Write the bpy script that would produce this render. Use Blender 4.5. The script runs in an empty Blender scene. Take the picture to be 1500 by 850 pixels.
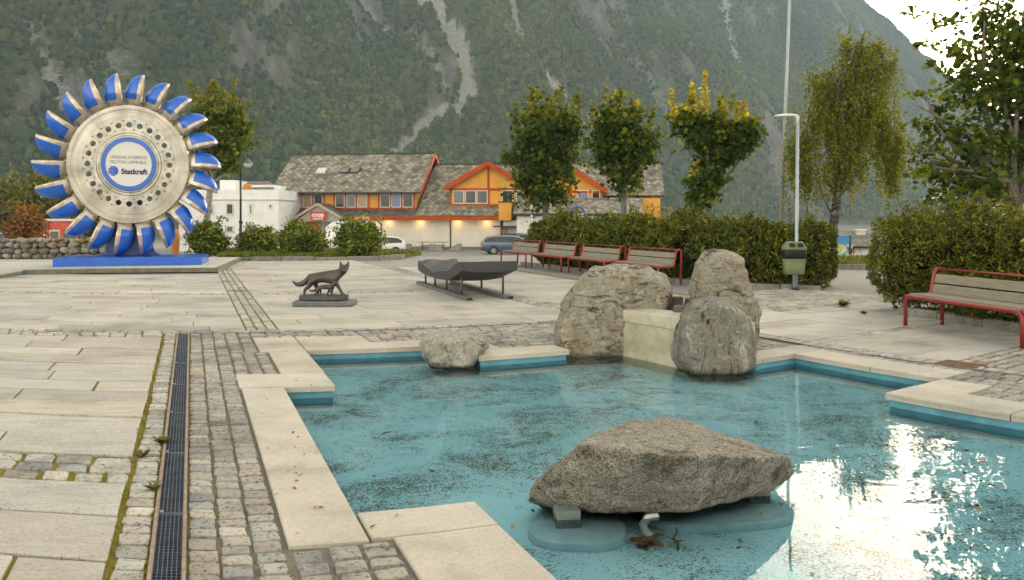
import bpy, bmesh, math, random
import numpy as np
from mathutils import Vector, Matrix, Euler, noise as mnoise

random.seed(7)
rng = np.random.default_rng(11)
sc = bpy.context.scene
COL = sc.collection
F, CX, HY, H = 1200.0, 750.0, 320.0, 1.6      # focal length (px of a 1500 px wide frame), horizon row, eye height
PI = math.pi

def gp(px, py, z=0.0):
    """ground point under a pixel, on the plane of height z"""
    y = (H - z) * F / (py - HY)
    return Vector(((px - CX) / F * y, y, z))

def ap(px, py, y):
    return Vector(((px - CX) / F * y, y, H - (py - HY) / F * y))

# ------------------------------------------------------------------ naming
def tag(o, label=None, cat=None, group=None, kind=None):
    if label: o['label'] = label
    if cat: o['category'] = cat
    if group: o['group'] = group
    if kind: o['kind'] = kind
    return o

def empty(name, loc=(0, 0, 0), rz=0.0, label=None, cat=None, group=None):
    o = bpy.data.objects.new(name, None)
    COL.objects.link(o)
    o.location = loc
    o.rotation_euler = (0, 0, rz)
    o.empty_display_size = 0.2
    return tag(o, label, cat, group)

def copy_tree(o, parent=None):
    c = o.copy()
    COL.objects.link(c)
    if parent: c.parent = parent
    for ch in list(o.children):
        copy_tree(ch, c)
    return c

# ------------------------------------------------------------------ mesh builder
class MB:
    def __init__(s):
        s.v, s.f, s.m, s.s, s.uv, s.c = [], [], [], [], {}, {}
    def add(s, vs, fs, m=0, smooth=False):
        b = len(s.v)
        s.v.extend([tuple(p) for p in vs])
        for f in fs:
            s.f.append([i + b for i in f]); s.m.append(m); s.s.append(smooth)
        return b
    def box(s, p0, p1, m=0, mat=None):
        x0, y0, z0 = p0; x1, y1, z1 = p1
        if x0 > x1: x0, x1 = x1, x0
        if y0 > y1: y0, y1 = y1, y0
        if z0 > z1: z0, z1 = z1, z0
        vs = [(x0,y0,z0),(x1,y0,z0),(x1,y1,z0),(x0,y1,z0),(x0,y0,z1),(x1,y0,z1),(x1,y1,z1),(x0,y1,z1)]
        if mat is not None: vs = [mat @ Vector(p) for p in vs]
        s.add(vs, [(3,2,1,0),(4,5,6,7),(0,1,5,4),(1,2,6,5),(2,3,7,6),(3,0,4,7)], m)
    def bar(s, a, b, w, h, m=0, up=Vector((0,0,1))):
        a = Vector(a); b = Vector(b); d = (b - a).normalized()
        r = d.cross(up)
        if r.length < 1e-5: r = d.cross(Vector((0,1,0)))
        r.normalize(); u = r.cross(d)
        vs = []
        for p in (a, b):
            for sx, sz in ((-1,-1),(1,-1),(1,1),(-1,1)):
                vs.append(p + r * (sx * w / 2) + u * (sz * h / 2))
        s.add(vs, [(0,1,2,3),(7,6,5,4),(0,4,5,1),(1,5,6,2),(2,6,7,3),(3,7,4,0)], m)
    def tube(s, pts, r, n=10, m=0, cap=True, smooth=True):
        pts = [Vector(p) for p in pts]
        if not hasattr(r, '__len__'): r = [r] * len(pts)
        vs, fs = [], []
        prev = None
        for i, p in enumerate(pts):
            if i == 0: d = pts[1] - p
            elif i == len(pts) - 1: d = p - pts[i-1]
            else: d = (pts[i+1] - p).normalized() + (p - pts[i-1]).normalized()
            if d.length < 1e-9: d = Vector((0,0,1))
            d.normalize()
            if prev is None:
                a = Vector((0,0,1)) if abs(d.z) < .9 else Vector((1,0,0))
                u = d.cross(a).normalized()
            else:
                u = (prev - d * prev.dot(d))
                if u.length < 1e-6: u = d.orthogonal()
                u.normalize()
            prev = u
            w = d.cross(u)
            for k in range(n):
                t = 2 * PI * k / n
                vs.append(p + (u * math.cos(t) + w * math.sin(t)) * r[i])
        for i in range(len(pts) - 1):
            for k in range(n):
                a = i*n + k; b = i*n + (k+1) % n
                fs.append((a, b, b + n, a + n))
        if cap:
            fs.append(tuple(range(n-1, -1, -1)))
            fs.append(tuple(range((len(pts)-1)*n, len(pts)*n)))
        s.add(vs, fs, m, smooth)
    def lathe(s, prof, n=32, m=0, mat=None, smooth=True, cap=False):
        vs, fs = [], []
        for (r, z) in prof:
            for k in range(n):
                t = 2*PI*k/n
                p = Vector((r*math.cos(t), r*math.sin(t), z))
                vs.append(mat @ p if mat is not None else p)
        for i in range(len(prof)-1):
            for k in range(n):
                a = i*n+k; b = i*n+(k+1) % n
                fs.append((a, b, b+n, a+n))
        if cap:
            fs.append(tuple(range(n-1, -1, -1)))
            fs.append(tuple(range((len(prof)-1)*n, len(prof)*n)))
        s.add(vs, fs, m, smooth)
    def prism(s, poly, a, b, m=0, fn=None, smooth=False):
        """poly of 2-D points swept from a to b along the third axis; fn maps (p, q, w) to a 3-D point"""
        n = len(poly)
        vs = [fn(p, q, a) for p, q in poly] + [fn(p, q, b) for p, q in poly]
        fs = [tuple(range(n-1, -1, -1)), tuple(range(n, 2*n))]
        fs += [(i, (i+1) % n, n + (i+1) % n, n + i) for i in range(n)]
        s.add(vs, fs, m, smooth)
    def quad(s, a, b, c, d, m=0, uv=None):
        s.add([a, b, c, d], [(0,1,2,3)], m)
        if uv: s.uv[len(s.f)-1] = uv
    def build(s, name, mats, parent=None, bevel=0.0, seg=2, fix=True):
        me = bpy.data.meshes.new(name)
        me.from_pydata(s.v, [], s.f)
        if not isinstance(mats, (list, tuple)): mats = [mats]
        for k in mats: me.materials.append(k)
        me.polygons.foreach_set('material_index', s.m)
        me.polygons.foreach_set('use_smooth', s.s)
        if s.uv:
            ul = me.uv_layers.new(name='UVMap')
            for fi, uv in s.uv.items():
                p = me.polygons[fi]
                for k, li in enumerate(p.loop_indices): ul.data[li].uv = uv[k]
        if fix:
            bm = bmesh.new(); bm.from_mesh(me)
            bmesh.ops.recalc_face_normals(bm, faces=bm.faces)
            bm.to_mesh(me); bm.free()
        me.update()
        o = bpy.data.objects.new(name, me)
        COL.objects.link(o)
        if parent: o.parent = parent
        if bevel > 0:
            md = o.modifiers.new('bevel', 'BEVEL'); md.width = bevel; md.segments = seg
            md.limit_method = 'ANGLE'; md.angle_limit = math.radians(40)
        return o

def fillet(pts, rad, n=6):
    """polyline with rounded corners"""
    pts = [Vector(p) for p in pts]; out = [pts[0]]
    for i in range(1, len(pts)-1):
        a, b, c = pts[i-1], pts[i], pts[i+1]
        u = (a-b); w = (c-b); r = min(rad, u.length*.49, w.length*.49)
        p = b + u.normalized()*r; q = b + w.normalized()*r
        for k in range(n+1):
            t = k/n
            out.append(p*(1-t)**2 + b*2*t*(1-t) + q*t*t)
    out.append(pts[-1])
    return out

def np_mesh(name, verts, faces, mats, parent=None, col=None, smooth=False, midx=None, fcol=None):
    """big meshes straight from numpy arrays; faces is (n, k)"""
    me = bpy.data.meshes.new(name)
    verts = np.asarray(verts, dtype=np.float32); faces = np.asarray(faces, dtype=np.int32)
    nf, k = faces.shape
    me.vertices.add(len(verts)); me.vertices.foreach_set('co', verts.ravel())
    me.loops.add(nf*k); me.loops.foreach_set('vertex_index', faces.ravel())
    me.polygons.add(nf)
    me.polygons.foreach_set('loop_start', np.arange(0, nf*k, k, dtype=np.int32))
    try: me.polygons.foreach_set('loop_total', np.full(nf, k, dtype=np.int32))
    except Exception: pass
    me.polygons.foreach_set('use_smooth', np.full(nf, smooth))
    if not isinstance(mats, (list, tuple)): mats = [mats]
    for q in mats: me.materials.append(q)
    if midx is not None: me.polygons.foreach_set('material_index', np.asarray(midx, dtype=np.int32))
    if col is not None:
        at = me.color_attributes.new('tint', 'FLOAT_COLOR', 'POINT')
        c4 = np.ones((len(verts), 4), dtype=np.float32); c4[:, :3] = col
        at.data.foreach_set('color', c4.ravel())
    me.update(calc_edges=True); me.validate()
    o = bpy.data.objects.new(name, me); COL.objects.link(o)
    if parent: o.parent = parent
    return o

# ------------------------------------------------------------------ numpy noise
def _hash(ix, iy, seed):
    h = (ix.astype(np.int64)*374761393 + iy.astype(np.int64)*668265263 + seed*1442695041) & 0xFFFFFFFF
    h = ((h ^ (h >> 13)) * 1274126177) & 0xFFFFFFFF
    h = h ^ (h >> 16)
    return (h & 0xFFFFFF) / float(0xFFFFFF)
def vnoise(x, y, seed=0):
    xi = np.floor(x); yi = np.floor(y); fx = x-xi; fy = y-yi
    fx = fx*fx*(3-2*fx); fy = fy*fy*(3-2*fy)
    a = _hash(xi, yi, seed); b = _hash(xi+1, yi, seed); c = _hash(xi, yi+1, seed); d = _hash(xi+1, yi+1, seed)
    return (a*(1-fx)+b*fx)*(1-fy) + (c*(1-fx)+d*fx)*fy
def fbm(x, y, seed=0, octv=5):
    t = 0; amp = .5; n = 0
    for k in range(octv):
        t = t + amp*vnoise(x*2**k, y*2**k, seed+k); n += amp; amp *= .5
    return t/n
def ridged(x, y, seed=0, octv=4):
    t = 0; amp = .5; n = 0
    for k in range(octv):
        t = t + amp*(1-np.abs(2*vnoise(x*2**k, y*2**k, seed+k)-1)); n += amp; amp *= .5
    return t/n

# ------------------------------------------------------------------ materials
def new_mat(name):
    m = bpy.data.materials.new(name); m.use_nodes = True
    nt = m.node_tree; nt.nodes.clear()
    out = nt.nodes.new('ShaderNodeOutputMaterial')
    return m, nt, out
def N(nt, typ, **kw):
    n = nt.nodes.new(typ)
    for k, v in kw.items():
        if k.startswith('i_'):
            n.inputs[k[2:].replace('_', ' ')].default_value = v
        else: setattr(n, k, v)
    return n
def ramp(nt, stops, interp='LINEAR'):
    r = nt.nodes.new('ShaderNodeValToRGB'); cr = r.color_ramp; cr.interpolation = interp
    while len(cr.elements) < len(stops): cr.elements.new(.5)
    for e, (p, c) in zip(cr.elements, stops):
        e.position = p; e.color = (c[0], c[1], c[2], 1) if hasattr(c, '__len__') else (c, c, c, 1)
    return r
def mix(nt, a, b, fac, mode='MIX'):
    n = nt.nodes.new('ShaderNodeMix'); n.data_type = 'RGBA'; n.blend_type = mode; n.clamp_result = False
    for sock, val in ((n.inputs[6], a), (n.inputs[7], b), (n.inputs[0], fac)):
        if hasattr(val, 'is_output'): nt.links.new(val, sock)
        elif hasattr(val, '__len__'): sock.default_value = (val[0], val[1], val[2], 1)
        else: sock.default_value = val
    return n.outputs[2]
def math_n(nt, op, a, b=0.0, c=None):
    n = nt.nodes.new('ShaderNodeMath'); n.operation = op
    for i, val in enumerate((a, b, c)):
        if val is None: continue
        if hasattr(val, 'is_output'): nt.links.new(val, n.inputs[i])
        else: n.inputs[i].default_value = val
    return n.outputs[0]
def noise_tex(nt, vec, scale, detail=5, rough=.55, dist=0.0):
    n = nt.nodes.new('ShaderNodeTexNoise'); n.inputs['Scale'].default_value = scale
    n.inputs['Detail'].default_value = detail; n.inputs['Roughness'].default_value = rough
    n.inputs['Distortion'].default_value = dist
    nt.links.new(vec, n.inputs['Vector'])
    return n
def coords(nt, kind='Object', scale=None, rot=None):
    tc = nt.nodes.new('ShaderNodeTexCoord'); v = tc.outputs[kind]
    if kind == 'World':
        pass
    if scale or rot:
        mp = nt.nodes.new('ShaderNodeMapping'); nt.links.new(v, mp.inputs['Vector'])
        if scale: mp.inputs['Scale'].default_value = scale
        if rot: mp.inputs['Rotation'].default_value = rot
        v = mp.outputs['Vector']
    return v
def geo_pos(nt):
    return nt.nodes.new('ShaderNodeNewGeometry').outputs['Position']
def bump(nt, h, strength=.3, dist=.02):
    b = nt.nodes.new('ShaderNodeBump'); b.inputs['Strength'].default_value = strength; b.inputs['Distance'].default_value = dist
    nt.links.new(h, b.inputs['Height'])
    return b.outputs['Normal']
def principled(nt, out, col, rough=.6, metal=0.0, normal=None, spec=.5):
    b = nt.nodes.new('ShaderNodeBsdfPrincipled')
    for sock, val in ((b.inputs['Base Color'], col), (b.inputs['Roughness'], rough), (b.inputs['Metallic'], metal)):
        if hasattr(val, 'is_output'): nt.links.new(val, sock)
        elif hasattr(val, '__len__'): sock.default_value = (val[0], val[1], val[2], 1)
        else: sock.default_value = val
    b.inputs['Specular IOR Level'].default_value = spec
    if normal is not None: nt.links.new(normal, b.inputs['Normal'])
    nt.links.new(b.outputs[0], out.inputs['Surface'])
    return b

def simple(name, col, col2=None, rough=.6, metal=0.0, scale=6.0, bmp=0.0, bscale=40.0, spec=.5, kind='Object', stretch=None, rvar=0.0):
    """paint, metal, wood or concrete with uneven tone and a little relief"""
    m, nt, out = new_mat(name)
    v = coords(nt, kind, stretch)
    if col2 is None: col2 = tuple(c*.72 for c in col)
    n = noise_tex(nt, v, scale, 6, .6)
    r = ramp(nt, [(.32, col2), (.62, col)])
    nt.links.new(n.outputs[0], r.inputs[0])
    nm = None
    if bmp > 0:
        n2 = noise_tex(nt, v, bscale, 5, .6)
        nm = bump(nt, n2.outputs[0], bmp, .01)
    ro = rough
    if rvar:
        ro = math_n(nt, 'MULTIPLY_ADD', n.outputs[0], rvar, rough - rvar*.5)
    principled(nt, out, r.outputs[0], ro, metal, nm, spec)
    return m

def leaf_mat(name, trans=.35, rough=.5, gain=1.0):
    m, nt, out = new_mat(name)
    a = N(nt, 'ShaderNodeVertexColor', layer_name='tint')
    c = a.outputs[0]
    d = nt.nodes.new('ShaderNodeBsdfPrincipled')
    d.inputs['Roughness'].default_value = rough; d.inputs['Specular IOR Level'].default_value = .16
    nt.links.new(c, d.inputs['Base Color'])
    t = nt.nodes.new('ShaderNodeBsdfTranslucent')
    tc = mix(nt, c, (1.5, 1.35, .5), .8, 'MULTIPLY')
    nt.links.new(tc, t.inputs['Color'])
    ms = nt.nodes.new('ShaderNodeMixShader'); ms.inputs[0].default_value = trans
    nt.links.new(d.outputs[0], ms.inputs[1]); nt.links.new(t.outputs[0], ms.inputs[2])
    nt.links.new(ms.outputs[0], out.inputs['Surface'])
    return m

def text_obj(name, body, size, mat_, parent, loc, rot=(PI/2, 0, 0), extrude=.002, ax='CENTER', ay='CENTER', bold=0.0, sx=1.0, spacing=1.0, width=None):
    cu = bpy.data.curves.new(name, 'FONT'); cu.body = body; cu.size = size; cu.extrude = extrude
    cu.align_x = ax; cu.align_y = ay; cu.offset = bold; cu.space_character = spacing
    cu.materials.append(mat_)
    o = bpy.data.objects.new(name, cu); COL.objects.link(o)
    o.location = loc; o.rotation_euler = rot; o.scale = (sx, 1, 1)
    sx_ = o.scale.copy() if True else None; dg = bpy.context.evaluated_depsgraph_get(); dg.update()
    me = bpy.data.meshes.new_from_object(o.evaluated_get(dg)); me.name = name
    if not me.materials: me.materials.append(mat_)
    if width:
        xs_ = [v.co.x for v in me.vertices]; k = width/(max(xs_)-min(xs_)); sx_ = Vector((k, k, k))
    bpy.data.objects.remove(o); bpy.data.curves.remove(cu)
    o = bpy.data.objects.new(name, me); COL.objects.link(o); o.location = loc; o.rotation_euler = rot; o.scale = sx_
    if parent: o.parent = parent
    return o

def bake(o):
    """apply the modifiers of a small helper mesh"""
    dg = bpy.context.evaluated_depsgraph_get(); dg.update()
    me = bpy.data.meshes.new_from_object(o.evaluated_get(dg))
    old = o.data; o.modifiers.clear(); o.data = me; me.name = old.name
    return o

def skin(name, verts, edges, radii, mat_, parent, sub=2, root=0):
    me = bpy.data.meshes.new(name); me.from_pydata(verts, edges, []); me.update()
    o = bpy.data.objects.new(name, me); COL.objects.link(o)
    md = o.modifiers.new('skin', 'SKIN'); md.use_smooth_shade = True
    for i, r in enumerate(radii):
        sv = me.skin_vertices[0].data[i]
        sv.radius = (r, r) if not hasattr(r, '__len__') else r
        sv.use_root = (i == root)
    if sub:
        ms = o.modifiers.new('sub', 'SUBSURF'); ms.levels = sub; ms.render_levels = sub
    bake(o)
    o.data.materials.clear(); o.data.materials.append(mat_)
    for p in o.data.polygons: p.use_smooth = True
    if parent: o.parent = parent
    return o
# ================================================================== camera, light
cam_d = bpy.data.cameras.new('camera'); cam = bpy.data.objects.new('camera', cam_d); COL.objects.link(cam)
cam.location = (0, 0, H); cam.rotation_euler = (PI/2, 0, 0)
cam_d.sensor_width = 36; cam_d.lens = 36*F/1500; cam_d.shift_y = -(425-HY)/1500
cam_d.clip_start = .05; cam_d.clip_end = 12000
sc.camera = cam

HAZE = .00036
SUN_AZ, SUN_EL = math.radians(33), math.radians(15)      # to the right of the view, low over the shoulder of the mountain
wd = bpy.data.worlds.new('World'); sc.world = wd; wd.use_nodes = True
nt = wd.node_tree; nt.nodes.clear()
wo = nt.nodes.new('ShaderNodeOutputWorld'); bg = nt.nodes.new('ShaderNodeBackground')
sky = nt.nodes.new('ShaderNodeTexSky'); sky.sky_type = 'NISHITA'; sky.sun_disc = False
sky.sun_elevation = SUN_EL; sky.sun_rotation = SUN_AZ; sky.altitude = 50
sky.air_density = 1.0; sky.dust_density = 2.0; sky.ozone_density = .8
hs = nt.nodes.new('ShaderNodeHueSaturation'); hs.inputs['Saturation'].default_value = .30    # thin bright cloud
nt.links.new(sky.outputs[0], hs.inputs['Color'])
tintw = mix(nt, hs.outputs[0], (1.14, 1.0, .79), 1.0, 'MULTIPLY')
nt.links.new(tintw, bg.inputs['Color']); bg.inputs['Strength'].default_value = .15
nt.links.new(bg.outputs[0], wo.inputs['Surface'])

sl = bpy.data.lights.new('sun', 'SUN'); so = bpy.data.objects.new('sun', sl); COL.objects.link(so)
sl.energy = .5; sl.angle = math.radians(10); sl.color = (1.0, .86, .62)
d = Vector((math.sin(SUN_AZ)*math.cos(SUN_EL), math.cos(SUN_AZ)*math.cos(SUN_EL), math.sin(SUN_EL)))
so.rotation_euler = d.to_track_quat('Z', 'Y').to_euler(); so.location = d*60

sc.view_settings.view_transform = 'Standard'; sc.view_settings.look = 'None'
sc.view_settings.exposure = 2.42; sc.view_settings.gamma = 1.0
cy = sc.cycles
cy.use_denoising = True; cy.denoiser = 'OPENIMAGEDENOISE'
cy.use_adaptive_sampling = True; cy.adaptive_threshold = .02
cy.max_bounces = 8; cy.diffuse_bounces = 3; cy.glossy_bounces = 3; cy.transmission_bounces = 4
cy.transparent_max_bounces = 12; cy.volume_bounces = 0
cy.sample_clamp_indirect = 8
sc.render.use_persistent_data = False

# ================================================================== ground
def terrain(x, y):
    t = min(max((y-31)/29.0, 0), 1)
    s = min(max((y-33)/20.0, 0), 1)*min(max((x-8)/7.0, 0), 1)
    return -1.2*(t*t*(3-2*t)) - 1.9*s*s*(3-2*s)

def gp2(px, py):
    """ground point on the falling terrain under a pixel"""
    z = 0.0
    for _ in range(25):
        p = gp(px, py, z); z = .5*z + .5*terrain(p.x, min(p.y, 200))
    return p

HAZE_C = (.56,.78,1.0,1)
xs = sorted(set([-2500,-1500,-900,-600,-400,-250,-160,-110,-80,-60] + list(range(-48, 50, 2)) + [60,80,110,160,250,400,600,900,1500,2500]))
ys = sorted(set([-200,-60,-20,-6] + list(range(-2, 64, 2)) + [70,80,90,110,140,180,230,300,400,550,750,1000,1400,2000,2900]))
vs, fs = [], []
for y in ys:
    for x in xs:
        z = terrain(x, y) - .035
        if -8 <= x <= 8 and -6 <= y <= 12: z = -.8          # under the basin
        vs.append((x, y, z))
nx = len(xs)
for j in range(len(ys)-1):
    for i in range(nx-1):
        a = j*nx+i; fs.append((a, a+1, a+1+nx, a+nx))
gm, nt, out = new_mat('asphalt')
pos = geo_pos(nt)
n1 = noise_tex(nt, pos, .35, 6, .6); n2 = noise_tex(nt, pos, 60, 3, .7)
c = ramp(nt, [(.3, (.215,.205,.185)), (.7, (.30,.285,.26))]); nt.links.new(n1.outputs[0], c.inputs[0])
c2 = mix(nt, c.outputs[0], ramp(nt, [(.35, (.6,.6,.6)), (.65, (1.2,1.2,1.2))]).outputs[0], .0, 'MULTIPLY')
rr = ramp(nt, [(.35, .72), (.65, 1.15)]); nt.links.new(n2.outputs[0], rr.inputs[0])
c2 = mix(nt, c.outputs[0], rr.outputs[0], .6, 'MULTIPLY')
ln = nt.nodes.new('ShaderNodeVectorMath'); ln.operation = 'LENGTH'; nt.links.new(pos, ln.inputs[0])
far = ramp(nt, [(.0, 0), (1, 1)]); mr = N(nt, 'ShaderNodeMapRange'); mr.inputs[1].default_value = 95; mr.inputs[2].default_value = 130
nt.links.new(ln.outputs['Value'], mr.inputs[0])
n3 = noise_tex(nt, pos, .03, 5)
gr = ramp(nt, [(.35, (.03,.045,.016)), (.65, (.055,.068,.024))]); nt.links.new(n3.outputs[0], gr.inputs[0])
c3 = mix(nt, c2, gr.outputs[0], mr.outputs[0])
principled(nt, out, c3, .9, 0, bump(nt, n2.outputs[0], .3, .01), .3)
mb = MB(); mb.add(vs, fs); g = mb.build('ground', gm, fix=False); tag(g, kind='structure')

# ================================================================== plaza (laid out in its own grid u, v; W() sets it on the ground, a slightly bowed paving)
T0 = (280-CX)/F
def W(u, v, z=0.0):
    r = math.hypot(u, v); t = math.atan2(u, v) + T0
    return (r*t, r, z)
def UV(px, py):
    r = H*F/(py-HY); t = (px-CX)/F - T0
    return r*math.sin(t), r*math.cos(t)

POOL = [(.88,.9),(.88,.9),(.88,4.35),(1.57,4.35),(1.57,.9),(5.6,.9),(5.6,4.95),(6.48,4.95),(6.48,7.15),(5.75,7.15),(5.75,9.35),(4.42,9.35),(4.42,8.88),(3.25,8.88),(3.25,9.8),(1.38,9.8),(1.38,7.7),(.88,7.7)]
POOL = [(1.57,.9),(5.6,.9),(5.6,4.95),(6.48,4.95),(6.48,7.15),(5.75,7.15),(5.75,9.35),(4.42,9.35),(4.42,8.88),(3.25,8.88),(3.25,9.8),(1.38,9.8),(1.38,7.7),(.88,7.7),(.88,4.35),(1.57,4.35)]
def offset(poly, d):
    n = len(poly); o = []
    for i in range(n):
        p, c, q = Vector(poly[i-1]), Vector(poly[i]), Vector(poly[(i+1) % n])
        e0 = (c-p).normalized(); e1 = (q-c).normalized()
        n0 = Vector((e0.y, -e0.x)); n1 = Vector((e1.y, -e1.x))
        o.append(tuple(c + (n0+n1)*d))
    return o
POOL_W = offset(POOL, .03)
def inside(p, poly):
    x, y = p; r = False
    for i in range(len(poly)):
        (x0, y0), (x1, y1) = poly[i-1], poly[i]
        if (y0 > y) != (y1 > y) and x < (x1-x0)*(y-y0)/(y1-y0)+x0: r = not r
    return r
def breaks(vals, step):
    vals = sorted(vals); o = []
    for a, b in zip(vals[:-1], vals[1:]):
        k = max(1, math.ceil((b-a)/step))
        o += [a+(b-a)*i/k for i in range(k)]
    return o+[vals[-1]]
def sheet(name, ub, vb, keep, z, m):
    idx, vs, fs = {}, [], []
    def V(i, j):
        if (i, j) not in idx:
            idx[(i, j)] = len(vs); vs.append(W(ub[i], vb[j], z))
        return idx[(i, j)]
    for i in range(len(ub)-1):
        for j in range(len(vb)-1):
            if keep(((ub[i]+ub[i+1])/2, (vb[j]+vb[j+1])/2)):
                fs.append((V(i,j), V(i+1,j), V(i+1,j+1), V(i,j+1)))
    mb = MB(); mb.add(vs, fs)
    o = mb.build(name, m, fix=False); tag(o, kind='structure')
    return o
pu = sorted({round(p[0],4) for p in POOL}); pv = sorted({round(p[1],4) for p in POOL})
ub = breaks([-9.5]+pu+[14], .6); vb = breaks(pv+[32], .6)

# joints: grey mortar by the basin, moss everywhere else
jm, nt, out = new_mat('paving_joint')
a = N(nt, 'ShaderNodeVertexColor', layer_name='tint'); pos = geo_pos(nt)
n1 = noise_tex(nt, pos, 5, 6, .7); n2 = noise_tex(nt, pos, 70, 4, .7)
mo = ramp(nt, [(.28, (.07,.055,.018)), (.46, (.19,.155,.018)), (.70, (.30,.26,.03))]); nt.links.new(n1.outputs[0], mo.inputs[0])
ce = ramp(nt, [(.3, (.14,.13,.11)), (.7, (.24,.22,.19))]); nt.links.new(n2.outputs[0], ce.inputs[0])
fac = math_n(nt, 'ADD', a.outputs[0], math_n(nt, 'MULTIPLY_ADD', n1.outputs[0], 1.6, -.8))
fac.node.use_clamp = True
principled(nt, out, mix(nt, ce.outputs[0], mo.outputs[0], fac), .95, 0, bump(nt, n2.outputs[0], .8, .02), .2)
js = sheet('paving_joints', ub, vb, lambda p: not inside(p, POOL) and (p[1] < 11.6 or -8.6 < p[0] < 9.7) and p[0] < 12.4 and (p[1] < 23.2 or p[0] > .9) and (p[1] < 24 or p[0] < 6.1) and not (p[0] > 11.7 and p[1] < 10.5), -.016, jm)
at = js.data.color_attributes.new('tint', 'FLOAT_COLOR', 'POINT')
for i, vtx in enumerate(js.data.vertices):
    r = vtx.co.y; t = vtx.co.x/max(r, .01) - T0
    u, v = r*math.sin(t), r*math.cos(t)
    w = 0.08 if (-.12 < u < 7.06 and v < 11.45) else .62
    if u < -.1 and v < 11.5: w = .95
    at.data[i].color = (w, w, w, 1)

# ---- stones
class Stones:
    def __init__(s): s.v, s.f, s.c = [], [], []
    def slab(s, u0, u1, v0, v1, tone, gap=.006, h=0.0, depth=.03, bev=.005, step=.7):
        u0 += gap; u1 -= gap; v0 += gap; v1 -= gap
        nu = max(1, math.ceil((u1-u0)/step)); nv = max(1, math.ceil((v1-v0)/step))
        b0 = len(s.v)
        tilt = (random.gauss(0, .0015), random.gauss(0, .0015))
        for ring in (0, 1):
            e = 0 if ring == 0 else bev
            z = (h-bev*.7) if ring == 0 else h
            pts = []
            if ring == 0 or ring == 1:
                A, B, Cc, D = u0+e, u1-e, v0+e, v1-e
                pts += [(A+(B-A)*i/nu, Cc) for i in range(nu)]
                pts += [(B, Cc+(D-Cc)*j/nv) for j in range(nv)]
                pts += [(B-(B-A)*i/nu, D) for i in range(nu)]
                pts += [(A, D-(D-Cc)*j/nv) for j in range(nv)]
            for (u, v) in pts: s.v.append(W(u, v, z + tilt[0]*(u-u0) + tilt[1]*(v-v0)))
        n = 2*(nu+nv)
        for k in range(n): 
            x, y, z = s.v[b0+k]; s.v.append((x, y, h-depth))
        s.f.append([b0+n+k for k in range(n)])
        for k in range(n):
            k2 = (k+1) % n
            s.f.append([b0+k, b0+k2, b0+n+k2, b0+n+k])
            s.f.append([b0+2*n+k, b0+2*n+k2, b0+k2, b0+k])
        s.c += [tone]*(3*n)
    def cobble(s, u0, u1, v0, v1, tone, gap=.012, h=0.0, rough=.006):
        b0 = len(s.v); j = lambda a: random.gauss(0, a)
        u0 += gap*.5+abs(j(rough)); u1 -= gap*.5+abs(j(rough)); v0 += gap*.5+abs(j(rough)); v1 -= gap*.5+abs(j(rough))
        cu, cv, du, dv = (u0+u1)/2, (v0+v1)/2, (u1-u0)/2, (v1-v0)/2
        k = .83
        ring = [(-k,-1),(k,-1),(1,-k),(1,k),(k,1),(-k,1),(-1,k),(-1,-k)]
        ring = [(a+j(.05), b+j(.05)) for a, b in ring]
        hh = h + j(.0022)
        for sc_, z in ((1.0, -.024), (.99, -.008), (.93, -.001), (.62, .003)):
            for a, b in ring:
                s.v.append(W(cu+a*du*sc_+ (j(.003) if sc_ < .99 else 0), cv+b*dv*sc_ + (j(.003) if sc_ < .99 else 0), hh+z+j(.0024 if sc_ < .9 else .0012)))
        s.v.append(W(cu, cv, hh+.003+j(.002)))
        for r in range(3):
            for q in range(8):
                q2 = (q+1) % 8
                s.f.append([b0+r*8+q, b0+r*8+q2, b0+r*8+8+q2, b0+r*8+8+q])
        for q in range(8): s.f.append([b0+24+q, b0+24+(q+1) % 8, b0+32])
        s.c += [tone]*33
    def build(s, name, m, smooth=False):
        me = bpy.data.meshes.new(name); me.from_pydata(s.v, [], s.f); me.materials.append(m)
        at = me.color_attributes.new('tint', 'FLOAT_COLOR', 'POINT')
        c = np.ones((len(s.v), 4), dtype=np.float32); c[:, :3] = np.array(s.c)
        at.data.foreach_set('color', c.ravel())
        me.polygons.foreach_set('use_smooth', [smooth]*len(me.polygons)); me.update()
        o = bpy.data.objects.new(name, me); COL.objects.link(o); tag(o, kind='structure')
        return o
def tone(base, var=.10, warm=.03):
    g = 1+random.gauss(0, var); w = random.gauss(0, warm)
    return (base[0]*g*(1+w), base[1]*g, base[2]*g*(1-w))

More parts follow.
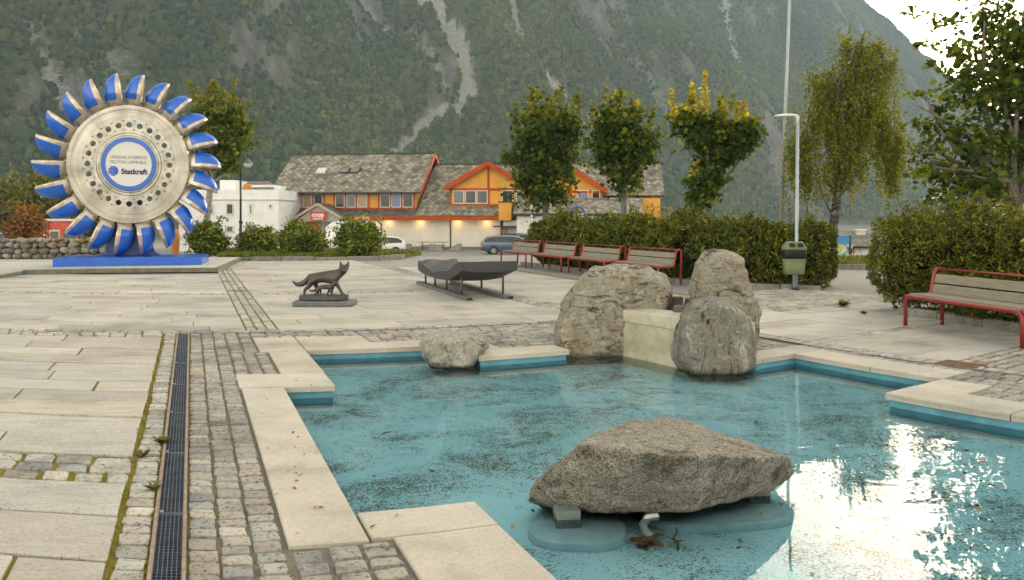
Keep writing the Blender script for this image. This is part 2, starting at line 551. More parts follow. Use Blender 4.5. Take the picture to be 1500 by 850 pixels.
SL, CB, CP = Stones(), Stones(), Stones()
BEIGE = (.375, .352, .312)
def planks(u0, u1, vrows, lmin=.9, lmax=2.4, base=BEIGE, gap=.006):
    for a, b in zip(vrows[:-1], vrows[1:]):
        u = u0 - random.random()*lmax*.6 if u0 > -4 else u0
        u = u0; first = True
        while u < u1-.05:
            l = random.uniform(lmin, lmax)*(random.uniform(.3, 1) if first else 1); first = False
            e = min(u1, u+l)
            if u1-e < .35: e = u1
            SL.slab(u, e, a, b, tone(base, .07, .02), gap=random.uniform(gap*.5, gap*1.3), h=random.gauss(0, .0018))
            u = e
def cobbles(u0, u1, v0, v1, pu, pv, base=(.33,.31,.275), along='v', var=.12, gap=.012):
    """columns along v (or rows along u) of setts with broken joints"""
    if along == 'v':
        n = max(1, round((u1-u0)/pu)); w = (u1-u0)/n
        for i in range(n):
            v = v0 - random.random()*pv*.0
            while v < v1-.03:
                l = pv*random.uniform(.82, 1.2); e = min(v1, v+l)
                if v1-e < pv*.4: e = v1
                CB.cobble(u0+i*w, u0+(i+1)*w, v, e, tone(base, var, .03), gap); v = e
    else:
        n = max(1, round((v1-v0)/pv)); w = (v1-v0)/n
        for i in range(n):
            u = u0
            while u < u1-.03:
                l = pu*random.uniform(.8, 1.25); e = min(u1, u+l)
                if u1-e < pu*.4: e = u1
                CB.cobble(u, e, v0+i*w, v0+(i+1)*w, tone(base, var, .03), gap); u = e
GRAN = (.29, .27, .24); LIGHT = (.36, .34, .30)
# by the drain and round the basin
cobbles(-.02, .455, 2.0, 8.34, .158, .13, GRAN, gap=.011)
cobbles(-.02, .455, 8.34, 11.4, .158, .13, GRAN, gap=.013)
cobbles(.455, .90, 8.37, 9.74, .15, .14, GRAN, gap=.02)
cobbles(.455, .81, 9.75, 11.4, .15, .14, GRAN, gap=.02)
cobbles(.47, .99, 2.0, 3.94, .172, .125, GRAN, gap=.018)
cobbles(.81, 2.3, 10.9, 11.4, .2, .17, GRAN, 'u'); cobbles(2.31, 6.94, 10.3, 11.4, .2, .17, GRAN, 'u')
cobbles(3.73, 6.94, 9.34, 10.28, .2, .17, GRAN, 'u'); cobbles(3.1, 3.72, 9.9, 10.28, .2, .17, GRAN, 'u')
cobbles(5.36, 6.94, 7.62, 9.33, .17, .2, GRAN)
cobbles(6.91, 7.06, 4.96, 7.62, .15, .17, GRAN); cobbles(6.48, 7.06, .9, 4.95, .15, .2, GRAN); cobbles(6.04, 6.47, .9, 4.34, .15, .2, GRAN)
# mossy setts
cobbles(-.37, -.20, 2.0, 11.4, .17, .135, LIGHT, gap=.014)
cobbles(-5.5, -.385, 4.94, 5.48, .21, .18, LIGHT, 'u', gap=.019)
cobbles(-7.5, -.385, 11.02, 11.42, .2, .2, LIGHT, 'u', gap=.02)
cobbles(-8.5, 7.1, 11.49, 11.66, .26, .17, LIGHT, 'u', gap=.016)
cobbles(.79, 1.25, 11.67, 26.5, .155, .15, LIGHT, gap=.02)
cobbles(6.15, 6.62, 11.67, 24, .155, .17, LIGHT, gap=.022)
cobbles(-8.5, .78, 17.2, 17.45, .25, .25, LIGHT, 'u', gap=.03); cobbles(1.26, 6.1, 17.2, 17.45, .25, .25, LIGHT, 'u', gap=.03)
cobbles(7.14, 7.30, .9, 11.4, .16, .2, LIGHT, gap=.022)
cobbles(7.31, 12.5, 4.75, 5.45, .22, .175, LIGHT, 'u', gap=.028)
cobbles(8.2, 9.4, 7.6, 7.78, .22, .18, LIGHT, 'u', gap=.026)
cobbles(9.3, 12.6, 10.6, 14.0, .22, .2, LIGHT, 'u', gap=.026)
# planks and slabs
planks(-5.5, -.385, [2.0,2.6,3.18,3.80,4.38,4.93], 1.3, 2.6, gap=.013)
planks(-6.5, -.385, [5.49,6.02,6.6,7.1,7.55,8.02,8.5,9.0,9.5,10.0,10.5,11.01], 1.0, 2.6, gap=.014)
def vr(a, b, s):
    n = round((b-a)/s); return [a+(b-a)*i/n for i in range(n+1)]
planks(-8.5, .78, vr(11.67, 17.19, .52), 1.0, 2.6); planks(-8.5, .78, vr(17.46, 23.2, .55), 1.0, 2.6)
planks(1.26, 6.14, vr(11.67, 17.19, .62), 1.0, 2.4); planks(1.26, 6.14, vr(17.46, 31.3, .6), 1.0, 2.4)
planks(6.63, 9.6, vr(11.67, 26, .62), .9, 2.0)
planks(7.31, 9.29, vr(7.79, 11.4, .6), .7, 1.5, gap=.008); planks(7.31, 8.19, [7.6, 7.78], .8, .9)
planks(9.3, 10.4, vr(7.6, 10.59, .6), .7, 1.5, gap=.008)
planks(7.31, 10.4, [5.46, 6.1, 6.85, 7.59], .9, 1.7, gap=.009)
planks(7.31, 11.5, vr(.9, 4.74, .64), .9, 1.7)
planks(10.41, 11.7, vr(5.46, 10.59, .64), .6, 1.3)
# coping of the basin
COPING = [(.47,.88,6.57,7.69),(.47,.88,5.15,6.565),(.47,.88,3.96,5.145),(.45,1.37,7.70,8.355),(.92,1.38,8.36,9.745),(.82,1.38,9.75,10.89),
 (1.385,3.24,9.8,10.285),(1.385,2.3,10.29,10.88),(3.25,4.42,8.88,9.33),(3.25,3.72,9.335,9.89),(5.755,6.0,7.15,7.6),(6.0,6.93,7.15,7.6),
 (6.48,6.9,5.95,7.145),(6.48,6.9,4.96,5.945),(5.6,6.03,3.6,4.95),(5.6,6.03,2.2,3.595),(5.6,6.03,.9,2.195),(6.04,6.47,4.35,4.95),
 (.89,1.57,3.985,4.35),(1.0,1.57,2.6,3.98),(1.0,1.57,1.2,2.595)]
for q in COPING: CP.slab(*q, tone((.415,.38,.325), .06, .015), gap=.004, h=.008, depth=.058, bev=.008, step=.4)

def stone_mat(name, grain, streak, dark, spots=.0, rough=.8, bs=.35):
    m, nt, out = new_mat(name)
    a = N(nt, 'ShaderNodeVertexColor', layer_name='tint'); pos = geo_pos(nt)
    mp = nt.nodes.new('ShaderNodeMapping'); nt.links.new(pos, mp.inputs[0])
    mp.inputs['Rotation'].default_value = (0, 0, math.radians(-10)); mp.inputs['Scale'].default_value = (1, 4 if streak else 1, 1)
    n1 = noise_tex(nt, mp.outputs[0], 2.2, 6, .62, .6); n2 = noise_tex(nt, pos, grain, 4, .75); n3 = noise_tex(nt, pos, .8, 4, .6)
    r1 = ramp(nt, [(.25, (1-dark*1.1,)*3), (.5, (1,1,1)), (.75, (1.14,1.13,1.10))]); nt.links.new(n1.outputs[0], r1.inputs[0])
    r2 = ramp(nt, [(.34, (1-dark*1.6,)*3), (.46, (1,1,1)), (.7, (1.16,)*3)]); nt.links.new(n2.outputs[0], r2.inputs[0])
    r3 = ramp(nt, [(.28, (.62,.61,.57)), (.44, (.93,.92,.90)), (.65, (1.09,1.08,1.06))]); nt.links.new(n3.outputs[0], r3.inputs[0])
    c = mix(nt, a.outputs[0], r1.outputs[0], 1, 'MULTIPLY'); c = mix(nt, c, r2.outputs[0], 1, 'MULTIPLY'); c = mix(nt, c, r3.outputs[0], 1, 'MULTIPLY')
    # damp blotches and lichen dots of the old stone
    vo = N(nt, 'ShaderNodeTexVoronoi'); vo.inputs['Scale'].default_value = 7; nt.links.new(pos, vo.inputs['Vector'])
    dm = ramp(nt, [(.02, .55), (.09, 1)]); nt.links.new(vo.outputs['Distance'], dm.inputs[0])
    n4 = noise_tex(nt, pos, 1.7, 3); r4 = ramp(nt, [(.55, 0), (.66, spots)]); nt.links.new(n4.outputs[0], r4.inputs[0])
    c = mix(nt, c, mix(nt, c, dm.outputs[0], 1, 'MULTIPLY'), r4.outputs[0])
    principled(nt, out, c, rough, 0, bump(nt, n2.outputs[0], bs, .006), .35)
    return m
SL.build('paving_slabs', stone_mat('paving_slab_stone', 45, True, .20, .8))
CB.build('cobblestones', stone_mat('sett_granite', 32, False, .50, .3, bs=1.0))
CP.build('pool_coping', stone_mat('coping_stone', 55, False, .10, .7))

# thin steel channel
steel = simple('galvanised_steel', (.22,.225,.23), (.12,.125,.13), .5, .6, 9)
mb = MB()
def strip(mb, u0, u1, v0, v1, z0, z1, m=0, step=.5):
    nu = max(1, math.ceil((u1-u0)/step)); nv = max(1, math.ceil((v1-v0)/step))
    if nu >= nv:
        for i in range(nu):
            a, b = u0+(u1-u0)*i/nu, u0+(u1-u0)*(i+1)/nu
            mb.add([W(a,v0,z0),W(b,v0,z0),W(b,v1,z0),W(a,v1,z0),W(a,v0,z1),W(b,v0,z1),W(b,v1,z1),W(a,v1,z1)], [(3,2,1,0),(4,5,6,7),(0,1,5,4),(1,2,6,5),(2,3,7,6),(3,0,4,7)], m)
    else:
        for i in range(nv):
            a, b = v0+(v1-v0)*i/nv, v0+(v1-v0)*(i+1)/nv
            mb.add([W(u0,a,z0),W(u1,a,z0),W(u1,b,z0),W(u0,b,z0),W(u0,a,z1),W(u1,a,z1),W(u1,b,z1),W(u0,b,z1)], [(3,2,1,0),(4,5,6,7),(0,1,5,4),(1,2,6,5),(2,3,7,6),(3,0,4,7)], m)
strip(mb, -.17, 7.12, 11.42, 11.455, -.012, .004); strip(mb, 7.08, 7.12, .9, 11.415, -.012, .004)
o = mb.build('slot_channel', steel); tag(o, 'thin grey steel slot channel running round the paving behind the basin', 'drain')
rust = simple('rusty_iron', (.22,.13,.07), (.10,.06,.04), .8, .2, 12, .4)
mb = MB(); strip(mb, 7.09, 7.37, 5.02, 5.58, -.01, .007)
for k in range(9): strip(mb, 7.10+k*.03, 7.112+k*.03, 5.05, 5.55, .007, .012)
o = mb.build('drain_cover', rust); tag(o, 'rusty brown iron drain cover set in the paving right of the pool', 'drain cover')

# drain with gratings
rail_m = simple('drain_frame_metal', (.36,.27,.20), (.22,.16,.11), .6, .3, 14)
grate_m = simple('grating_steel', (.15,.17,.21), (.09,.105,.13), .45, .55, 10)
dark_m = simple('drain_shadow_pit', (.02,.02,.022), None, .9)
dr = empty('drain_channel', W(-.11, 6.6), 0, 'long grated drain in the paving between the big slabs and the cobbles', 'drain')
def child(o, par):
    """parent a mesh built in world space under an empty"""
    o.parent = par
    M = Matrix.LocRotScale(par.location, par.rotation_euler, par.scale).inverted()
    o.data.transform(M)
    return o
mb = MB(); strip(mb, -.197, -.178, 2.0, 11.36, -.02, .008); strip(mb, -.042, -.024, 2.0, 11.36, -.02, .008)
strip(mb, -.178, -.042, 11.345, 11.36, -.02, .006)
child(mb.build('frame', rail_m), dr)
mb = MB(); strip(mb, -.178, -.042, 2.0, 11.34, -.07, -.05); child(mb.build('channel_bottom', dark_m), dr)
v = 11.33
while v > 2.3:
    a = v-1.15; mb = MB()
    for k in range(7): 
        uu = -.176 + .132*k/6; strip(mb, uu-.0022, uu+.0022, a+.006, v-.006, -.022, .002, step=2)
    n = 34
    for k in range(n+1):
        vv = a+.012+(v-a-.024)*k/n; strip(mb, -.176, -.044, vv-.0020, vv+.0020, -.012, .0005)
    strip(mb, -.176, -.044, a+.004, a+.016, -.02, .003); strip(mb, -.176, -.044, v-.016, v-.004, -.02, .003)
    child(mb.build('grate', grate_m), dr)
    mb = MB(); strip(mb, -.176, -.15, a+.018, a+.05, -.01, .005); child(mb.build('clip', rail_m), dr)
    v = a

# ================================================================== pool
WL = -.115
pum, nt, out = new_mat('pool_paint')
pos = geo_pos(nt)
n1 = noise_tex(nt, pos, 1.3, 6, .65); n2 = noise_tex(nt, pos, 70, 5, .72, .3); n3 = noise_tex(nt, pos, 1.1, 5, .65, 1.0); n4 = noise_tex(nt, pos, 9, 4, .6)
base = ramp(nt, [(.25, (.27,.55,.62)), (.5, (.35,.65,.71)), (.75, (.46,.73,.76))]); nt.links.new(n1.outputs[0], base.inputs[0])
# silt and leaf crumbs lying on the paint, thicker in drifts
thr = math_n(nt, 'MULTIPLY_ADD', n3.outputs[0], -.60, .955)
thr = math_n(nt, 'MULTIPLY_ADD', n4.outputs[0], -.24, math_n(nt, 'ADD', thr, .012))
fl = math_n(nt, 'MULTIPLY', math_n(nt, 'SUBTRACT', n2.outputs[0], thr), 60); fl.node.use_clamp = True
n5 = noise_tex(nt, pos, 16, 3)
dirt = ramp(nt, [(.3, (.035,.03,.015)), (.55, (.085,.068,.028)), (.75, (.16,.10,.03))]); nt.links.new(n5.outputs[0], dirt.inputs[0])
c = mix(nt, base.outputs[0], dirt.outputs[0], math_n(nt, 'MULTIPLY', fl, .92))
principled(nt, out, c, .7, 0, None, .3)
pwb = sorted({round(p[0],4) for p in POOL_W}); pvb = sorted({round(p[1],4) for p in POOL_W})
wub, wvb = breaks(pwb, .35), breaks(pvb, .35)
sheet('pool_floor', wub, wvb, lambda p: inside(p, POOL_W), -.21, pum)
wallm = simple('pool_wall_paint', (.10,.29,.36), (.065,.20,.265), .5, 0, 5, .15)
mb = MB()
for i in range(len(POOL_W)):
    (u0, v0), (u1, v1) = POOL_W[i-1], POOL_W[i]
    n = max(1, math.ceil(max(abs(u1-u0), abs(v1-v0))/.5))
    for k in range(n):
        a = (u0+(u1-u0)*k/n, v0+(v1-v0)*k/n); b = (u0+(u1-u0)*(k+1)/n, v0+(v1-v0)*(k+1)/n)
        mb.add([W(*a, -.24), W(*b, -.24), W(*b, -.03), W(*a, -.03)], [(0,1,2,3)])
o = mb.build('pool_wall', wallm, fix=False); tag(o, kind='structure')
# water: clear, with a wind ripple towards the right
wm, nt, out = new_mat('pool_water')
pos = geo_pos(nt)
mp = nt.nodes.new('ShaderNodeMapping'); nt.links.new(pos, mp.inputs[0]); mp.inputs['Rotation'].default_value = (0,0,math.radians(20)); mp.inputs['Scale'].default_value = (1, 1.7, 1)
w1 = noise_tex(nt, mp.outputs[0], 2.3, 1.5, .45, .8); w2 = noise_tex(nt, pos, 1.1, 2, .5)
cen = nt.nodes.new('ShaderNodeVectorMath'); cen.operation = 'DISTANCE'; nt.links.new(pos, cen.inputs[0]); cen.inputs[1].default_value = (3.35, 6.0, 0)
mr = N(nt, 'ShaderNodeMapRange'); mr.interpolation_type = 'SMOOTHSTEP'
for i, q in enumerate((.6, 1.9, .8, .05)): mr.inputs[i+1].default_value = q
nt.links.new(cen.outputs['Value'], mr.inputs[0])
hgt = math_n(nt, 'MULTIPLY', math_n(nt, 'ADD', w1.outputs[0], math_n(nt, 'MULTIPLY', w2.outputs[0], .6)), mr.outputs[0])
nm = bump(nt, hgt, .17, .026)
fr = nt.nodes.new('ShaderNodeFresnel'); fr.inputs['IOR'].default_value = 1.34; nt.links.new(nm, fr.inputs['Normal'])
tr = nt.nodes.new('ShaderNodeBsdfTransparent'); tr.inputs['Color'].default_value = (.93,.97,.975,1)
gl = nt.nodes.new('ShaderNodeBsdfGlossy'); gl.inputs['Roughness'].default_value = .0; nt.links.new(nm, gl.inputs['Normal'])
ms = nt.nodes.new('ShaderNodeMixShader'); nt.links.new(fr.outputs[0], ms.inputs[0]); nt.links.new(tr.outputs[0], ms.inputs[1]); nt.links.new(gl.outputs[0], ms.inputs[2])
nt.links.new(ms.outputs[0], out.inputs['Surface'])
sheet('pool_water', wub, wvb, lambda p: inside(p, POOL_W), WL, wm)
# ================================================================== boulders
def rock_mat(name, base, dark, light, lichen=(.50,.47,.38), scale=1.0, streak=0.0, rust=0.0, speck=.4, bmp=.9, bdist=.02):
    m, nt, out = new_mat(name)
    v = coords(nt, 'Object')
    if streak:
        mp = nt.nodes.new('ShaderNodeMapping'); nt.links.new(v, mp.inputs[0]); mp.inputs['Rotation'].default_value = (.35, -.5, .3); mp.inputs['Scale'].default_value = (1, 1, 1+streak)
        vs_ = mp.outputs[0]
    else: vs_ = v
    n1 = noise_tex(nt, vs_, 2.6*scale, 8, .68, 1.4 if streak else .5)
    n2 = noise_tex(nt, v, 60*scale, 4, .7); n3 = noise_tex(nt, v, 11*scale, 6, .7, .8)
    r1 = ramp(nt, [(.36, dark), (.46, base), (.57, base), (.67, light)]); nt.links.new(n1.outputs[0], r1.inputs[0])
    r2 = ramp(nt, [(.36, 1-speck), (.50, 1.0), (.66, 1+speck*.6)]); nt.links.new(n2.outputs[0], r2.inputs[0])
    c = mix(nt, r1.outputs[0], r2.outputs[0], 1, 'MULTIPLY')
    r3 = ramp(nt, [(.34, .36), (.47, 1.0), (.62, 1.15)]); nt.links.new(n3.outputs[0], r3.inputs[0])
    c = mix(nt, c, r3.outputs[0], .85, 'MULTIPLY')
    if rust:
        n4 = noise_tex(nt, v, 3.1, 5, .6); r4 = ramp(nt, [(.52, 0), (.68, rust)]); nt.links.new(n4.outputs[0], r4.inputs[0])
        c = mix(nt, c, (.30,.17,.05), r4.outputs[0])
    n5 = noise_tex(nt, v, 8, 5, .65, .6); r5 = ramp(nt, [(.60, 0), (.66, .7)]); nt.links.new(n5.outputs[0], r5.inputs[0])
    c = mix(nt, c, lichen, r5.outputs[0])
    # wet, algae-dark tide line just above the water
    sz = N(nt, 'ShaderNodeSeparateXYZ'); nt.links.new(geo_pos(nt), sz.inputs[0]); tl = N(nt, 'ShaderNodeMapRange'); nt.links.new(math_n(nt, 'ADD', sz.outputs[2], math_n(nt, 'MULTIPLY', n3.outputs[0], .12)), tl.inputs[0])
    for i_, q_v in enumerate((-.05, .01, .75, .0)): tl.inputs[i_+1].default_value = q_v
    c = mix(nt, c, (.05,.048,.03), tl.outputs[0])
    hsum = math_n(nt, 'ADD', math_n(nt, 'MULTIPLY', n3.outputs[0], 1.5), math_n(nt, 'MULTIPLY', n2.outputs[0], .45))
    principled(nt, out, c, .85, 0, bump(nt, hsum, bmp, bdist), .3)
    return m

def rock(name, pts, mat_, label, voxel=.03, amp=.03, freq=2.5, seed=0, smooth=2, fine=.35, ridge=0.0):
    pts = [Vector(p) for p in pts]
    c = sum(pts, Vector())/len(pts); c.z = min(p.z for p in pts)
    bm = bmesh.new()
    for p in pts: bm.verts.new(p-c)
    bmesh.ops.convex_hull(bm, input=bm.verts)
    bmesh.ops.delete(bm, geom=[v for v in bm.verts if not v.link_faces], context='VERTS')
    me = bpy.data.meshes.new(name); bm.to_mesh(me); bm.free()
    o = bpy.data.objects.new(name, me); COL.objects.link(o)
    md = o.modifiers.new('r', 'REMESH'); md.mode = 'VOXEL'; md.voxel_size = voxel
    if smooth:
        s_ = o.modifiers.new('s', 'SMOOTH'); s_.factor = .5; s_.iterations = smooth
    bake(o)
    me = o.data; off = Vector((seed*13.1, seed*7.7, seed*3.3))
    nrm = [v.normal.copy() for v in me.vertices]
    for v, n in zip(me.vertices, nrm):
        p = v.co*freq + off
        d_ = mnoise.fractal(p, 1.0, 2.1, 4)*amp + mnoise.fractal(p*4.2, .9, 2.1, 4)*amp*fine
        if ridge:
            q = v.co @ Vector((.35, .25, .9))
            d_ += ridge*(mnoise.noise(Vector((q*9+mnoise.noise(p)*1.5, seed, 0))))
        v.co += n*d_
    for p in me.polygons: p.use_smooth = True
    me.materials.clear(); me.materials.append(mat_); o.location = c
    tag(o, label, 'boulder')
    return o

gneiss = rock_mat('gneiss_stone', (.32,.29,.225), (.075,.066,.05), (.47,.44,.36), streak=2.6, rust=.38, speck=.35, bmp=1.0, bdist=.04)
gneiss_grey = rock_mat('gneiss_stone_grey', (.24,.225,.185), (.012,.011,.011), (.46,.44,.38), streak=-.75, scale=1.7, rust=.22, speck=.4, bmp=1.0, bdist=.03)
granite_dk = rock_mat('granite_stone', (.245,.22,.178), (.11,.094,.072), (.37,.34,.285), scale=1.3, speck=.8, bmp=1.0, lichen=(.36,.33,.27))
granite_lt = rock_mat('granite_stone_pale', (.33,.31,.255), (.09,.08,.065), (.48,.455,.39), scale=1.6, speck=.35)

def hull(px, y, dy, shrink=.75, bow=None):
    """outline seen from the front at depth y, plus the same outline drawn in at the front and the back"""
    c = (sum(p[0] for p in px)/len(px), sum(p[1] for p in px)/len(px)); o = []
    for (x, q) in px:
        o.append(ap(x, q, y))
        for s_ in (-1, 1):
            e = ap(c[0]+(x-c[0])*shrink, c[1]+(q-c[1])*shrink, y); e = Vector((e.x, y+s_*dy, e.z)); o.append(e)
    return o

# the flat boulder standing on blocks in the water
top_f = [(782,708,4.56),(846,652,4.36),(905,657,4.24),(1000,669,4.22),(1090,669,4.42),(1156,669,4.80)]
bot_f = [(769,735,4.68),(812,746,4.58),(900,754,4.50),(1000,754,4.50),(1080,735,4.66),(1130,718,4.85),(1166,692,4.92)]
top_b = [(868,636,5.0),(930,613,5.42),(985,613,5.45),(1060,636,5.25),(1120,655,5.1)]
bot_b = [(800,742,5.0),(900,735,5.4),(1010,735,5.4),(1110,712,5.2)]
rock('boulder', [ap(p[0],p[1],p[2]*1.045) for p in top_f+bot_f+top_b+bot_b], granite_dk, 'big flat-topped grey granite boulder raised on blocks in the pool', .018, .020, 3.2, 2, 0, .5)
# group round the little basin
out_l = [(812,512),(813,470),(822,440),(838,418),(862,393),(905,384),(950,389),(975,402),(986,425),(984,448),(950,500),(880,520),(830,522)]
rock('boulder', [Vector((p.x, p.y, max(p.z, -.3))) for p in hull(out_l, 10.75, .42, .8)]+[ap(832,542,10.12), ap(884,544,10.18), ap(882,470,10.25), ap(850,452,10.3), ap(820,500,10.15)], gneiss, 'long tan boulder with a sloping back at the left of the fountain weir', .04, .05, 1.9, 5, 2, .35, .022)
out_t = [(1006,500),(1010,425),(1020,385),(1034,364),(1046,361),(1062,369),(1080,373),(1090,388),(1100,430),(1111,462),(1111,495),(1100,518),(1040,520)]
rock('boulder', hull(out_t, 10.35, .36, .78), gneiss, 'tall upright tan boulder behind the fountain, highest of the group', .035, .045, 2.4, 9, 2, .35, .02)
out_r = [(984,525),(984,490),(995,462),(1014,441),(1040,433),(1066,434),(1086,446),(1100,472),(1106,505),(1104,540),(1075,556),(1040,562),(1000,556)]
rock('boulder', hull(out_r, 9.35, .36, .78), gneiss_grey, 'rounded grey boulder with black streaks at the right of the fountain weir', .033, .032, 2.6, 14, 2, .4, .014)
out_s = [(616,510),(617,496),(630,490),(660,489),(695,488),(712,497),(716,507),(704,520),(690,534),(655,536),(625,527)]
rock('boulder', [Vector((p.x, p.y, max(p.z, -.25))) for p in hull(out_s, 9.65, .33, .8)]+[ap(630,540,9.5), ap(690,542,9.5)], granite_lt, 'small pale boulder sitting on the far coping of the pool', .025, .035, 4, 21, 2, .45)

# ---- fountain block with the little ring of setts
conc = simple('weir_concrete', (.42,.39,.28), (.25,.225,.14), .75, 0, 3.2, .6, 22)
A_, B_ = Vector((1.12, 10.62, 0)), Vector((1.92, 9.30, 0))
d_ = (B_-A_).normalized(); n_ = Vector((-d_.y, d_.x, 0));  n_ = n_ if n_.x > 0 else -n_
ft = empty('fountain', (A_+B_)/2 + Vector((0,0,-.4)), 0, 'concrete fountain weir with a small round stone basin between the boulders', 'fountain')
mb = MB()
def fpt(s_, n, z): p = A_+d_*s_+n_*n; return Vector((p.x, p.y, z))
L_ = (B_-A_).length
mb.add([fpt(-.1,.0,-.4),fpt(L_+.1,.0,-.4),fpt(L_+.1,1.1,-.4),fpt(-.1,1.1,-.4),fpt(-.1,.05,.36),fpt(L_+.1,.05,.36),fpt(L_+.1,1.1,.36),fpt(-.1,1.1,.36)],
       [(3,2,1,0),(4,5,6,7),(0,1,5,4),(1,2,6,5),(2,3,7,6),(3,0,4,7)])
child(mb.build('weir_wall', conc, bevel=.02), ft)
mb = MB()
mb.add([fpt(-.1,.03,.31),fpt(L_+.1,.03,.31),fpt(L_+.1,.40,.34),fpt(-.1,.40,.34),fpt(-.1,.045,.455),fpt(L_+.1,.045,.455),fpt(L_+.1,.42,.47),fpt(-.1,.42,.47)],
       [(3,2,1,0),(4,5,6,7),(0,1,5,4),(1,2,6,5),(2,3,7,6),(3,0,4,7)])
child(mb.build('weir_lip', simple('weir_lip_concrete', (.46,.43,.33), (.28,.25,.17), .6, 0, 4, .5, 25), bevel=.012), ft)
mb = MB(); cc = fpt(L_*.52, .80, .36)
for k in range(19):
    t = 2*PI*k/19; R = .47
    if -2.75 < math.atan2(math.sin(t-math.atan2(-n_.y,-n_.x)), math.cos(t-math.atan2(-n_.y,-n_.x))) and abs(math.atan2(math.sin(t-math.atan2(-n_.y,-n_.x)), math.cos(t-math.atan2(-n_.y,-n_.x)))) < .55: continue
    M = Matrix.Translation(cc) @ Matrix.Rotation(t, 4, 'Z') @ Matrix.Translation((R, 0, .09+random.gauss(0,.008))) @ Matrix.Rotation(random.gauss(0,.06), 4, 'X')
    mb.box((-.06,-.07,-.1),(.06,.07,.1), 0, M)
child(mb.build('basin_ring', simple('dark_sett', (.15,.135,.115), (.06,.055,.045), .8, 0, 9, .8, 40), bevel=.018), ft)
dwm, nt, out = new_mat('basin_water'); principled(nt, out, (.045,.05,.05), .03, 0, None, .6)
mb = MB(); mb.add([cc+Vector((.43*math.cos(2*PI*k/24), .43*math.sin(2*PI*k/24), .085)) for k in range(24)], [tuple(range(24))]); child(mb.build('basin_water', dwm), ft)

# ---- blocks, pads and bits in the pool
blue_pad = simple('pad_paint', (.38,.60,.64), (.26,.47,.52), .55, 0, 5, .2)
def pad(px, rot, label):
    c = gp(px[0], px[1], -.165); a, b = px[2], px[3]
    mb = MB()
    n = 40; ring = []
    for k in range(n):
        t = 2*PI*k/n; e = lambda q: math.copysign(abs(q)**.72, q)
        ring.append((a*e(math.cos(t)), b*e(math.sin(t))))
    lv = [(1.0,-.065),(.99,-.03),(.955,-.008),(.89,.0)]
    vs = []
    for s_, z in lv: vs += [(x*s_, y*s_, z) for x, y in ring]
    fs = []
    for l in range(3):
        for k in range(n): fs.append((l*n+k, l*n+(k+1)%n, (l+1)*n+(k+1)%n, (l+1)*n+k))
    fs.append(tuple(range(3*n, 4*n)))
    mb.add(vs, fs, 0, False)
    o = mb.build('concrete_pad', blue_pad); o.location = c; o.rotation_euler[2] = rot; tag(o, label, 'concrete pad')
pad((846, 770, .285, .27), -.1, 'rounded pale blue concrete pad under the left end of the flat boulder')
pad((1052, 749, .46, .22), .12, 'rounded blue concrete pad under the right end of the flat boulder')
blk = simple('grey_block', (.17,.21,.185), (.09,.115,.10), .8, 0, 8, .4)
for (x, y, w, yy, lab) in ((830, 757, .14, 4.74, 'rough grey stone block bearing the left end of the flat boulder'), (1106, 722, .14, 5.14, 'grey stone block bearing the right end of the flat boulder')):
    c = ap(x, y, yy); mb = MB()
    mb.box((-w/2,-.08,-.17), (w/2,.13,-.066)); o = mb.build('stone_block', blk, bevel=.008); o.location = (c.x, c.y, 0); o.rotation_euler[2] = .1
    tag(o, lab, 'stone block')
mb = MB(); c = gp(957, 786, -.20)
mb.tube([(.0,-.06,.0),(-.045,-.02,.03),(-.055,.03,.055),(-.02,.075,.075),(.04,.095,.08)], .024, 12); o = mb.build('drain_pipe', simple('white_plastic', (.62,.66,.62), (.45,.5,.48), .4)); o.location = c+Vector((0,0,0)); tag(o, 'white plastic pipe elbow lying on the pool floor under the flat boulder', 'pipe')
bark = simple('wet_bark', (.06,.045,.03), (.03,.022,.015), .7, 0, 20)
mb = MB(); c = gp(988, 800, -.22); mb.tube([(0,-.1,.02),(.01,-.04,.04),(-.005,.02,.03),(.03,.09,.04),(.04,.14,.05)], [.006,.007,.006,.005,.003], 6); mb.tube([(.0,-.04,.04),(-.03,.0,.05),(-.07,.02,.04)], [.004,.003,.002], 5)
o = mb.build('twig', bark); o.location = c; tag(o, 'thin dark twig lying on the pool floor beside the white pipe', 'twig')

# floating and sunken leaves: nobody could count them
def leaf_scatter(name, spots, mat_, kind='stuff'):
    V_, F_, C_ = [], [], []
    for (x, y, z, s_, col) in spots:
        a = random.uniform(0, 2*PI); tx, ty = random.gauss(0, .12), random.gauss(0, .12)
        shp = [(0,-1),(.55,-.45),(.7,.1),(.35,.65),(0,1.15),(-.35,.6),(-.66,.1),(-.5,-.5)]
        b = len(V_)
        for (p, q) in shp:
            p *= s_*random.uniform(.75,1.1)*.7; q *= s_*random.uniform(.85,1.1)
            xx = p*math.cos(a)-q*math.sin(a); yy = p*math.sin(a)+q*math.cos(a)
            V_.append((x+xx, y+yy, z+abs(p)*.25+xx*tx+yy*ty)); C_.append(col)
        F_.append([b+k for k in range(8)])
    o = np_mesh(name, V_, F_, mat_, None, np.array(C_)); return o
dry = leaf_mat('fallen_leaf', .15, .6)
sp = []
LC = [(.22,.10,.025),(.30,.16,.035),(.09,.07,.03),(.12,.06,.025),(.07,.055,.02),(.33,.21,.06),(.05,.07,.02),(.22,.19,.10)]
while len(sp) < 950:
    u, v = random.uniform(.9, 6.4), random.uniform(2.0, 9.6)
    if not inside((u, v), POOL) or fbm(np.array([u*.9]), np.array([v*.9]), 5)[0] < random.uniform(.35, .6): continue
    x, y, _ = W(u, v); fl_ = random.random() < .3
    sp.append((x, y, WL+.004 if fl_ else -.218+random.random()*.015, random.choice([.007,.009,.012,.016,.021,.028]), tuple(q*random.uniform(.7,1.2) for q in random.choice(LC))))
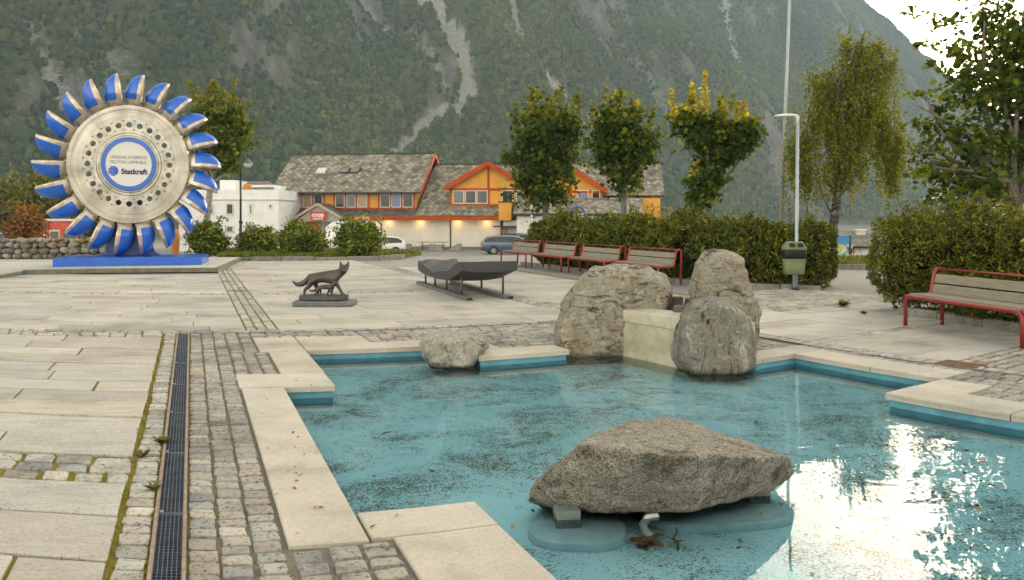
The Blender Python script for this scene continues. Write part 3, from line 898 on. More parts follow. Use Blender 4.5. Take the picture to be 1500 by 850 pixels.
for _ in range(34):
    c = gp(random.gauss(952, 12), random.gauss(800, 4), -.215); sp.append((c.x, c.y, -.215+random.random()*.05, random.uniform(.02,.045), tuple(q*random.uniform(.7,1.2) for q in LC[0])))
for _ in range(26):
    c = gp(random.gauss(870, 40), random.gauss(766, 5), -.2); sp.append((c.x, c.y, -.158+random.random()*.012, random.uniform(.012,.03), tuple(q*random.uniform(.8,1.3) for q in LC[1])))
o = leaf_scatter('fallen_leaves', sp, dry); tag(o, 'brown and yellow fallen leaves drifting in the pool', 'leaves', kind='stuff')
c = gp(566, 636, WL); o = leaf_scatter('green_leaf', [(c.x, c.y, WL+.006, .055, (.07,.09,.02))], dry); tag(o, 'single dark green leaf floating in the left of the pool', 'leaf')

# ================================================================== weeds in the joints
wl = leaf_mat('weed_leaf', .3, .6)
def weed(px, py, s_, n, col, label=None, name='weed', z=0):
    c = gp(px, py, z); V_, F_, C_ = [], [], []
    for k in range(n):
        a = random.uniform(0, 2*PI); L2 = s_*random.uniform(.6, 1.1); w = L2*.16; e = random.uniform(.3, 1.2)
        dx, dy = math.cos(a), math.sin(a); b = len(V_)
        for (t, ww) in ((0,.4),(.45,1),(1,.05)):
            r = L2*t*math.cos(e*(1-.25*t)); zz = L2*t*math.sin(e)*(1-.3*t)
            for sg in (-1, 1): V_.append((c.x+dx*r-dy*w*ww*sg, c.y+dy*r+dx*w*ww*sg, z+.002+zz)); C_.append(tuple(q*random.uniform(.75,1.25) for q in col))
        F_ += [[b,b+1,b+3,b+2],[b+2,b+3,b+5,b+4]]
    o = np_mesh(name, V_, F_, wl, None, np.array(C_))
    if label: tag(o, label, 'weed')
    return o
weed(236, 650, .10, 34, (.11,.13,.025), 'leafy green weed beside the grate in the mossy cobble strip')
weed(207, 671, .09, 30, (.15,.11,.05), 'brownish weed at the corner of the mossy cobble rows')
weed(224, 718, .08, 30, (.13,.15,.03), 'green weed growing at the drain edge, nearest of the three')
weed(1235, 449, .19, 110, (.15,.19,.03), 'round tuft of bright grass on the cobbles by the right hedge')
weed(1265, 460, .10, 60, (.13,.17,.03), 'small grass tuft beside the foot of the right hedge')
# moss and fine grass along the joints
V_, F_, C_ = [], [], []
def blades(x, y, n, s_, hgt_, col):
    for _ in range(n):
        a = random.uniform(0, 2*PI); px_, py_ = x+random.gauss(0, s_), y+random.gauss(0, s_); b = len(V_)
        l = hgt_*random.uniform(.4, 1.2); w = .004; dx, dy = math.cos(a), math.sin(a)
        V_.extend([(px_-dy*w,py_+dx*w,-.012),(px_+dy*w,py_-dx*w,-.012),(px_+dx*l*.5+dy*w*.5,py_+dy*l*.5-dx*w*.5,l*.8-.01),(px_+dx*l*.7,py_+dy*l*.7,l-.01)])
        q = random.uniform(.7,1.3); C_.extend([(col[0]*q,col[1]*q,col[2]*q)]*4); F_.append([b,b+1,b+2,b+3])
MO = (.17,.15,.03)
for v in np.arange(2.2, 11.4, .02):
    for u in (-.375, -.198):
        if random.random() < .55*fbm(np.array([v*2.0]), np.array([u*50]), 3)[0]*1.6:
            x, y, _ = W(u+random.gauss(0,.008), v); blades(x, y, 3, .012, .022, MO)
for v in (4.40, 3.80, 3.18, 4.935, 5.485, 11.47, 11.68):
    for u in np.arange(-4, -.4, .03):
        if random.random() < .42 and v < 11: x, y, _ = W(u, v+random.gauss(0,.006)); blades(x, y, 2, .014, .02, MO)
for u in np.arange(-6, 7, .24):
    for _ in range(2): x, y, _z = W(u+random.gauss(0,.03), 11.57+random.gauss(0,.05)); blades(x, y, 4, .025, .03, MO)
for _ in range(260):
    u, v = random.uniform(7.4, 10.5), random.choice([4.75,4.92,5.1,5.27,5.45]); x, y, _z = W(u, v+random.gauss(0,.01)); blades(x, y, 4, .03, .025, MO)
o = np_mesh('joint_moss', V_, F_, wl, None, np.array(C_)); tag(o, 'yellow-green moss and fine grass in the paving joints', 'moss', kind='stuff')

# ================================================================== red benches
red = simple('bench_red_paint', (.25,.024,.018), (.19,.02,.016), .38, 0, 7, .05, 60)
slat_m, nt, out = new_mat('weathered_wood')
v = coords(nt, 'Object', (1.2, 30, 30)); n = noise_tex(nt, v, 3, 6, .65, .3)
r = ramp(nt, [(.25, (.12,.10,.072)), (.5, (.235,.205,.155)), (.75, (.33,.295,.235))]); nt.links.new(n.outputs[0], r.inputs[0])
principled(nt, out, r.outputs[0], .75, 0, bump(nt, n.outputs[0], .25, .006), .3)
foot_m = simple('foot_plate', (.30,.29,.27), (.15,.15,.14), .5, .5)
BL = 2.15
def make_bench(label):
    """local frame: +x along the bench, the sitter looks towards -y; origin under the middle of the front edge"""
    b = empty('park_bench', (0,0,0), 0, label, 'bench', 'red benches with grey slats')
    mb = MB(); r = .029; h = BL/2
    mb.tube(fillet([(-h,0,0),(-h,0,.44),(h,0,.44),(h,0,0)], .13, 7), r, 10)
    mb.build('front_frame', red, b)
    for sg in (-1, 1):
        mb = MB()
        mb.tube(fillet([(sg*h,.62,0),(sg*h,.64,.84),(sg*h,.50,.84),(sg*h,.42,.44),(sg*h,.0,.44)], .09, 6), r, 10)
        mb.build('side_frame', red, b)
        mb = MB(); mb.tube([(sg*h,.62,0),(sg*h,.62,.07)], .028, 10); mb.build('foot', foot_m, b)
    mb = MB(); mb.tube([(-h,.57,.842),(h,.57,.842)], .016, 8); mb.tube([(-h,.44,.43),(h,.44,.43)], .016, 8); mb.build('rail', red, b)
    for k, y in enumerate((.035,.165,.295)):
        mb = MB(); mb.box((-h+.03,y,.455),(h-.03,y+.115,.49)); mb.build('seat_slat', slat_m, b, bevel=.006)
    for k, (y, z) in enumerate(((.452,.55),(.488,.70))):
        M = Matrix.Translation((0,y,z)) @ Matrix.Rotation(math.radians(-13), 4, 'X')
        mb = MB(); mb.box((-h+.03,-.016,-.065),(h-.03,.016,.07), 0, M); o = mb.build('back_slat', slat_m, b, bevel=.006)
    return b
bench0 = make_bench('red tube bench on its own at the right edge, in front of the thick hedge')
def place_bench(b, left_front, dirv, label=None):
    d2 = Vector(dirv).normalized()
    ang = math.atan2(d2.y, d2.x); mid = Vector(left_front) + d2*(BL/2)
    b.location = (mid.x, mid.y, 0); b.rotation_euler[2] = ang
    if label: b['label'] = label
place_bench(bench0, (5.86, 12.2, 0), (.20, -.98, 0))
row_d = Vector((.385, -.92, 0)).normalized(); back = Vector((-row_d.y, row_d.x, 0))      # behind the sitter
rr_end = gp(997, 417.4) - back*.62                              # front right leg of the nearest bench
labs = ['red bench in the row nearest the tall fountain boulder', 'red bench in the row, the one half hidden by the long fountain boulder', 'red bench in the row between the far end bench and the half hidden one', 'red bench at the far end of the row beside the blue car']
for k, lab in enumerate(labs):
    b = copy_tree(bench0)
    e = rr_end - row_d*(k*2.62 + BL)
    place_bench(b, e, row_d, lab)

# ================================================================== lamp post with litter bin, flagpole
galv = simple('lamp_post_paint', (.40,.44,.46), (.30,.335,.35), .45, .4, 5)
whitep = simple('lamp_white', (.62,.62,.58), (.5,.5,.46), .45, 0, 5)
lp = gp(1165, 425); lz = lambda py: H-(py-HY)/F*lp.y
L = empty('street_lamp', lp, 0, 'slim grey lamp post with a flat white head, carrying the green bin', 'street lamp')
mb = MB(); mb.tube([(0,0,0),(0,0,1.0)], .058, 14); mb.tube([(0,0,1.0),(.03,0,1.04),(.05,0,lz(180))], [.058,.042,.034], 14); mb.build('pole', galv, L)
mb = MB(); mb.tube([(0,0,0),(0,0,.06)], .085, 14); mb.build('base_collar', simple('black_rubber', (.03,.03,.03), None, .7), L)
mb = MB(); zt = lz(172)
mb.tube(fillet([(.05,0,lz(182)),(.05,0,zt+.02),(-.02,0,zt+.03)], .05), [.04]*9, 12); mb.build('elbow', whitep, L)
mb = MB()
sec = [(-.01,.05,.06),(-.10,.08,.085),(-.25,.095,.085),(-.38,.08,.07),(-.46,.035,.03)]
vs, fs = [], []
for x, w, h_ in sec:
    vs += [Vector((x, w*math.cos(2*PI*k/14), zt+.03+h_*.6*math.sin(2*PI*k/14)*(1 if math.sin(2*PI*k/14) > 0 else .45)-(.05*(x+.02)**2))) for k in range(14)]
for i in range(len(sec)-1): fs += [(i*14+k, i*14+(k+1)%14, (i+1)*14+(k+1)%14, (i+1)*14+k) for k in range(14)]
fs += [tuple(range(13,-1,-1)), tuple(range((len(sec)-1)*14, len(sec)*14))]
mb.add(vs, fs, 0, True); mb.build('lamp_head', whitep, L)

bz = lambda py: H-(py-HY)/F*(lp.y-.2)
B = empty('litter_bin', lp+Vector((-.1,-.2,0)), 0, 'olive green litter bin with a black bag, fixed to the lamp post', 'litter bin')
olive = simple('bin_green', (.135,.16,.065), (.105,.125,.05), .5, 0, 6); bag_m = simple('black_bag', (.012,.011,.013), (.006,.006,.006), .38, 0, 12, .9, 18, spec=.3)
mb = MB(); z0, z1, z2, z3 = bz(402), bz(378), bz(366), bz(354)
def rr(w, d, z, n=20, e=.45):
    return [(w*math.copysign(abs(math.cos(2*PI*k/n))**e, math.cos(2*PI*k/n)), d*math.copysign(abs(math.sin(2*PI*k/n))**e, math.sin(2*PI*k/n)), z) for k in range(n)]
def loft(mb, rings, m=0, smooth=True, cap=True):
    n = len(rings[0]); vs = [p for r in rings for p in r]; fs = []
    for i in range(len(rings)-1): fs += [(i*n+k, i*n+(k+1)%n, (i+1)*n+(k+1)%n, (i+1)*n+k) for k in range(n)]
    if cap: fs += [tuple(range(n-1,-1,-1)), tuple(range((len(rings)-1)*n, len(rings)*n))]
    mb.add(vs, fs, m, smooth)
loft(mb, [rr(.20,.13,z0), rr(.21,.14,z0+.02), rr(.235,.155,z1)]); mb.build('bin_body', olive, B)
mb = MB(); loft(mb, [rr(.24,.16,z1-.01), rr(.252,.17,z1+.05), rr(.246,.166,z2-.05), rr(.25,.168,z2)]); mb.build('bin_bag', bag_m, B)
mb = MB(); loft(mb, [rr(.255,.175,z2-.005), rr(.262,.18,z2+.02), rr(.255,.175,z2+.045), rr(.17,.12,z3-.01), rr(.14,.10,z3)]); lid = mb.build('bin_lid', olive, B)
for sg in (-1, 1):
    mb = MB(); M = Matrix.Translation((sg*.092,-.160,z2+.105)) @ Matrix.Rotation(math.radians(-24), 4, 'X') @ Matrix.Rotation(PI/2, 4, 'X')
    mb.add([M @ Vector(p) for p in rr(.070,.050,0.004,16,.75)], [tuple(range(16))]); mb.build('bin_opening', dark_m, lid)
for zz_ in (z2-.25, z1-.25): mb = MB(); mb.box((.02,.1,zz_),(.16,.22,zz_+.05)); mb.build('bracket', galv, B)

fp = ap(1142, 345, 30.0); fp.z = terrain(fp.x, fp.y); ft_ = ap(1158.5, -60, 30.0)
Fg = empty('flagpole', fp, 0, 'tall bare grey flagpole rising out of the frame behind the lamp post', 'flagpole')
mb = MB(); dv = ft_-fp; mb.tube([(0,0,0), tuple(dv*.5), tuple(dv)], [.085,.065,.05], 12); mb.build('pole', galv, Fg)
mb = MB(); mb.tube([(-.02,-.11,1.0), tuple(dv*.5+Vector((-.07,-.1,0))), tuple(dv+Vector((-.03,-.07,0)))], .012, 5); mb.build('halyard', simple('pale_rope', (.5,.48,.42), None, .8), Fg)
mb = MB(); q = dv*.42; mb.tube([tuple(q), tuple(q*1.012)], .10, 10); mb.build('collar', galv, Fg)

# ================================================================== fox statue
bronze = simple('bronze', (.085,.070,.062), (.045,.037,.034), .42, .55, 5, .25, 30, rvar=.2)
granb = simple('dark_granite_base', (.15,.148,.14), (.09,.09,.085), .8, 0, 12, .6, 40)
slab_b = simple('dark_plinth', (.055,.055,.055), (.04,.04,.04), .5, 0, 8)
fc = gp(476, 448); fy = fc.y
S = fy/F                                                        # metres per pixel there
fx = empty('fox_statue', fc, 0, 'dark bronze statue of a fox with a cub on a low stone base', 'statue')
def q_(px, py, dy=0.0): return (px-476)*S, dy, (448-py)*S
mb = MB()
vsb = [(431,437.5),(433,447),(440,449.5),(500,449.5),(521,447),(520,440),(517,439.5),(440,441)]
def bx(px0, py0, px1, py1, d0, d1, m=0):
    x0, _, z1 = q_(px0, py0); x1, _, z0 = q_(px1, py1); mb.box((x0,d0,max(z0,0)), (x1,d1,z1), m)
bx(432, 440, 520, 449, -.22, .26); o = mb.build('base', granb, fx, bevel=.03, seg=2)
mb = MB(); n = 28
loft(mb, [[(x*.99, y, .118) for x, y, z in rr(.445,.17,0,n,.55)], [(x, y, .125) for x, y, z in rr(.445,.17,0,n,.55)], [(x, y, .195) for x, y, z in rr(.445,.17,0,n,.55)], [(x*.98, y*.96, .202) for x, y, z in rr(.445,.17,0,n,.55)]], 0, False)
o = mb.build('plinth', slab_b, fx); o.location.x = (474.5-476)*S
# the fox: one continuous body
def P(px, py, dy=0.0):
    x, _, z = q_(px, py); return (x, dy, z)
V = []; R = []; E = []
def node(p, r, par=None):
    V.append(p); R.append(r)
    if par is not None: E.append((par, len(V)-1))
    return len(V)-1
hip = node(P(460.5,405,.02), .092); mid = node(P(474,405.5,.02), .094, hip); che = node(P(489,406,.02), .098, mid)
neck = node(P(500,399.5,.0), .068, che); hd = node(P(504.8,393.6,-.03), .078, neck); sn = node(P(506.4,396.4,-.11), .044, hd); nose = node(P(507,397.4,-.165), .024, sn)
for ex, s_ in ((498.6,-1), (511.2,1)):
    e1 = node(P(505+(ex-505)*.78,389.0,-.02), .034, hd); e2 = node(P(ex,382.6,-.01), .007, e1)
t1 = node(P(454,405,.03), .045, hip); t2 = node(P(449,411,.05), .048, t1); t3 = node(P(441,417,.05), .052, t2); t4 = node(P(433,417,.04), .034, t3); t5 = node(P(427,411.5,.03), .009, t4)
# rear legs
a = node(P(457,413,-.05), .060, hip); b_ = node(P(452,421,-.06), .036, a); c_ = node(P(447.5,424,-.06), .026, b_); e = node(P(447,431.5,-.06), .022, c_); f_ = node(P(450.5,432.2,-.075), .018, e)
a = node(P(460,413,.09), .058, hip); b_ = node(P(461,420,.10), .034, a); c_ = node(P(463,425,.10), .026, b_); e = node(P(464,431.5,.10), .022, c_); f_ = node(P(467,432.2,.09), .018, e)
# front legs
a = node(P(492,413,-.05), .050, che); b_ = node(P(497.5,421,-.06), .030, a); c_ = node(P(503,430.5,-.065), .022, b_); f_ = node(P(507,431.5,-.08), .019, c_)
a = node(P(487,414,.08), .048, che); b_ = node(P(485.5,422,.09), .029, a); c_ = node(P(484,431,.09), .021, b_); f_ = node(P(487.5,432,.08), .018, c_)
skin('fox_body', V, E, [r*1.13 for r in R], bronze, fx, 2, 0)
V, R, E = [], [], []
dyc = -.13
hip = node(P(470.5,419.5,dyc), .040); mid = node(P(478,420,dyc), .041, hip); che = node(P(486,419.5,dyc), .041, mid); neck = node(P(490,416.5,dyc-.01), .032, che); hd = node(P(492.8,413.8,dyc-.03), .036, neck); sn = node(P(493.6,415.6,dyc-.065), .02, hd)
for ex in (489.8, 495.8): node(P(ex,410.8,dyc-.02), .010, hd)
t1 = node(P(467,421,dyc), .02, hip); t2 = node(P(463,425,dyc), .021, t1); t3 = node(P(458,425.5,dyc), .018, t2); t4 = node(P(454.5,423.3,dyc), .006, t3)
for (x0, x1, x2, dd) in ((467.5,464.5,463.2,-.03),(471,472,473.5,.03),(484,481.5,480.6,.03),(487,489.5,491.5,-.03)):
    par = hip if x0 < 475 else che
    a = node(P(x0,425,dyc+dd), .021, par); b_ = node(P(x1,429.5,dyc+dd), .013, a); c_ = node(P(x2,432.2,dyc+dd), .011, b_); f_ = node(P(x2+1.4,432.4,dyc+dd-.01), .009, c_)
skin('cub_body', V, E, [r*1.1 for r in R], bronze, fx, 2, 0)

# ================================================================== dark wave sculpture on steel legs
slate = simple('dark_slate', (.046,.047,.046), (.018,.019,.019), .5, 0, 7, .5, 22, stretch=(.6,4,4), rvar=.25)
cor = simple('worn_corner', (.25,.13,.03), (.12,.07,.02), .8)
p0 = gp(718, 440); p1 = gp(634, 414.5)                          # near end and far end of its centre line
SD = (p0-p1); SL_ = SD.length; SDn = SD.normalized()
sp_ = empty('wave_sculpture', p0, math.atan2(SDn.y, SDn.x), 'dark slate sculpture with a wavy top on thin steel legs', 'sculpture')
# local x runs from the far end (-SL_) to the near end (0)
st = [(-4.55,.40,.33,.55),(-4.50,.50,.29,.72),(-4.35,.575,.27,.8),(-4.15,.60,.28,.86),(-3.95,.55,.28,.9),(-3.8,.50,.26,.92),(-3.6,.53,.25,.94),(-3.35,.50,.245,.96),(-3.1,.46,.235,.98),(-2.8,.465,.23,1.0),(-2.5,.43,.225,1.0),
      (-2.2,.42,.225,1.0),(-1.95,.45,.23,1.0),(-1.7,.455,.235,1.0),(-1.45,.50,.245,1.02),(-1.2,.53,.26,1.02),(-.95,.575,.29,1.03),(-.7,.66,.335,1.04),(-.45,.715,.39,1.05),(-.2,.745,.45,1.06),(-.02,.76,.50,1.07),(.0,.755,.51,1.06)]
vs, fs = [], []
rows = 11
for i, (x, zt_, zb, w) in enumerate(st):
    hw = w*.54; j = lambda a: random.gauss(0, a)
    w_amp = .018 if x < -.6 else .004
    ring = []
    for k in range(rows):
        t = -1+2*k/(rows-1); ring.append((x+.12*t*0, t*hw, zt_+w_amp*math.sin(5*t+i)+j(.004)*(x<-.5)))
    lowr = zb-.065
    for k in range(rows):
        t = 1-2*k/(rows-1); e = abs(t)**3
        ring.append((x, t*hw*(.99), lowr+ (.05*e if x > -.9 else .03*e) + .10))
    vs += ring
n = 2*rows
for i in range(len(st)-1): fs += [(i*n+k, i*n+(k+1)%n, (i+1)*n+(k+1)%n, (i+1)*n+k) for k in range(n)]
fs += [tuple(range(n-1,-1,-1)), tuple(range((len(st)-1)*n, len(st)*n))]
mb = MB(); mb.add(vs, fs, 0, False); o = mb.build('slab', slate, sp_, bevel=.02)
leg_m = simple('rusty_steel_leg', (.13,.12,.115), (.07,.06,.055), .6, .5, 10); rail2 = simple('grey_steel_rail', (.20,.21,.215), (.10,.10,.10), .6, .4, 8)
for y in (-.42, .42):
    mb = MB(); mb.box((-4.3,y-.07,.004),(.0,y+.07,.075)); mb.box((-.004,y-.05,.016),(.006,y+.05,.064), 1); mb.build('rail', [rail2, dark_m], sp_)
for (x, y) in ((-.55,-.42),(-1.7,-.42),(-2.7,-.42),(-3.6,-.42),(-.45,.42),(-1.9,.42)):
    ztop = np.interp(x, [s_[0] for s_ in st], [s_[2] for s_ in st])+.14
    mb = MB(); mb.tube([(x,y,.07),(x,y,float(ztop))], .024, 10); mb.build('leg', leg_m, sp_)
for (x, y, z) in ((.22, .0, .03), (-4.4, -.3, .05)):
    pass

# ================================================================== Pelton wheel
blue = simple('wheel_blue', (.007,.10,.50), (.005,.08,.42), .24, 0, 3, spec=.6)
dblue = simple('stand_blue', (.010,.055,.28), (.008,.045,.22), .35, 0, 3)
metal, nt, out = new_mat('worn_steel_painted_sheen')
v = coords(nt, 'Object'); n1 = noise_tex(nt, v, 1.3, 6, .65, .8); n2 = noise_tex(nt, v, 9, 5, .7)
sx_n = N(nt, 'ShaderNodeSeparateXYZ'); nt.links.new(v, sx_n.inputs[0]); rad_ = math_n(nt, 'SQRT', math_n(nt, 'ADD', math_n(nt, 'POWER', sx_n.outputs[0], 2), math_n(nt, 'POWER', sx_n.outputs[2], 2))); cmb = N(nt, 'ShaderNodeCombineXYZ'); nt.links.new(math_n(nt, 'MULTIPLY', rad_, 9), cmb.inputs[0]); nt.links.new(math_n(nt, 'ARCTAN2', sx_n.outputs[2], sx_n.outputs[0]), cmb.inputs[1])
n1 = noise_tex(nt, cmb.outputs[0], 1.0, 5, .6)
r1 = ramp(nt, [(.25, (.255,.225,.185)), (.48, (.35,.33,.295)), (.7, (.46,.445,.42))]); nt.links.new(n1.outputs[0], r1.inputs[0])
cm2 = N(nt, 'ShaderNodeCombineXYZ'); nt.links.new(math_n(nt, 'MULTIPLY', math_n(nt, 'ARCTAN2', sx_n.outputs[2], sx_n.outputs[0]), 2.2), cm2.inputs[1]); nt.links.new(math_n(nt, 'MULTIPLY', rad_, .5), cm2.inputs[0]); n2 = noise_tex(nt, cm2.outputs[0], 1.0, 4, .6)
r2 = ramp(nt, [(.32, .62), (.5, .95), (.66, 1.18)]); nt.links.new(n2.outputs[0], r2.inputs[0])  # conic highlights of brushed metal, painted into the base colour by angle
principled(nt, out, mix(nt, r1.outputs[0], r2.outputs[0], 1, 'MULTIPLY'), .28, .9, bump(nt, n2.outputs[0], .02, .01))
stain = simple('bucket_rim_steel', (.62,.56,.47), (.20,.115,.05), .36, .7, 2.2, rvar=.2)
PX, PZ, WY = 190.0, 241.5, 26.2
wc = ap(PX, PZ, WY); K = WY/F                                   # metres per pixel
base_p = gp(188, 392); 
wh = empty('pelton_wheel', (wc.x, WY, .13), 0, 'giant steel turbine wheel with blue buckets standing on a blue plinth', 'turbine wheel')
wh.rotation_euler[2] = math.radians(21); wh.scale = (.945, 1, 1)
wz = wc.z-.13
RD, NB = 85*K, 22
# disc with 24 round holes
mb = MB()
ring_r, hole_r, nh, m_ = 57.5*K, 4.0*K, 24, 20
def disc(y, sgn):
    cells = []
    r_in, r_out = ring_r-7*K, ring_r+7*K
    for k in range(nh):
        t0 = 2*PI*(k-.5)/nh; t1 = 2*PI*(k+.5)/nh; tm = (t0+t1)/2
        cx_, cz_ = ring_r*math.cos(tm), ring_r*math.sin(tm)
        circ = [(cx_+hole_r*math.cos(tm+2*PI*i/m_), cz_+hole_r*math.sin(tm+2*PI*i/m_)) for i in range(m_)]
        outl = []
        for i in range(m_):
            a = 2*PI*i/m_; dx, dz = math.cos(a), math.sin(a)
            s_ = 1/max(abs(dx), abs(dz)); u = dx*s_; w = dz*s_
            rr_ = ring_r+u*7*K; tt = tm+w*(t1-t0)/2
            outl.append((rr_*math.cos(tt), rr_*math.sin(tt)))
        b0 = mb.add([(x, y, z) for x, z in outl]+[(x, y, z) for x, z in circ]+[(x, y+sgn*.34, z) for x, z in circ], [])
        for i in range(m_):
            i2 = (i+1) % m_
            mb.f.append([b0+i, b0+i2, b0+m_+i2, b0+m_+i]); mb.m.append(0); mb.s.append(False)
            mb.f.append([b0+m_+i, b0+m_+i2, b0+2*m_+i2, b0+2*m_+i]); mb.m.append(0); mb.s.append(False)
    Mx = Matrix.Rotation(PI/2, 4, 'X')
    s = -1 if sgn > 0 else 1
    # outer flange, and the hub stepping out towards the viewer
    def lathe2(prof): 
        mb.lathe([(r, -yy) for r, yy in prof], 96, 0, Mx @ Matrix.Identity(4), smooth=False)
    f = sgn
    lathe2([(r_out, y), (RD-2.2*K, y), (RD-2*K, y+f*.02), (RD-1.4*K, y+f*.02), (RD-1.2*K, y-f*.01), (RD, y), (RD+1*K, y+f*.06), (RD+1*K, 0)])
    lathe2([(r_in, y), (46*K, y), (45*K, y-f*.03), (42*K, y-f*.03), (41*K, y-f*.07), (36*K, y-f*.07), (0.01, y-f*.07)])
disc(-.21, 1); disc(.21, -1)
Mr_ = Matrix.Rotation(PI/2, 4, 'X')
mb.lathe([(RD-5*K,.212),(RD-5*K,.245),(RD+.6*K,.245),(RD+1.2*K,.22),(RD+1.2*K,-.22),(RD+.6*K,-.245),(RD-5*K,-.245),(RD-5*K,-.212)], 96, 0, Mr_, smooth=False)
o = mb.build('disc', metal, wh); o.location.z = wz
# buckets: double cups, blue outside, bare steel along the rim
def bucket_mesh():
    mb = MB(); nt_, nf = 16, 24
    r0, r1_ = 87*K, 134*K; Lr = r1_-r0
    vs = []
    for i in range(nt_+1):
        t = i/nt_; rad = r0+Lr*(1-(1-t)**1.25)
        tt = (rad-r0)/Lr
        w = max(0, 1-tt**2.6)**.55
        dep = 24*K*w*(.80+.2*min(1, tt/.3))
        ax = .40*max(0.02, (1-tt**5))**.5*(.50+.50*min(1, tt/.30))
        for k in range(nf+1):
            ph = PI*k/nf
            cup = math.sin(ph)**.85 if 0 < k < nf else 0
            notch = 1-.20*math.exp(-((ph-PI/2)/.16)**2)
            vs.append((-dep*cup*notch, -ax*math.cos(ph), rad))
    fs, ms = [], []
    for i in range(nt_):
        for k in range(nf):
            a = i*(nf+1)+k; fs.append((a, a+1, a+nf+2, a+nf+1))
            ms.append(1 if (i >= 2 and 1 <= k < nf-1) else 0)
    b0 = mb.add(vs, [])
    for f, m in zip(fs, ms): mb.f.append([b0+q for q in f]); mb.m.append(m); mb.s.append(True)
    # rolled rim: a narrow band of steel standing a little way along the open side
    rim = []
    for sgk in (0, nf):
        pts = [Vector(vs[i*(nf+1)+sgk]) + Vector((.0,0,0)) for i in range(nt_+1)]
        band = []
        for p in pts:
            band += [p+Vector((.0,0,0)), p+Vector((.05,0,0)), p+Vector((.05, -math.copysign(.05, p.y), 0))]
        b1 = mb.add(band, [])
        for i in range(nt_):
            for q in (0, 1):
                mb.f.append([b1+i*3+q, b1+i*3+q+1, b1+i*3+q+4, b1+i*3+q+3]); mb.m.append(0); mb.s.append(True)
    # splitter and inner faces
    inner = []
    for i in range(nt_+1):
        rad = vs[i*(nf+1)][2]; ax = abs(vs[i*(nf+1)][1])
        inner += [(.05,-max(ax-.05,0),rad),(-.12*(1-(i/nt_)**3),-ax*.5,rad),(.03,0,rad),(-.12*(1-(i/nt_)**3),ax*.5,rad),(.05,max(ax-.05,0),rad)]
    b2 = mb.add(inner, [])
    for i in range(nt_):
        for q in range(4): mb.f.append([b2+i*5+q, b2+i*5+q+1, b2+i*5+q+6, b2+i*5+q+5]); mb.m.append(0); mb.s.append(True)
    # root web running into the rim of the disc
    vw = [(-13*K,-.10,78*K),(7*K,-.10,78*K),(3*K,-.15,91*K),(-18*K,-.15,94*K),(-13*K,.10,78*K),(7*K,.10,78*K),(3*K,.15,91*K),(-18*K,.15,94*K)]
    mb.add(vw, [(0,1,2,3),(7,6,5,4),(0,4,5,1),(1,5,6,2),(2,6,7,3),(3,7,4,0)], 0)
    return mb
bk = bucket_mesh().build('bucket', [stain, blue], wh, fix=True)
for k in range(NB):
    o = bk if k == 0 else bk.copy()
    if k: COL.objects.link(o); o.parent = wh
    o.location = (0, 0, wz); o.rotation_euler = (0, math.radians(8.5)+2*PI*k/NB, 0)
# sign in the hub
white = simple('sign_white', (.60,.585,.55), (.57,.555,.52), .45, 0, 2)
grey_t = simple('sign_grey_ink', (.13,.13,.14), None, .6); navy = simple('sign_navy_ink', (.02,.035,.14), None, .5)
sg_ = MB(); Mx = Matrix.Translation((0,0,wz)) @ Matrix.Rotation(PI/2, 4, 'X')
sg_.lathe([(0,.40),(32.3*K,.40)], 64, 0, Mx, False); sign = sg_.build('sign_plate', white, wh)
sg_ = MB(); sg_.lathe([(32.3*K,.405),(32.6*K,.425),(38.5*K,.425),(38.8*K,.40),(38.8*K,.2)], 64, 0, Mx, False); sg_.build('sign_ring', blue, wh)
yS = -.404
def sgp(px, py): return ((px-190)*K+.0, yS, wz+(241.5-py)*K)
text_obj('lettering', 'VERDAS STØRSTE', 7.4*K, grey_t, sign, sgp(190, 232.2), width=50*K)
text_obj('lettering', 'PELTON LØPEHJUL', 7.4*K, grey_t, sign, sgp(190, 239.2), width=51*K)
text_obj('lettering', 'Statkraft', 10.6*K, navy, sign, sgp(197.8, 252.8), bold=.010, width=37*K)
mb = MB(); lc = sgp(168.6, 252.2); Rl = 7.2*K
for k in range(6):                                               # round mark cut into wavy bands, open on the left
    z0 = -1+2*k/6; z1 = z0+.245; pts = []
    x_of = lambda z: math.sqrt(max(0, 1-z*z))
    L0 = -x_of((z0+z1)/2)*1.0
    nn = 10; up, dn = [], []
    for i in range(nn+1):
        t = i/nn
        for lst, z in ((dn, z0), (up, z1)):
            xr = x_of(max(-.98, min(.98, z))); x = L0*(.85+.25*((k*37) % 5)/5)*(1-t)+xr*t
            zz = z+.10*math.sin(t*3.0+.4)*(1-t) if lst is dn else z+.10*math.sin(t*3.0+.4)*(1-t)+.09*t
            lst.append((x, max(-1, min(1, zz))))
    poly = dn+up[::-1]
    mb.add([(lc[0]+x*Rl, yS-.002, lc[2]+z*Rl) for x, z in poly], [tuple(range(len(poly)))])
mb.build('emblem', simple('sign_blue_ink', (.012,.10,.50), None, .5), sign, fix=False)
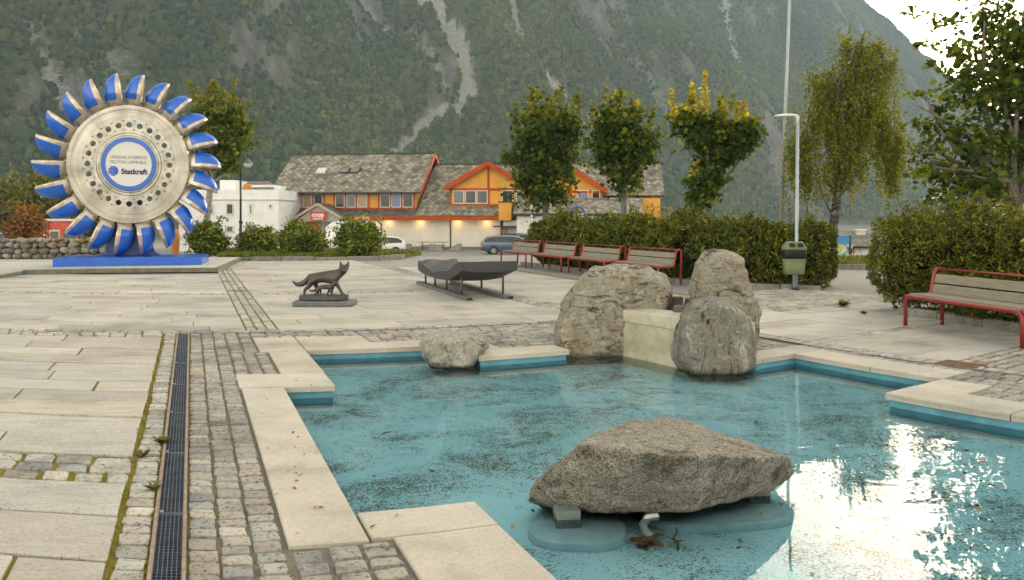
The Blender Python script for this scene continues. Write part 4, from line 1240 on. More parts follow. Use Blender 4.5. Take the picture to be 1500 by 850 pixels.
# stand and plinth
mb = MB()
prof = [(-46*K, 0), (-36*K, .10), (-30*K, .5), (-26*K, 1.2), (-20*K, wz-1.2), (20*K, wz-1.2), (26*K, 1.2), (30*K, .5), (36*K, .10), (46*K, 0)]
for yy in (.28, .62):
    pass
mb.prism(prof, .27, .62, 0, lambda p, q, w: (p, w, q+.262)); mb.prism([(-10*K,1.2),(10*K,1.2),(10*K,wz),(-10*K,wz)], .26, .52, 0, lambda p, q, w: (p, w, q+.002))
mb.build('stand', dblue, wh, bevel=.02)
mb = MB(); x0 = ap(88,384,WY-1).x-wc.x; x1 = ap(289,384,WY-1).x-wc.x
Mp_ = Matrix.Translation((wc.x+(x0+x1)/2,WY-1.0,0)) @ Matrix.Rotation(math.radians(15), 4, 'Z'); mb.box(((x0-x1)/2,.0,.13),((x1-x0)/2,2.2,.395), 0, Mp_); child(mb.build('plinth', blue, wh, bevel=.012), wh)

# low stone platform it stands on
plat = simple('platform_stone', (.45,.43,.39), (.36,.34,.30), .8, 0, 3, .3); edge_m = simple('platform_kerb', (.17,.16,.125), (.09,.085,.06), .9, 0, 6, .6)

def slabpoly(poly, z0, z1, m=0, mb=None):
    n = len(poly); mb.add([(p[0], p[1], z0) for p in poly]+[(p[0], p[1], z1) for p in poly], [tuple(range(n, 2*n))]+[(k, (k+1)%n, n+(k+1)%n, n+k) for k in range(n)], m)
pf = [gp(-200, 425), gp(-40, 415), gp(34, 402.5), gp(150, 400), gp(319, 398.5), Vector((-10.2, 31.0, 0)), Vector((-26, 31.0, 0))]
pl = empty('stone_platform', (-15, 26, 0), 0, 'low pale stone platform with a mossy kerb under the big turbine wheel', 'platform')
mb = MB(); slabpoly(pf, .0, .128, 0, mb); child(mb.build('kerb', edge_m), pl)
def shrink(poly, d):
    c = sum(poly, Vector())/len(poly); return [p+(c-p).normalized()*d for p in poly]
mb = MB(); slabpoly(shrink(pf, .10), .1, .135, 0, mb); child(mb.build('paving', plat), pl)
# ================================================================== foliage tools
leafM = leaf_mat('tree_leaf', .48, .5); hedgeM = leaf_mat('hedge_leaf', .30, .6); birchM = leaf_mat('birch_leaf', .48, .55)
barkM = simple('grey_bark', (.17,.15,.12), (.07,.06,.05), .9, 0, 9, .9, 24, stretch=(3,3,.8))
birch_barkM, nt, out = new_mat('birch_bark')
v = coords(nt, 'Object'); n1 = noise_tex(nt, coords(nt, 'Object', (1.2,1.2,3)), 2.4, 5, .7); n2 = noise_tex(nt, coords(nt, 'Object', (3,3,22)), 1.5, 4)
r1 = ramp(nt, [(.44, (.03,.022,.018)), (.54, (.12,.09,.07)), (.66, (.36,.32,.27))]); nt.links.new(n1.outputs[0], r1.inputs[0])
principled(nt, out, r1.outputs[0], .85, 0, bump(nt, n1.outputs[0], .8, .03))

MAPLE = [(0,-.95,.0),(.10,-.55,.02),(.62,-.62,.10),(.42,-.25,.08),(.98,.10,.16),(.50,.22,.08),(.40,.55,.06),(.16,.42,.02),(0,1.0,-.05),(-.16,.42,.02),(-.40,.55,.06),(-.50,.22,.08),(-.98,.10,.16),(-.42,-.25,.08),(-.62,-.62,.10),(-.10,-.55,.02)]
OVAL = [(0,-1,0),(.48,-.35,.07),(.50,.30,.07),(0,1.1,-.05),(-.50,.30,.07),(-.48,-.35,.07)]
DIAM = [(0,-1,0),(.36,.05,.08),(0,1.1,0),(-.36,.05,.08)]
def frames(n, up, droop=.0):
    """random leaf frames: normals lean towards `up` (n,3)"""
    nr = rng.normal(size=(n,3))*.75 + up; nr /= np.linalg.norm(nr, axis=1, keepdims=True)+1e-9
    t = rng.normal(size=(n,3)); t[:,2] -= droop
    t -= nr*(t*nr).sum(1, keepdims=True); t /= np.linalg.norm(t, axis=1, keepdims=True)+1e-9
    return nr, t, np.cross(nr, t)
def leaf_cloud(name, P, size, col, shape, mat_, parent, up=None, droop=.6, aspect=1.0):
    n = len(P)
    if up is None: up = np.tile(np.array([0,0,.8]), (n,1))
    nr, t, b = frames(n, up, droop)
    k = len(shape); sh = np.array(shape)
    sz = np.asarray(size).reshape(-1,1,1)*np.ones((n,1,1))
    Vv = P[:,None,:] + sz*(sh[None,:,0:1]*aspect*b[:,None,:] + sh[None,:,1:2]*t[:,None,:] + sh[None,:,2:3]*nr[:,None,:])
    Fs = np.arange(n*k).reshape(n, k)
    C = np.repeat(np.asarray(col), k, axis=0)
    return np_mesh(name, Vv.reshape(-1,3), Fs, mat_, parent, C)
def mixcol(n, cols, w=None, var=.22):
    cols = np.array(cols); i = rng.choice(len(cols), n, p=w)
    return cols[i]*np.exp(rng.normal(size=(n,1))*var)
def lobe(px, py, rx, ry, y, dy=0.0, rd=None):
    """an ellipsoid of foliage seen at (px, py) at depth y"""
    c = ap(px, py, y+dy); s = (y+dy)/F
    return (np.array(c), np.array([rx*s, (rd or rx)*s, ry*s]))
def in_lobes(lobes, n, shell=.35, rough=.32):
    vol = np.array([l[1].prod()**.75 for l in lobes]); i = rng.choice(len(lobes), n, p=vol/vol.sum())
    d_ = rng.normal(size=(n,3)); d_ /= np.linalg.norm(d_, axis=1, keepdims=True)
    r = rng.random(n)**shell
    c = np.array([l[0] for l in lobes])[i]; R = np.array([l[1] for l in lobes])[i]
    bmp = 1 + rough*np.sin(d_[:,0]*5+i*1.7)*np.sin(d_[:,2]*6+i)*1.2 + rng.normal(size=n)*rough*.5
    return c + d_*R*(r*bmp)[:,None], d_
def sprays(centres, dirs, per, spread, jitter_dir=.4):
    n = len(centres); P = np.repeat(centres, per, axis=0) + rng.normal(size=(n*per,3))*spread*np.array([1,1,.75])
    return P, np.repeat(dirs, per, axis=0)
def limbs(mb, base, targets, r0, n=7, sag=.12):
    for t in targets:
        t = Vector(t); b = Vector(base[0] if isinstance(base, tuple) else base)
        L2 = (t-b).length; mid = b.lerp(t, .5)+Vector((random.gauss(0,.07)*L2, random.gauss(0,.07)*L2, sag*L2*random.uniform(-.2,1)))
        q = b.lerp(mid, .5)+Vector((random.gauss(0,.03)*L2,)*3); r_ = mid.lerp(t, .5)+Vector((random.gauss(0,.04)*L2,)*3)
        mb.tube([b, q, mid, r_, t], [r0, r0*.8, r0*.6, r0*.38, r0*.12], n)

def make_tree(name, label, base, fork, lobes, spikes, leaf, nclust, per, spread, cols, w, shape=MAPLE, mat_=None, bark_=None, r0=.14, spike_cols=None, cat='tree', top_cols=None, zt=None, shell=.42, nl=2, aspect=1.0):
    T = empty(name, base, 0, label, cat)
    mb = MB(); B0 = Vector((0,0,-.1)); Fk = Vector(fork)-Vector(base)
    m1 = B0.lerp(Fk, .5)+Vector((random.gauss(0,.04), random.gauss(0,.04), 0))
    mb.tube([B0, B0+Vector((0,0,.15)), m1, Fk], [r0*1.45, r0*1.1, r0*.92, r0*.85], 12)
    tg = []
    for c, R in lobes:
        for _ in range(nl): tg.append(c + rng.normal(size=3)*R*.38 - np.array(base))
    limbs(mb, Fk, tg, r0*.55)
    mb.build('trunk', bark_ or barkM, T)
    C, D = in_lobes(lobes, nclust, shell)
    P, U = sprays(C, D, per, spread)
    col = mixcol(len(P), cols, w)
    if top_cols is not None:  # yellow tops: backlight on the upper crown put into the leaf colour
        z = P[:,2]; zmin, zmax = zt; f = np.clip((z-zmin)/(zmax-zmin), 0, 1)*rng.random(len(P))
        tc = mixcol(len(P), top_cols); col = np.where((f > .38)[:,None], tc, col)
    SP, SU, SC = [], [], []
    for (c0, h_, rr_) in spikes:
        h_ *= random.uniform(.72, 1.08); n = int(34*h_/.5); t = rng.random(n)**1.0; lx, ly = random.gauss(0,.16)*h_, random.gauss(0,.16)*h_; rr_ *= 1.35
        p = np.array(c0)[None,:] + np.stack([lx*t, ly*t, 0*t], 1) + np.stack([rng.normal(size=n)*rr_*(1-.75*t), rng.normal(size=n)*rr_*(1-.75*t), t*h_], 1)
        SP.append(p); SU.append(np.tile([0,-.3,.6], (n,1))); SC.append(mixcol(n, spike_cols or top_cols or cols))
    if SP:
        P = np.concatenate([P]+SP); U = np.concatenate([U]+SU); col = np.concatenate([col]+SC)
    # single shoots growing out of the crown
    ns_ = max(18, nclust//9); C2, D2 = in_lobes(lobes, ns_, .12, .1); k_ = 15; t_ = rng.random((ns_, k_)); ln_ = rng.uniform(.25, .62, ns_)*(leaf/.08)
    dv_ = D2*.75+np.array([0,0,.55])+rng.normal(size=(ns_,3))*.25; Pq = (C2[:,None,:]+dv_[:,None,:]*(ln_[:,None]*t_)[:,:,None]).reshape(-1,3)+rng.normal(size=(ns_*k_,3))*.035*(leaf/.08)
    P = np.concatenate([P, Pq]); U = np.concatenate([U, np.repeat(D2, k_, axis=0)]); col = np.concatenate([col, mixcol(len(Pq), (list(cols)+list(top_cols or []))[1:])])
    up = U*.55 + np.array([0,0,.6])
    leaf_cloud('crown', P-np.array(base), leaf*np.exp(rng.normal(size=len(P))*.2), col, shape, mat_ or leafM, T, up, .7, aspect)
    return T
DK = [(.022,.046,.005),(.042,.076,.007),(.076,.118,.010),(.14,.17,.014)]
YG = [(.19,.20,.020),(.25,.22,.022),(.13,.15,.018)]
GOLD = [(.50,.40,.025),(.42,.36,.025),(.28,.27,.02)]
def spk(px, py, h_px, w_px, y):
    h_px *= 1.45; py -= 3; c = ap(px, py+h_px, y); return (tuple(c), h_px*y/F, w_px*.72*y/F)
# three pollarded maples behind the hedge
y = 29.5
make_tree('maple_tree', 'full dark green pollard maple standing nearest the orange shop', (ap(800,330,y).x, y, 0), ap(797,285,y),
    [lobe(800,185,40,42,y), lobe(785,235,38,40,y), lobe(822,235,30,38,y), lobe(770,215,22,30,y), lobe(800,282,38,20,y), lobe(832,190,18,30,y), lobe(775,270,24,18,y), lobe(748,232,10,8,y)],
    [spk(786,124,32,5,y), spk(820,116,40,6,y), spk(846,133,32,5,y), spk(770,140,28,5,y), spk(803,132,30,6,y), spk(757,160,25,4,y), spk(742,222,16,4,y)],
    .082, 350, 22, .17, DK, [.3,.3,.25,.15], spike_cols=DK[2:]+YG[:1]+YG[2:], top_cols=YG, zt=(4.0,6.0), r0=.13)
y = 26.5
make_tree('maple_tree', 'narrow dark pollard maple with orange-tinged shoots, middle of the three behind the hedge', (ap(912,330,y).x, y, 0), ap(913,275,y),
    [lobe(912,185,34,36,y), lobe(925,228,34,34,y), lobe(893,225,26,32,y), lobe(918,262,26,24,y), lobe(940,215,20,22,y), lobe(890,180,18,22,y)],
    [spk(880,118,40,4,y), spk(906,120,34,5,y), spk(926,140,30,5,y), spk(948,158,26,4,y), spk(962,180,22,4,y), spk(957,212,22,4,y), spk(872,150,26,4,y)],
    .078, 270, 22, .15, DK, [.3,.3,.25,.15], spike_cols=DK[2:]+YG+GOLD[2:], top_cols=YG+GOLD[2:], zt=(3.9,5.7), r0=.11)
y = 24.0
make_tree('maple_tree', 'forked pollard maple with bright golden shoots on top, farthest right in the hedge', (ap(1040,330,y).x, y, 0), ap(1040,292,y),
    [lobe(1012,178,24,20,y), lobe(1038,200,32,26,y), lobe(1082,196,24,28,y), lobe(1062,222,24,20,y), lobe(1040,250,20,22,y), lobe(1030,282,20,20,y), lobe(1098,200,10,14,y), lobe(1050,180,20,18,y), lobe(1022,262,12,16,y)],
    [spk(989,138,26,4,y), spk(1007,120,38,4.5,y), spk(1021,123,40,4.5,y), spk(1033,110,48,5,y), spk(1064,138,38,5,y), spk(1076,148,32,5,y), spk(1089,150,28,4.5,y), spk(1015,235,25,5,y), spk(1055,145,35,5,y)],
    .085, 260, 22, .125, DK, [.25,.3,.27,.18], spike_cols=GOLD, top_cols=YG, zt=(3.6,5.4), r0=.10)
# tree behind the wheel
y = 36.0
make_tree('maple_tree', 'green maple with a pale leaning trunk behind the right side of the turbine wheel', (ap(300,372,y).x, y, 0), ap(309,270,y),
    [lobe(325,175,32,36,y), lobe(342,205,24,24,y), lobe(308,215,26,28,y), lobe(335,240,22,18,y), lobe(300,180,20,30,y), lobe(352,190,14,18,y)],
    [spk(291,108,40,5,y), spk(317,110,40,5,y), spk(335,116,38,5,y), spk(303,130,30,5,y), spk(356,148,28,5,y), spk(364,180,20,5,y)],
    .10, 300, 22, .22, DK[1:]+YG[2:], None, top_cols=YG, zt=(5.0,7.6), r0=.16, bark_=simple('pale_bark', (.30,.27,.23), (.13,.11,.09), .9, 0, 9, .6))
# the big maple leaning in from the right, sky showing through its sprays
y = 17.0
mt = make_tree('maple_tree', 'big spreading maple leaning into the picture at the right edge', (ap(1492,420,y).x, y, 0), ap(1487,300,y),
    [lobe(1500,45,62,55,y), lobe(1452,120,52,45,y), lobe(1520,150,60,60,y), lobe(1490,215,60,40,y), lobe(1418,205,48,34,y), lobe(1375,185,30,24,y), lobe(1440,262,48,24,y,-.6), lobe(1375,255,32,26,y,.4), lobe(1570,90,90,90,y,.8), lobe(1570,220,80,60,y,.5),
     lobe(1350,220,14,18,y), lobe(1352,150,16,14,y), lobe(1400,290,26,14,y,-.5), lobe(1340,240,10,16,y), lobe(1455,30,28,26,y), lobe(1480,100,60,70,y,.9)],
    [], .072, 620, 17, .17, DK+YG[2:], [.22,.26,.24,.18,.10], r0=.17, shell=.5, nl=2)
# loose sprays of the same tree: part of its crown
sprayP = []
for (a, b) in (((1440,60),(1322,14)), ((1450,80),(1345,62)), ((1440,20),(1372,34)), ((1430,120),(1358,92)), ((1420,150),(1335,135)), ((1400,190),(1326,180)), ((1470,10),(1400,-10)), ((1400,240),(1330,258)), ((1430,100),(1392,70))):
    A2, B2 = np.array(ap(*a, y)), np.array(ap(*b, y+random.uniform(-.6,.6)))
    n = 80; t = rng.random(n)**.75
    sprayP.append(A2+(B2-A2)*t[:,None]+rng.normal(size=(n,3))*np.array([.075,.2,.06])*(1.25-t[:,None]*.6))
sprayP = np.concatenate(sprayP)-np.array(mt.location)
leaf_cloud('outer_sprays', sprayP, .068*np.exp(rng.normal(size=len(sprayP))*.2), mixcol(len(sprayP), DK[1:]+YG[:1]), MAPLE, leafM, mt, np.tile([0,0,.7], (len(sprayP),1)), .8)
mb = MB(); fk = Vector(ap(1487,300,y))-mt.location
mb.tube([fk, Vector(ap(1462,268,y-.1))-mt.location, Vector(ap(1442,240,y-.2))-mt.location, Vector(ap(1425,205,y-.2))-mt.location], [.12,.10,.085,.05], 10)
mb.tube([fk, Vector(ap(1500,250,y))-mt.location, Vector(ap(1515,150,y))-mt.location], [.13,.115,.07], 10)
mb.build('limb', barkM, mt)
# weeping birch
y = 29.0
bb = ap(1217,384,y); bb.z = .1
BT = empty('birch_tree', bb, 0, 'tall weeping birch with a dark flaking trunk on the grass verge', 'tree')
bl = [lobe(1262,75,32,28,y), lobe(1285,62,22,18,y), lobe(1240,110,44,34,y), lobe(1285,110,30,34,y), lobe(1205,120,26,24,y), lobe(1268,150,45,36,y), lobe(1200,160,32,32,y), lobe(1235,180,50,40,y), lobe(1180,205,22,40,y), lobe(1290,180,30,40,y), lobe(1300,215,20,36,y), lobe(1230,235,50,32,y), lobe(1162,225,18,40,y), lobe(1316,205,20,40,y), lobe(1306,240,22,30,y), lobe(1178,250,24,30,y), lobe(1240,60,16,16,y), lobe(1300,90,16,22,y), lobe(1190,110,18,14,y)]
mb = MB(); o0 = Vector(bb)
tp = [Vector((0,0,-.15)), Vector((0,0,.12)), Vector(ap(1221,330,y))-o0, Vector(ap(1232,250,y))-o0, Vector(ap(1240,170,y))-o0, Vector(ap(1256,90,y))-o0, Vector(ap(1268,45,y))-o0]
mb.tube(tp, [.30,.20,.165,.13,.10,.06,.02], 12)
for k in range(46):
    i = random.randint(2, 5); a = tp[i].lerp(tp[i+1] if i < 6 else tp[i], random.random()); c, R = random.choice(bl)
    limbs(mb, a, [Vector(c + rng.normal(size=3)*R*.5)-o0], .035, 5, .25)
mb.build('trunk', birch_barkM, BT)
C, D = in_lobes(bl, 2300, .6, .4)
SP, SU = [], []
for c in C:
    L2 = random.uniform(.35, 1.25); n = int(L2*20)
    t = rng.random(n); bend = rng.normal(size=2)*.12
    SP.append(np.stack([c[0]+bend[0]*t+rng.normal(size=n)*.035, c[1]+bend[1]*t+rng.normal(size=n)*.035, c[2]-L2*t], 1))
P = np.concatenate(SP); P = P[P[:,2] > 1.35]
BC = [(.125,.155,.013),(.165,.185,.015),(.215,.21,.017),(.075,.105,.011),(.27,.23,.018)]
leaf_cloud('crown', P-np.array(bb), .047*np.exp(rng.normal(size=len(P))*.2), mixcol(len(P), BC, [.28,.28,.18,.18,.08]), OVAL[:], birchM, BT, np.tile([0,-.3,.3], (len(P),1)), 1.4)

# ================================================================== hedges
coreM = simple('hedge_dark_core', (.014,.015,.006), (.008,.008,.004), 1.0, 0, 5, spec=0.0)
def hedge(name, label, path, halfw, h_, ndens, leaf, cols, w, amp=.22, z0=.0, roundness=2.6):
    """path: centre line points (x, y, half width, height)"""
    pts = [np.array(p) for p in path]
    seg = [np.linalg.norm((pts[i+1]-pts[i])[:2]) for i in range(len(pts)-1)]; tot = sum(seg)
    o_ = (pts[0][0], pts[0][1], 0)
    Hd = empty(name, o_, 0, label, 'hedge')
    def surf(s, ph, depth):
        acc = 0; i = np.searchsorted(np.cumsum(seg), s); i = np.minimum(i, len(seg)-1)
        start = np.concatenate([[0], np.cumsum(seg)])[i]; f = np.clip((s-start)/np.array(seg)[i], 0, 1)
        A = np.array(pts)[i]; B_2 = np.array(pts)[i+1]; c = A+(B_2-A)*f[:,None]
        d_ = (B_2-A)[:,:2]; d_ = d_/np.linalg.norm(d_, axis=1, keepdims=True); nrm = np.stack([d_[:,1], -d_[:,0]], 1)
        hw, hh = c[:,2], c[:,3]
        # end caps round off
        e = np.minimum(s, tot-s)/.6; ef = np.sqrt(np.clip(1-(1-np.clip(e,0,1))**2, .02, 1))
        ca, sa = np.cos(ph), np.sin(ph)
        k = (np.abs(ca)**roundness+np.abs(sa)**roundness)**(-1/roundness)
        q = 1 + amp*(fbm(s*1.5+3, ph*1.9, 17, 4)-.5)*2.2 + amp*.7*(fbm(s*5.5, ph*5+9, 23, 3)-.5)*1.6
        rr_ = k*q*(1-depth)*1.0
        lat = ca*hw*rr_*(.55+.45*ef); z = hh*.5 + sa*hh*.5*rr_*(.75+.25*ef)
        over = (ef-1)*0
        xy = c[:,:2]+nrm*lat[:,None]
        up = np.stack([nrm[:,0]*ca, nrm[:,1]*ca, sa], 1)
        return np.stack([xy[:,0], xy[:,1], np.maximum(z+z0, .02)], 1), up
    area = tot*(h_*2+halfw*2); n = int(area*ndens)
    s = rng.random(n)*tot; ph = rng.uniform(-1.35, PI+1.35, n); dep = rng.random(n)**1.6*.28 - .03
    P, U = surf(s, ph, dep)
    col = mixcol(n, cols, w, .25)
    # fresh growth towards the tips of the sprays
    tip = dep < .005; col[tip] = col[tip]*np.array([1.7,1.5,1.0])
    leaf_cloud('foliage', P-np.array(o_), leaf*np.exp(rng.normal(size=n)*.25), col, DIAM, hedgeM, Hd, U*.4+np.array([0,0,.3]), -.5, .8)
    # stray shoots standing out of the clipped face
    m_ = int(tot*26); s2 = rng.random(m_)*tot; p2_ = rng.uniform(-.1, PI+.1, m_); Pb, Ub = surf(s2, p2_, np.full(m_, .02)); k_ = 16; t_ = rng.random((m_, k_)); ln_ = rng.uniform(.10, .34, m_)
    dv_ = Ub*.6+np.array([0,0,.7])+rng.normal(size=(m_,3))*.3; Ps = (Pb[:,None,:]+dv_[:,None,:]*(ln_[:,None]*t_)[:,:,None]+rng.normal(size=(m_,k_,3))*.018).reshape(-1,3)
    leaf_cloud('shoots', Ps-np.array(o_), leaf*.85, mixcol(len(Ps), [tuple(c*1.35 for c in q) for q in cols[:4]]), DIAM, hedgeM, Hd, np.repeat(Ub, k_, axis=0)*.3+np.array([0,0,.4]), -.6, .7)
    # dark core sheet added inside to block light through the leaves
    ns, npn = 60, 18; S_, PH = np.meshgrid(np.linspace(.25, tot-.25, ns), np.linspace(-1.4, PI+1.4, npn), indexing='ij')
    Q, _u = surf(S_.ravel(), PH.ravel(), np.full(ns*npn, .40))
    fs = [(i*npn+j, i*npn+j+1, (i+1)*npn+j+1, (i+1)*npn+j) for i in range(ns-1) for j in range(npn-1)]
    np_mesh('dark_core', Q-np.array(o_), np.array(fs), coreM, Hd)
    return Hd
YEW = [(.044,.064,.009),(.070,.090,.010),(.105,.118,.012),(.15,.148,.015),(.022,.034,.007)]
hedge('hedge', 'long dark yew hedge running behind the row of four red benches', [(1.05,29.2,.58,1.45),(1.75,27.6,.66,1.62),(2.5,25.8,.62,1.42),(3.25,24.2,.78,1.62),(4.1,22.5,.78,1.40),(4.9,20.9,.9,1.62),(5.6,20.3,.74,1.36),(6.3,19.8,.82,1.52),(6.9,19.25,.72,1.32),(7.4,18.9,.7,1.40)], .8, 1.6, 1050, .062, YEW, [.28,.28,.18,.10,.16], .52)
hedge('hedge', 'thick yellowish-green hedge behind the bench at the right edge', [(6.85,14.9,.62,1.62),(7.35,13.6,.80,1.68),(8.1,11.2,.85,1.50),(8.6,9.2,.85,1.40),(9.1,7.0,.85,1.4)], .85, 1.6, 1900, .037, YEW+[(.15,.12,.02)], [.24,.25,.2,.12,.14,.05], .48)
# leaf litter on the paving under the hedges and benches
sp = []
while len(sp) < 520:
    u, v = random.choice([(random.gauss(9.6,.7), random.uniform(2,9)), (random.uniform(2,11), random.uniform(11.7,22)), (random.uniform(-6,7), random.uniform(5,12)), (random.gauss(7.2,.15), random.uniform(3,11)), (random.gauss(.65,.3), random.uniform(2.4,9))])
    if inside((u, v), offset(POOL, -.02)) or v < 1: continue
    x, y, _ = W(u, v); sp.append((x, y, .016, random.choice([.006,.009,.012,.018,.022]), tuple(q*random.uniform(.6,1.1) for q in random.choice(LC))))
o = leaf_scatter('leaf_litter', sp, dry); tag(o, 'small dry leaves and crumbs scattered over the paving', 'leaf litter', kind='stuff')
# stone edging under the right hedge
ed = simple('edging_stone', (.24,.225,.195), (.13,.12,.10), .85, 0, 6, .5)
def kerb(name, label, pts, w, z1, m, step=.9, z0=-.04):
    K_ = empty(name, pts[0], 0, label, 'kerb')
    for a, b in zip(pts[:-1], pts[1:]):
        a, b = Vector(a), Vector(b); L2 = (b-a).length; n = max(1, round(L2/step)); d2 = (b-a).normalized(); r = Vector((-d2.y, d2.x, 0))
        mb = MB()
        for k in range(n):
            p = a+d2*(L2*k/n+.012); q = a+d2*(L2*(k+1)/n-.012); j = random.gauss(0,.012)
            vs = [p-r*w/2, q-r*w/2, q+r*w/2, p+r*w/2]
            mb.add([(v.x, v.y, v.z+z0) for v in vs]+[(v.x, v.y, v.z+z1+j) for v in vs], [(3,2,1,0),(4,5,6,7),(0,1,5,4),(1,2,6,5),(2,3,7,6),(3,0,4,7)])
        child(mb.build('edging', m, bevel=.012), K_)
    return K_
kerb('stone_kerb', 'row of rough grey edging stones under the right hedge behind the bench', [(6.45,13.6,0),(6.75,12.9,0),(7.35,10.2,0),(7.7,7.5,0)], .16, .13, ed)
kerb('stone_kerb', 'grey kerb stones along the foot of the long hedge behind the bench row', [(.35,28.6,0),(4.1,20.5,0),(5.4,19.2,0),(6.9,18.3,0)], .14, .09, ed)

# ================================================================== flower bed with shrubs, left of centre
grassM, nt, out = new_mat('grass_ground'); pos = geo_pos(nt); n1 = noise_tex(nt, pos, 1.4, 6, .7); n2 = noise_tex(nt, pos, 40, 4, .7)
r1 = ramp(nt, [(.3, (.07,.085,.015)), (.6, (.15,.16,.022)), (.8, (.20,.185,.03))]); nt.links.new(n1.outputs[0], r1.inputs[0]); r2 = ramp(nt, [(.3,.6),(.7,1.25)]); nt.links.new(n2.outputs[0], r2.inputs[0])
principled(nt, out, mix(nt, r1.outputs[0], r2.outputs[0], 1, 'MULTIPLY'), .95, 0, bump(nt, n2.outputs[0], 1.0, .05), .1)
bed = [gp(318,381.5), gp(360,381), gp(460,380.5), gp(555,379.5), gp(588,377), Vector((-4.0,36.2,0)), Vector((-7,38,0)), Vector((-13.5,38,0)), Vector((-11.4,32.0,0))]
mb = MB(); slabpoly(bed, -.04, .12, 0, mb); o = mb.build('grass_bed', grassM); tag(o, kind='structure')
kerb('stone_kerb', 'pale kerb stones edging the shrub bed in front of the shop', [gp(318,382.5), gp(460,381.8), gp(555,380.6), gp(592,378)], .15, .15, ed, 1.15)
def tufts(name, label, region, n, hgt_, cols, zf=0.12, kind='stuff', cat='grass'):
    V_, F_, C_ = [], [], []
    xs_ = [p[0] for p in region]; ys_ = [p[1] for p in region]; poly = [(p[0], p[1]) for p in region]
    for _ in range(n):
        x, y_ = random.uniform(min(xs_), max(xs_)), random.uniform(min(ys_), max(ys_))
        if not inside((x, y_), poly): continue
        col = random.choice(cols); q = random.uniform(.7, 1.35)
        for _k in range(5):
            a = random.uniform(0, 2*PI); l = hgt_*random.uniform(.4, 1.3); w = .014; b = len(V_); dx, dy = math.cos(a), math.sin(a)
            V_ += [(x-dy*w,y_+dx*w,zf-.02),(x+dy*w,y_-dx*w,zf-.02),(x+dx*l*.35+dy*w*.6,y_+dy*l*.35-dx*w*.6,zf+l*.7),(x+dx*l*.6,y_+dy*l*.6,zf+l*.95)]
            F_.append([b,b+1,b+2,b+3]); C_ += [(col[0]*q, col[1]*q, col[2]*q)]*4
    o = np_mesh(name, V_, F_, wl, None, np.array(C_)); return tag(o, label, cat, kind=kind)
tufts('grass', 'bright grass under the shrubs of the bed', bed, 5200, .13, [(.13,.15,.02),(.18,.19,.025),(.10,.125,.02)])
def shrub(name, label, px, py0, py1, wpx, y, cols, leaf=.055, nc=420, per=24, spread=.13, shape=OVAL, w=None, cat='shrub', z0=0.0):
    c = ap(px, py0, y); base = (c.x, y, z0); top = H-(py1-HY)/F*y; hh = top-z0; rw = wpx/2*y/F
    S_ = empty(name, base, 0, label, cat)
    cz = z0+hh*.52
    L2 = [(np.array([c.x+random.gauss(0,.12)*rw, y+random.gauss(0,.2)*rw, z0+hh*.45]), np.array([rw*.85, rw*.7, hh*.45]))]
    for k in range(5): a = random.uniform(0, 2*PI); L2.append((np.array([c.x+math.cos(a)*rw*.5, y+math.sin(a)*rw*.45, z0+hh*random.uniform(.35,.66)]), np.array([rw*.5, rw*.45, hh*.32])))
    C, D = in_lobes(L2, nc, .4, .3); P, U = sprays(C, D, per, spread); keep = P[:,2] > z0+.03; P, U = P[keep], U[keep]
    # arching shoots
    for k in range(16):
        a = random.uniform(0, 2*PI); t = rng.random(28); l = rw*random.uniform(.6, 1.05); up_ = hh*random.uniform(.6, 1.08)
        q = np.stack([c.x+math.cos(a)*l*t, y+math.sin(a)*l*.8*t, z0+up_*np.sin(t*1.7)/1.0], 1)+rng.normal(size=(28,3))*.05
        P = np.concatenate([P, q]); U = np.concatenate([U, np.tile([0,0,.8], (28,1))])
    col = mixcol(len(P), cols, w, .25)
    leaf_cloud('foliage', P-np.array(base), leaf*np.exp(rng.normal(size=len(P))*.25), col, shape, hedgeM, S_, U*.5+np.array([0,0,.5]), .3, 1.1)
    mb = MB()
    for k in range(9): limbs(mb, Vector((random.gauss(0,.08), random.gauss(0,.08), 0)), [Vector((random.gauss(0,.5)*rw, random.gauss(0,.4)*rw, hh*random.uniform(.5,.85)))], .022, 5)
    mb.build('stem', barkM, S_)
    return S_
SG = [(.09,.125,.014),(.16,.20,.02),(.23,.25,.03),(.045,.065,.008)]
shrub('shrub', 'leafy green shrub beside the white house lamp, first from the wheel', 306, 375, 322, 58, 34.5, SG)
shrub('shrub', 'low loose green shrub under the classic street lamp', 376, 374, 330, 56, 34.8, SG, nc=360)
shrub('shrub', 'rounded green shrub in front of the red shop sign', 446, 377, 324, 62, 33.6, SG, nc=520)
shrub('shrub', 'rounded green shrub in front of the white van, last of the bed', 525, 379, 320, 68, 33.0, SG, nc=560)
shrub('shrub', 'sparse grey-green shrub behind the top of the right hedge', 1350, 345, 288, 110, 19.5, [(.11,.12,.035),(.15,.145,.04),(.08,.09,.025)], .035, 330, 20, .12, z0=0)
shrub('shrub', 'bright bushy shrub at the foot of the birch, against the hedge end', 1192, 384, 332, 44, 26.5, SG, .05, 130)
# verge across the side street
vg = [Vector((8.9,26.6,0)), Vector((15.0,25.4,0)), Vector((24,25.5,0)), Vector((24,31.5,0)), Vector((8.4,32.5,0))]
mb = MB(); slabpoly(vg, -.04, .10, 0, mb); o = mb.build('grass_verge', grassM); tag(o, kind='structure')
kerb('stone_kerb', 'grey kerb along the grass verge under the birch', [(8.8,26.5,0),(15,25.3,0),(20,25.4,0)], .16, .12, ed, 1.2)
tufts('grass', 'mown grass of the verge under the birch', vg, 5200, .09, [(.13,.14,.025),(.18,.165,.035),(.10,.115,.02)], .10)
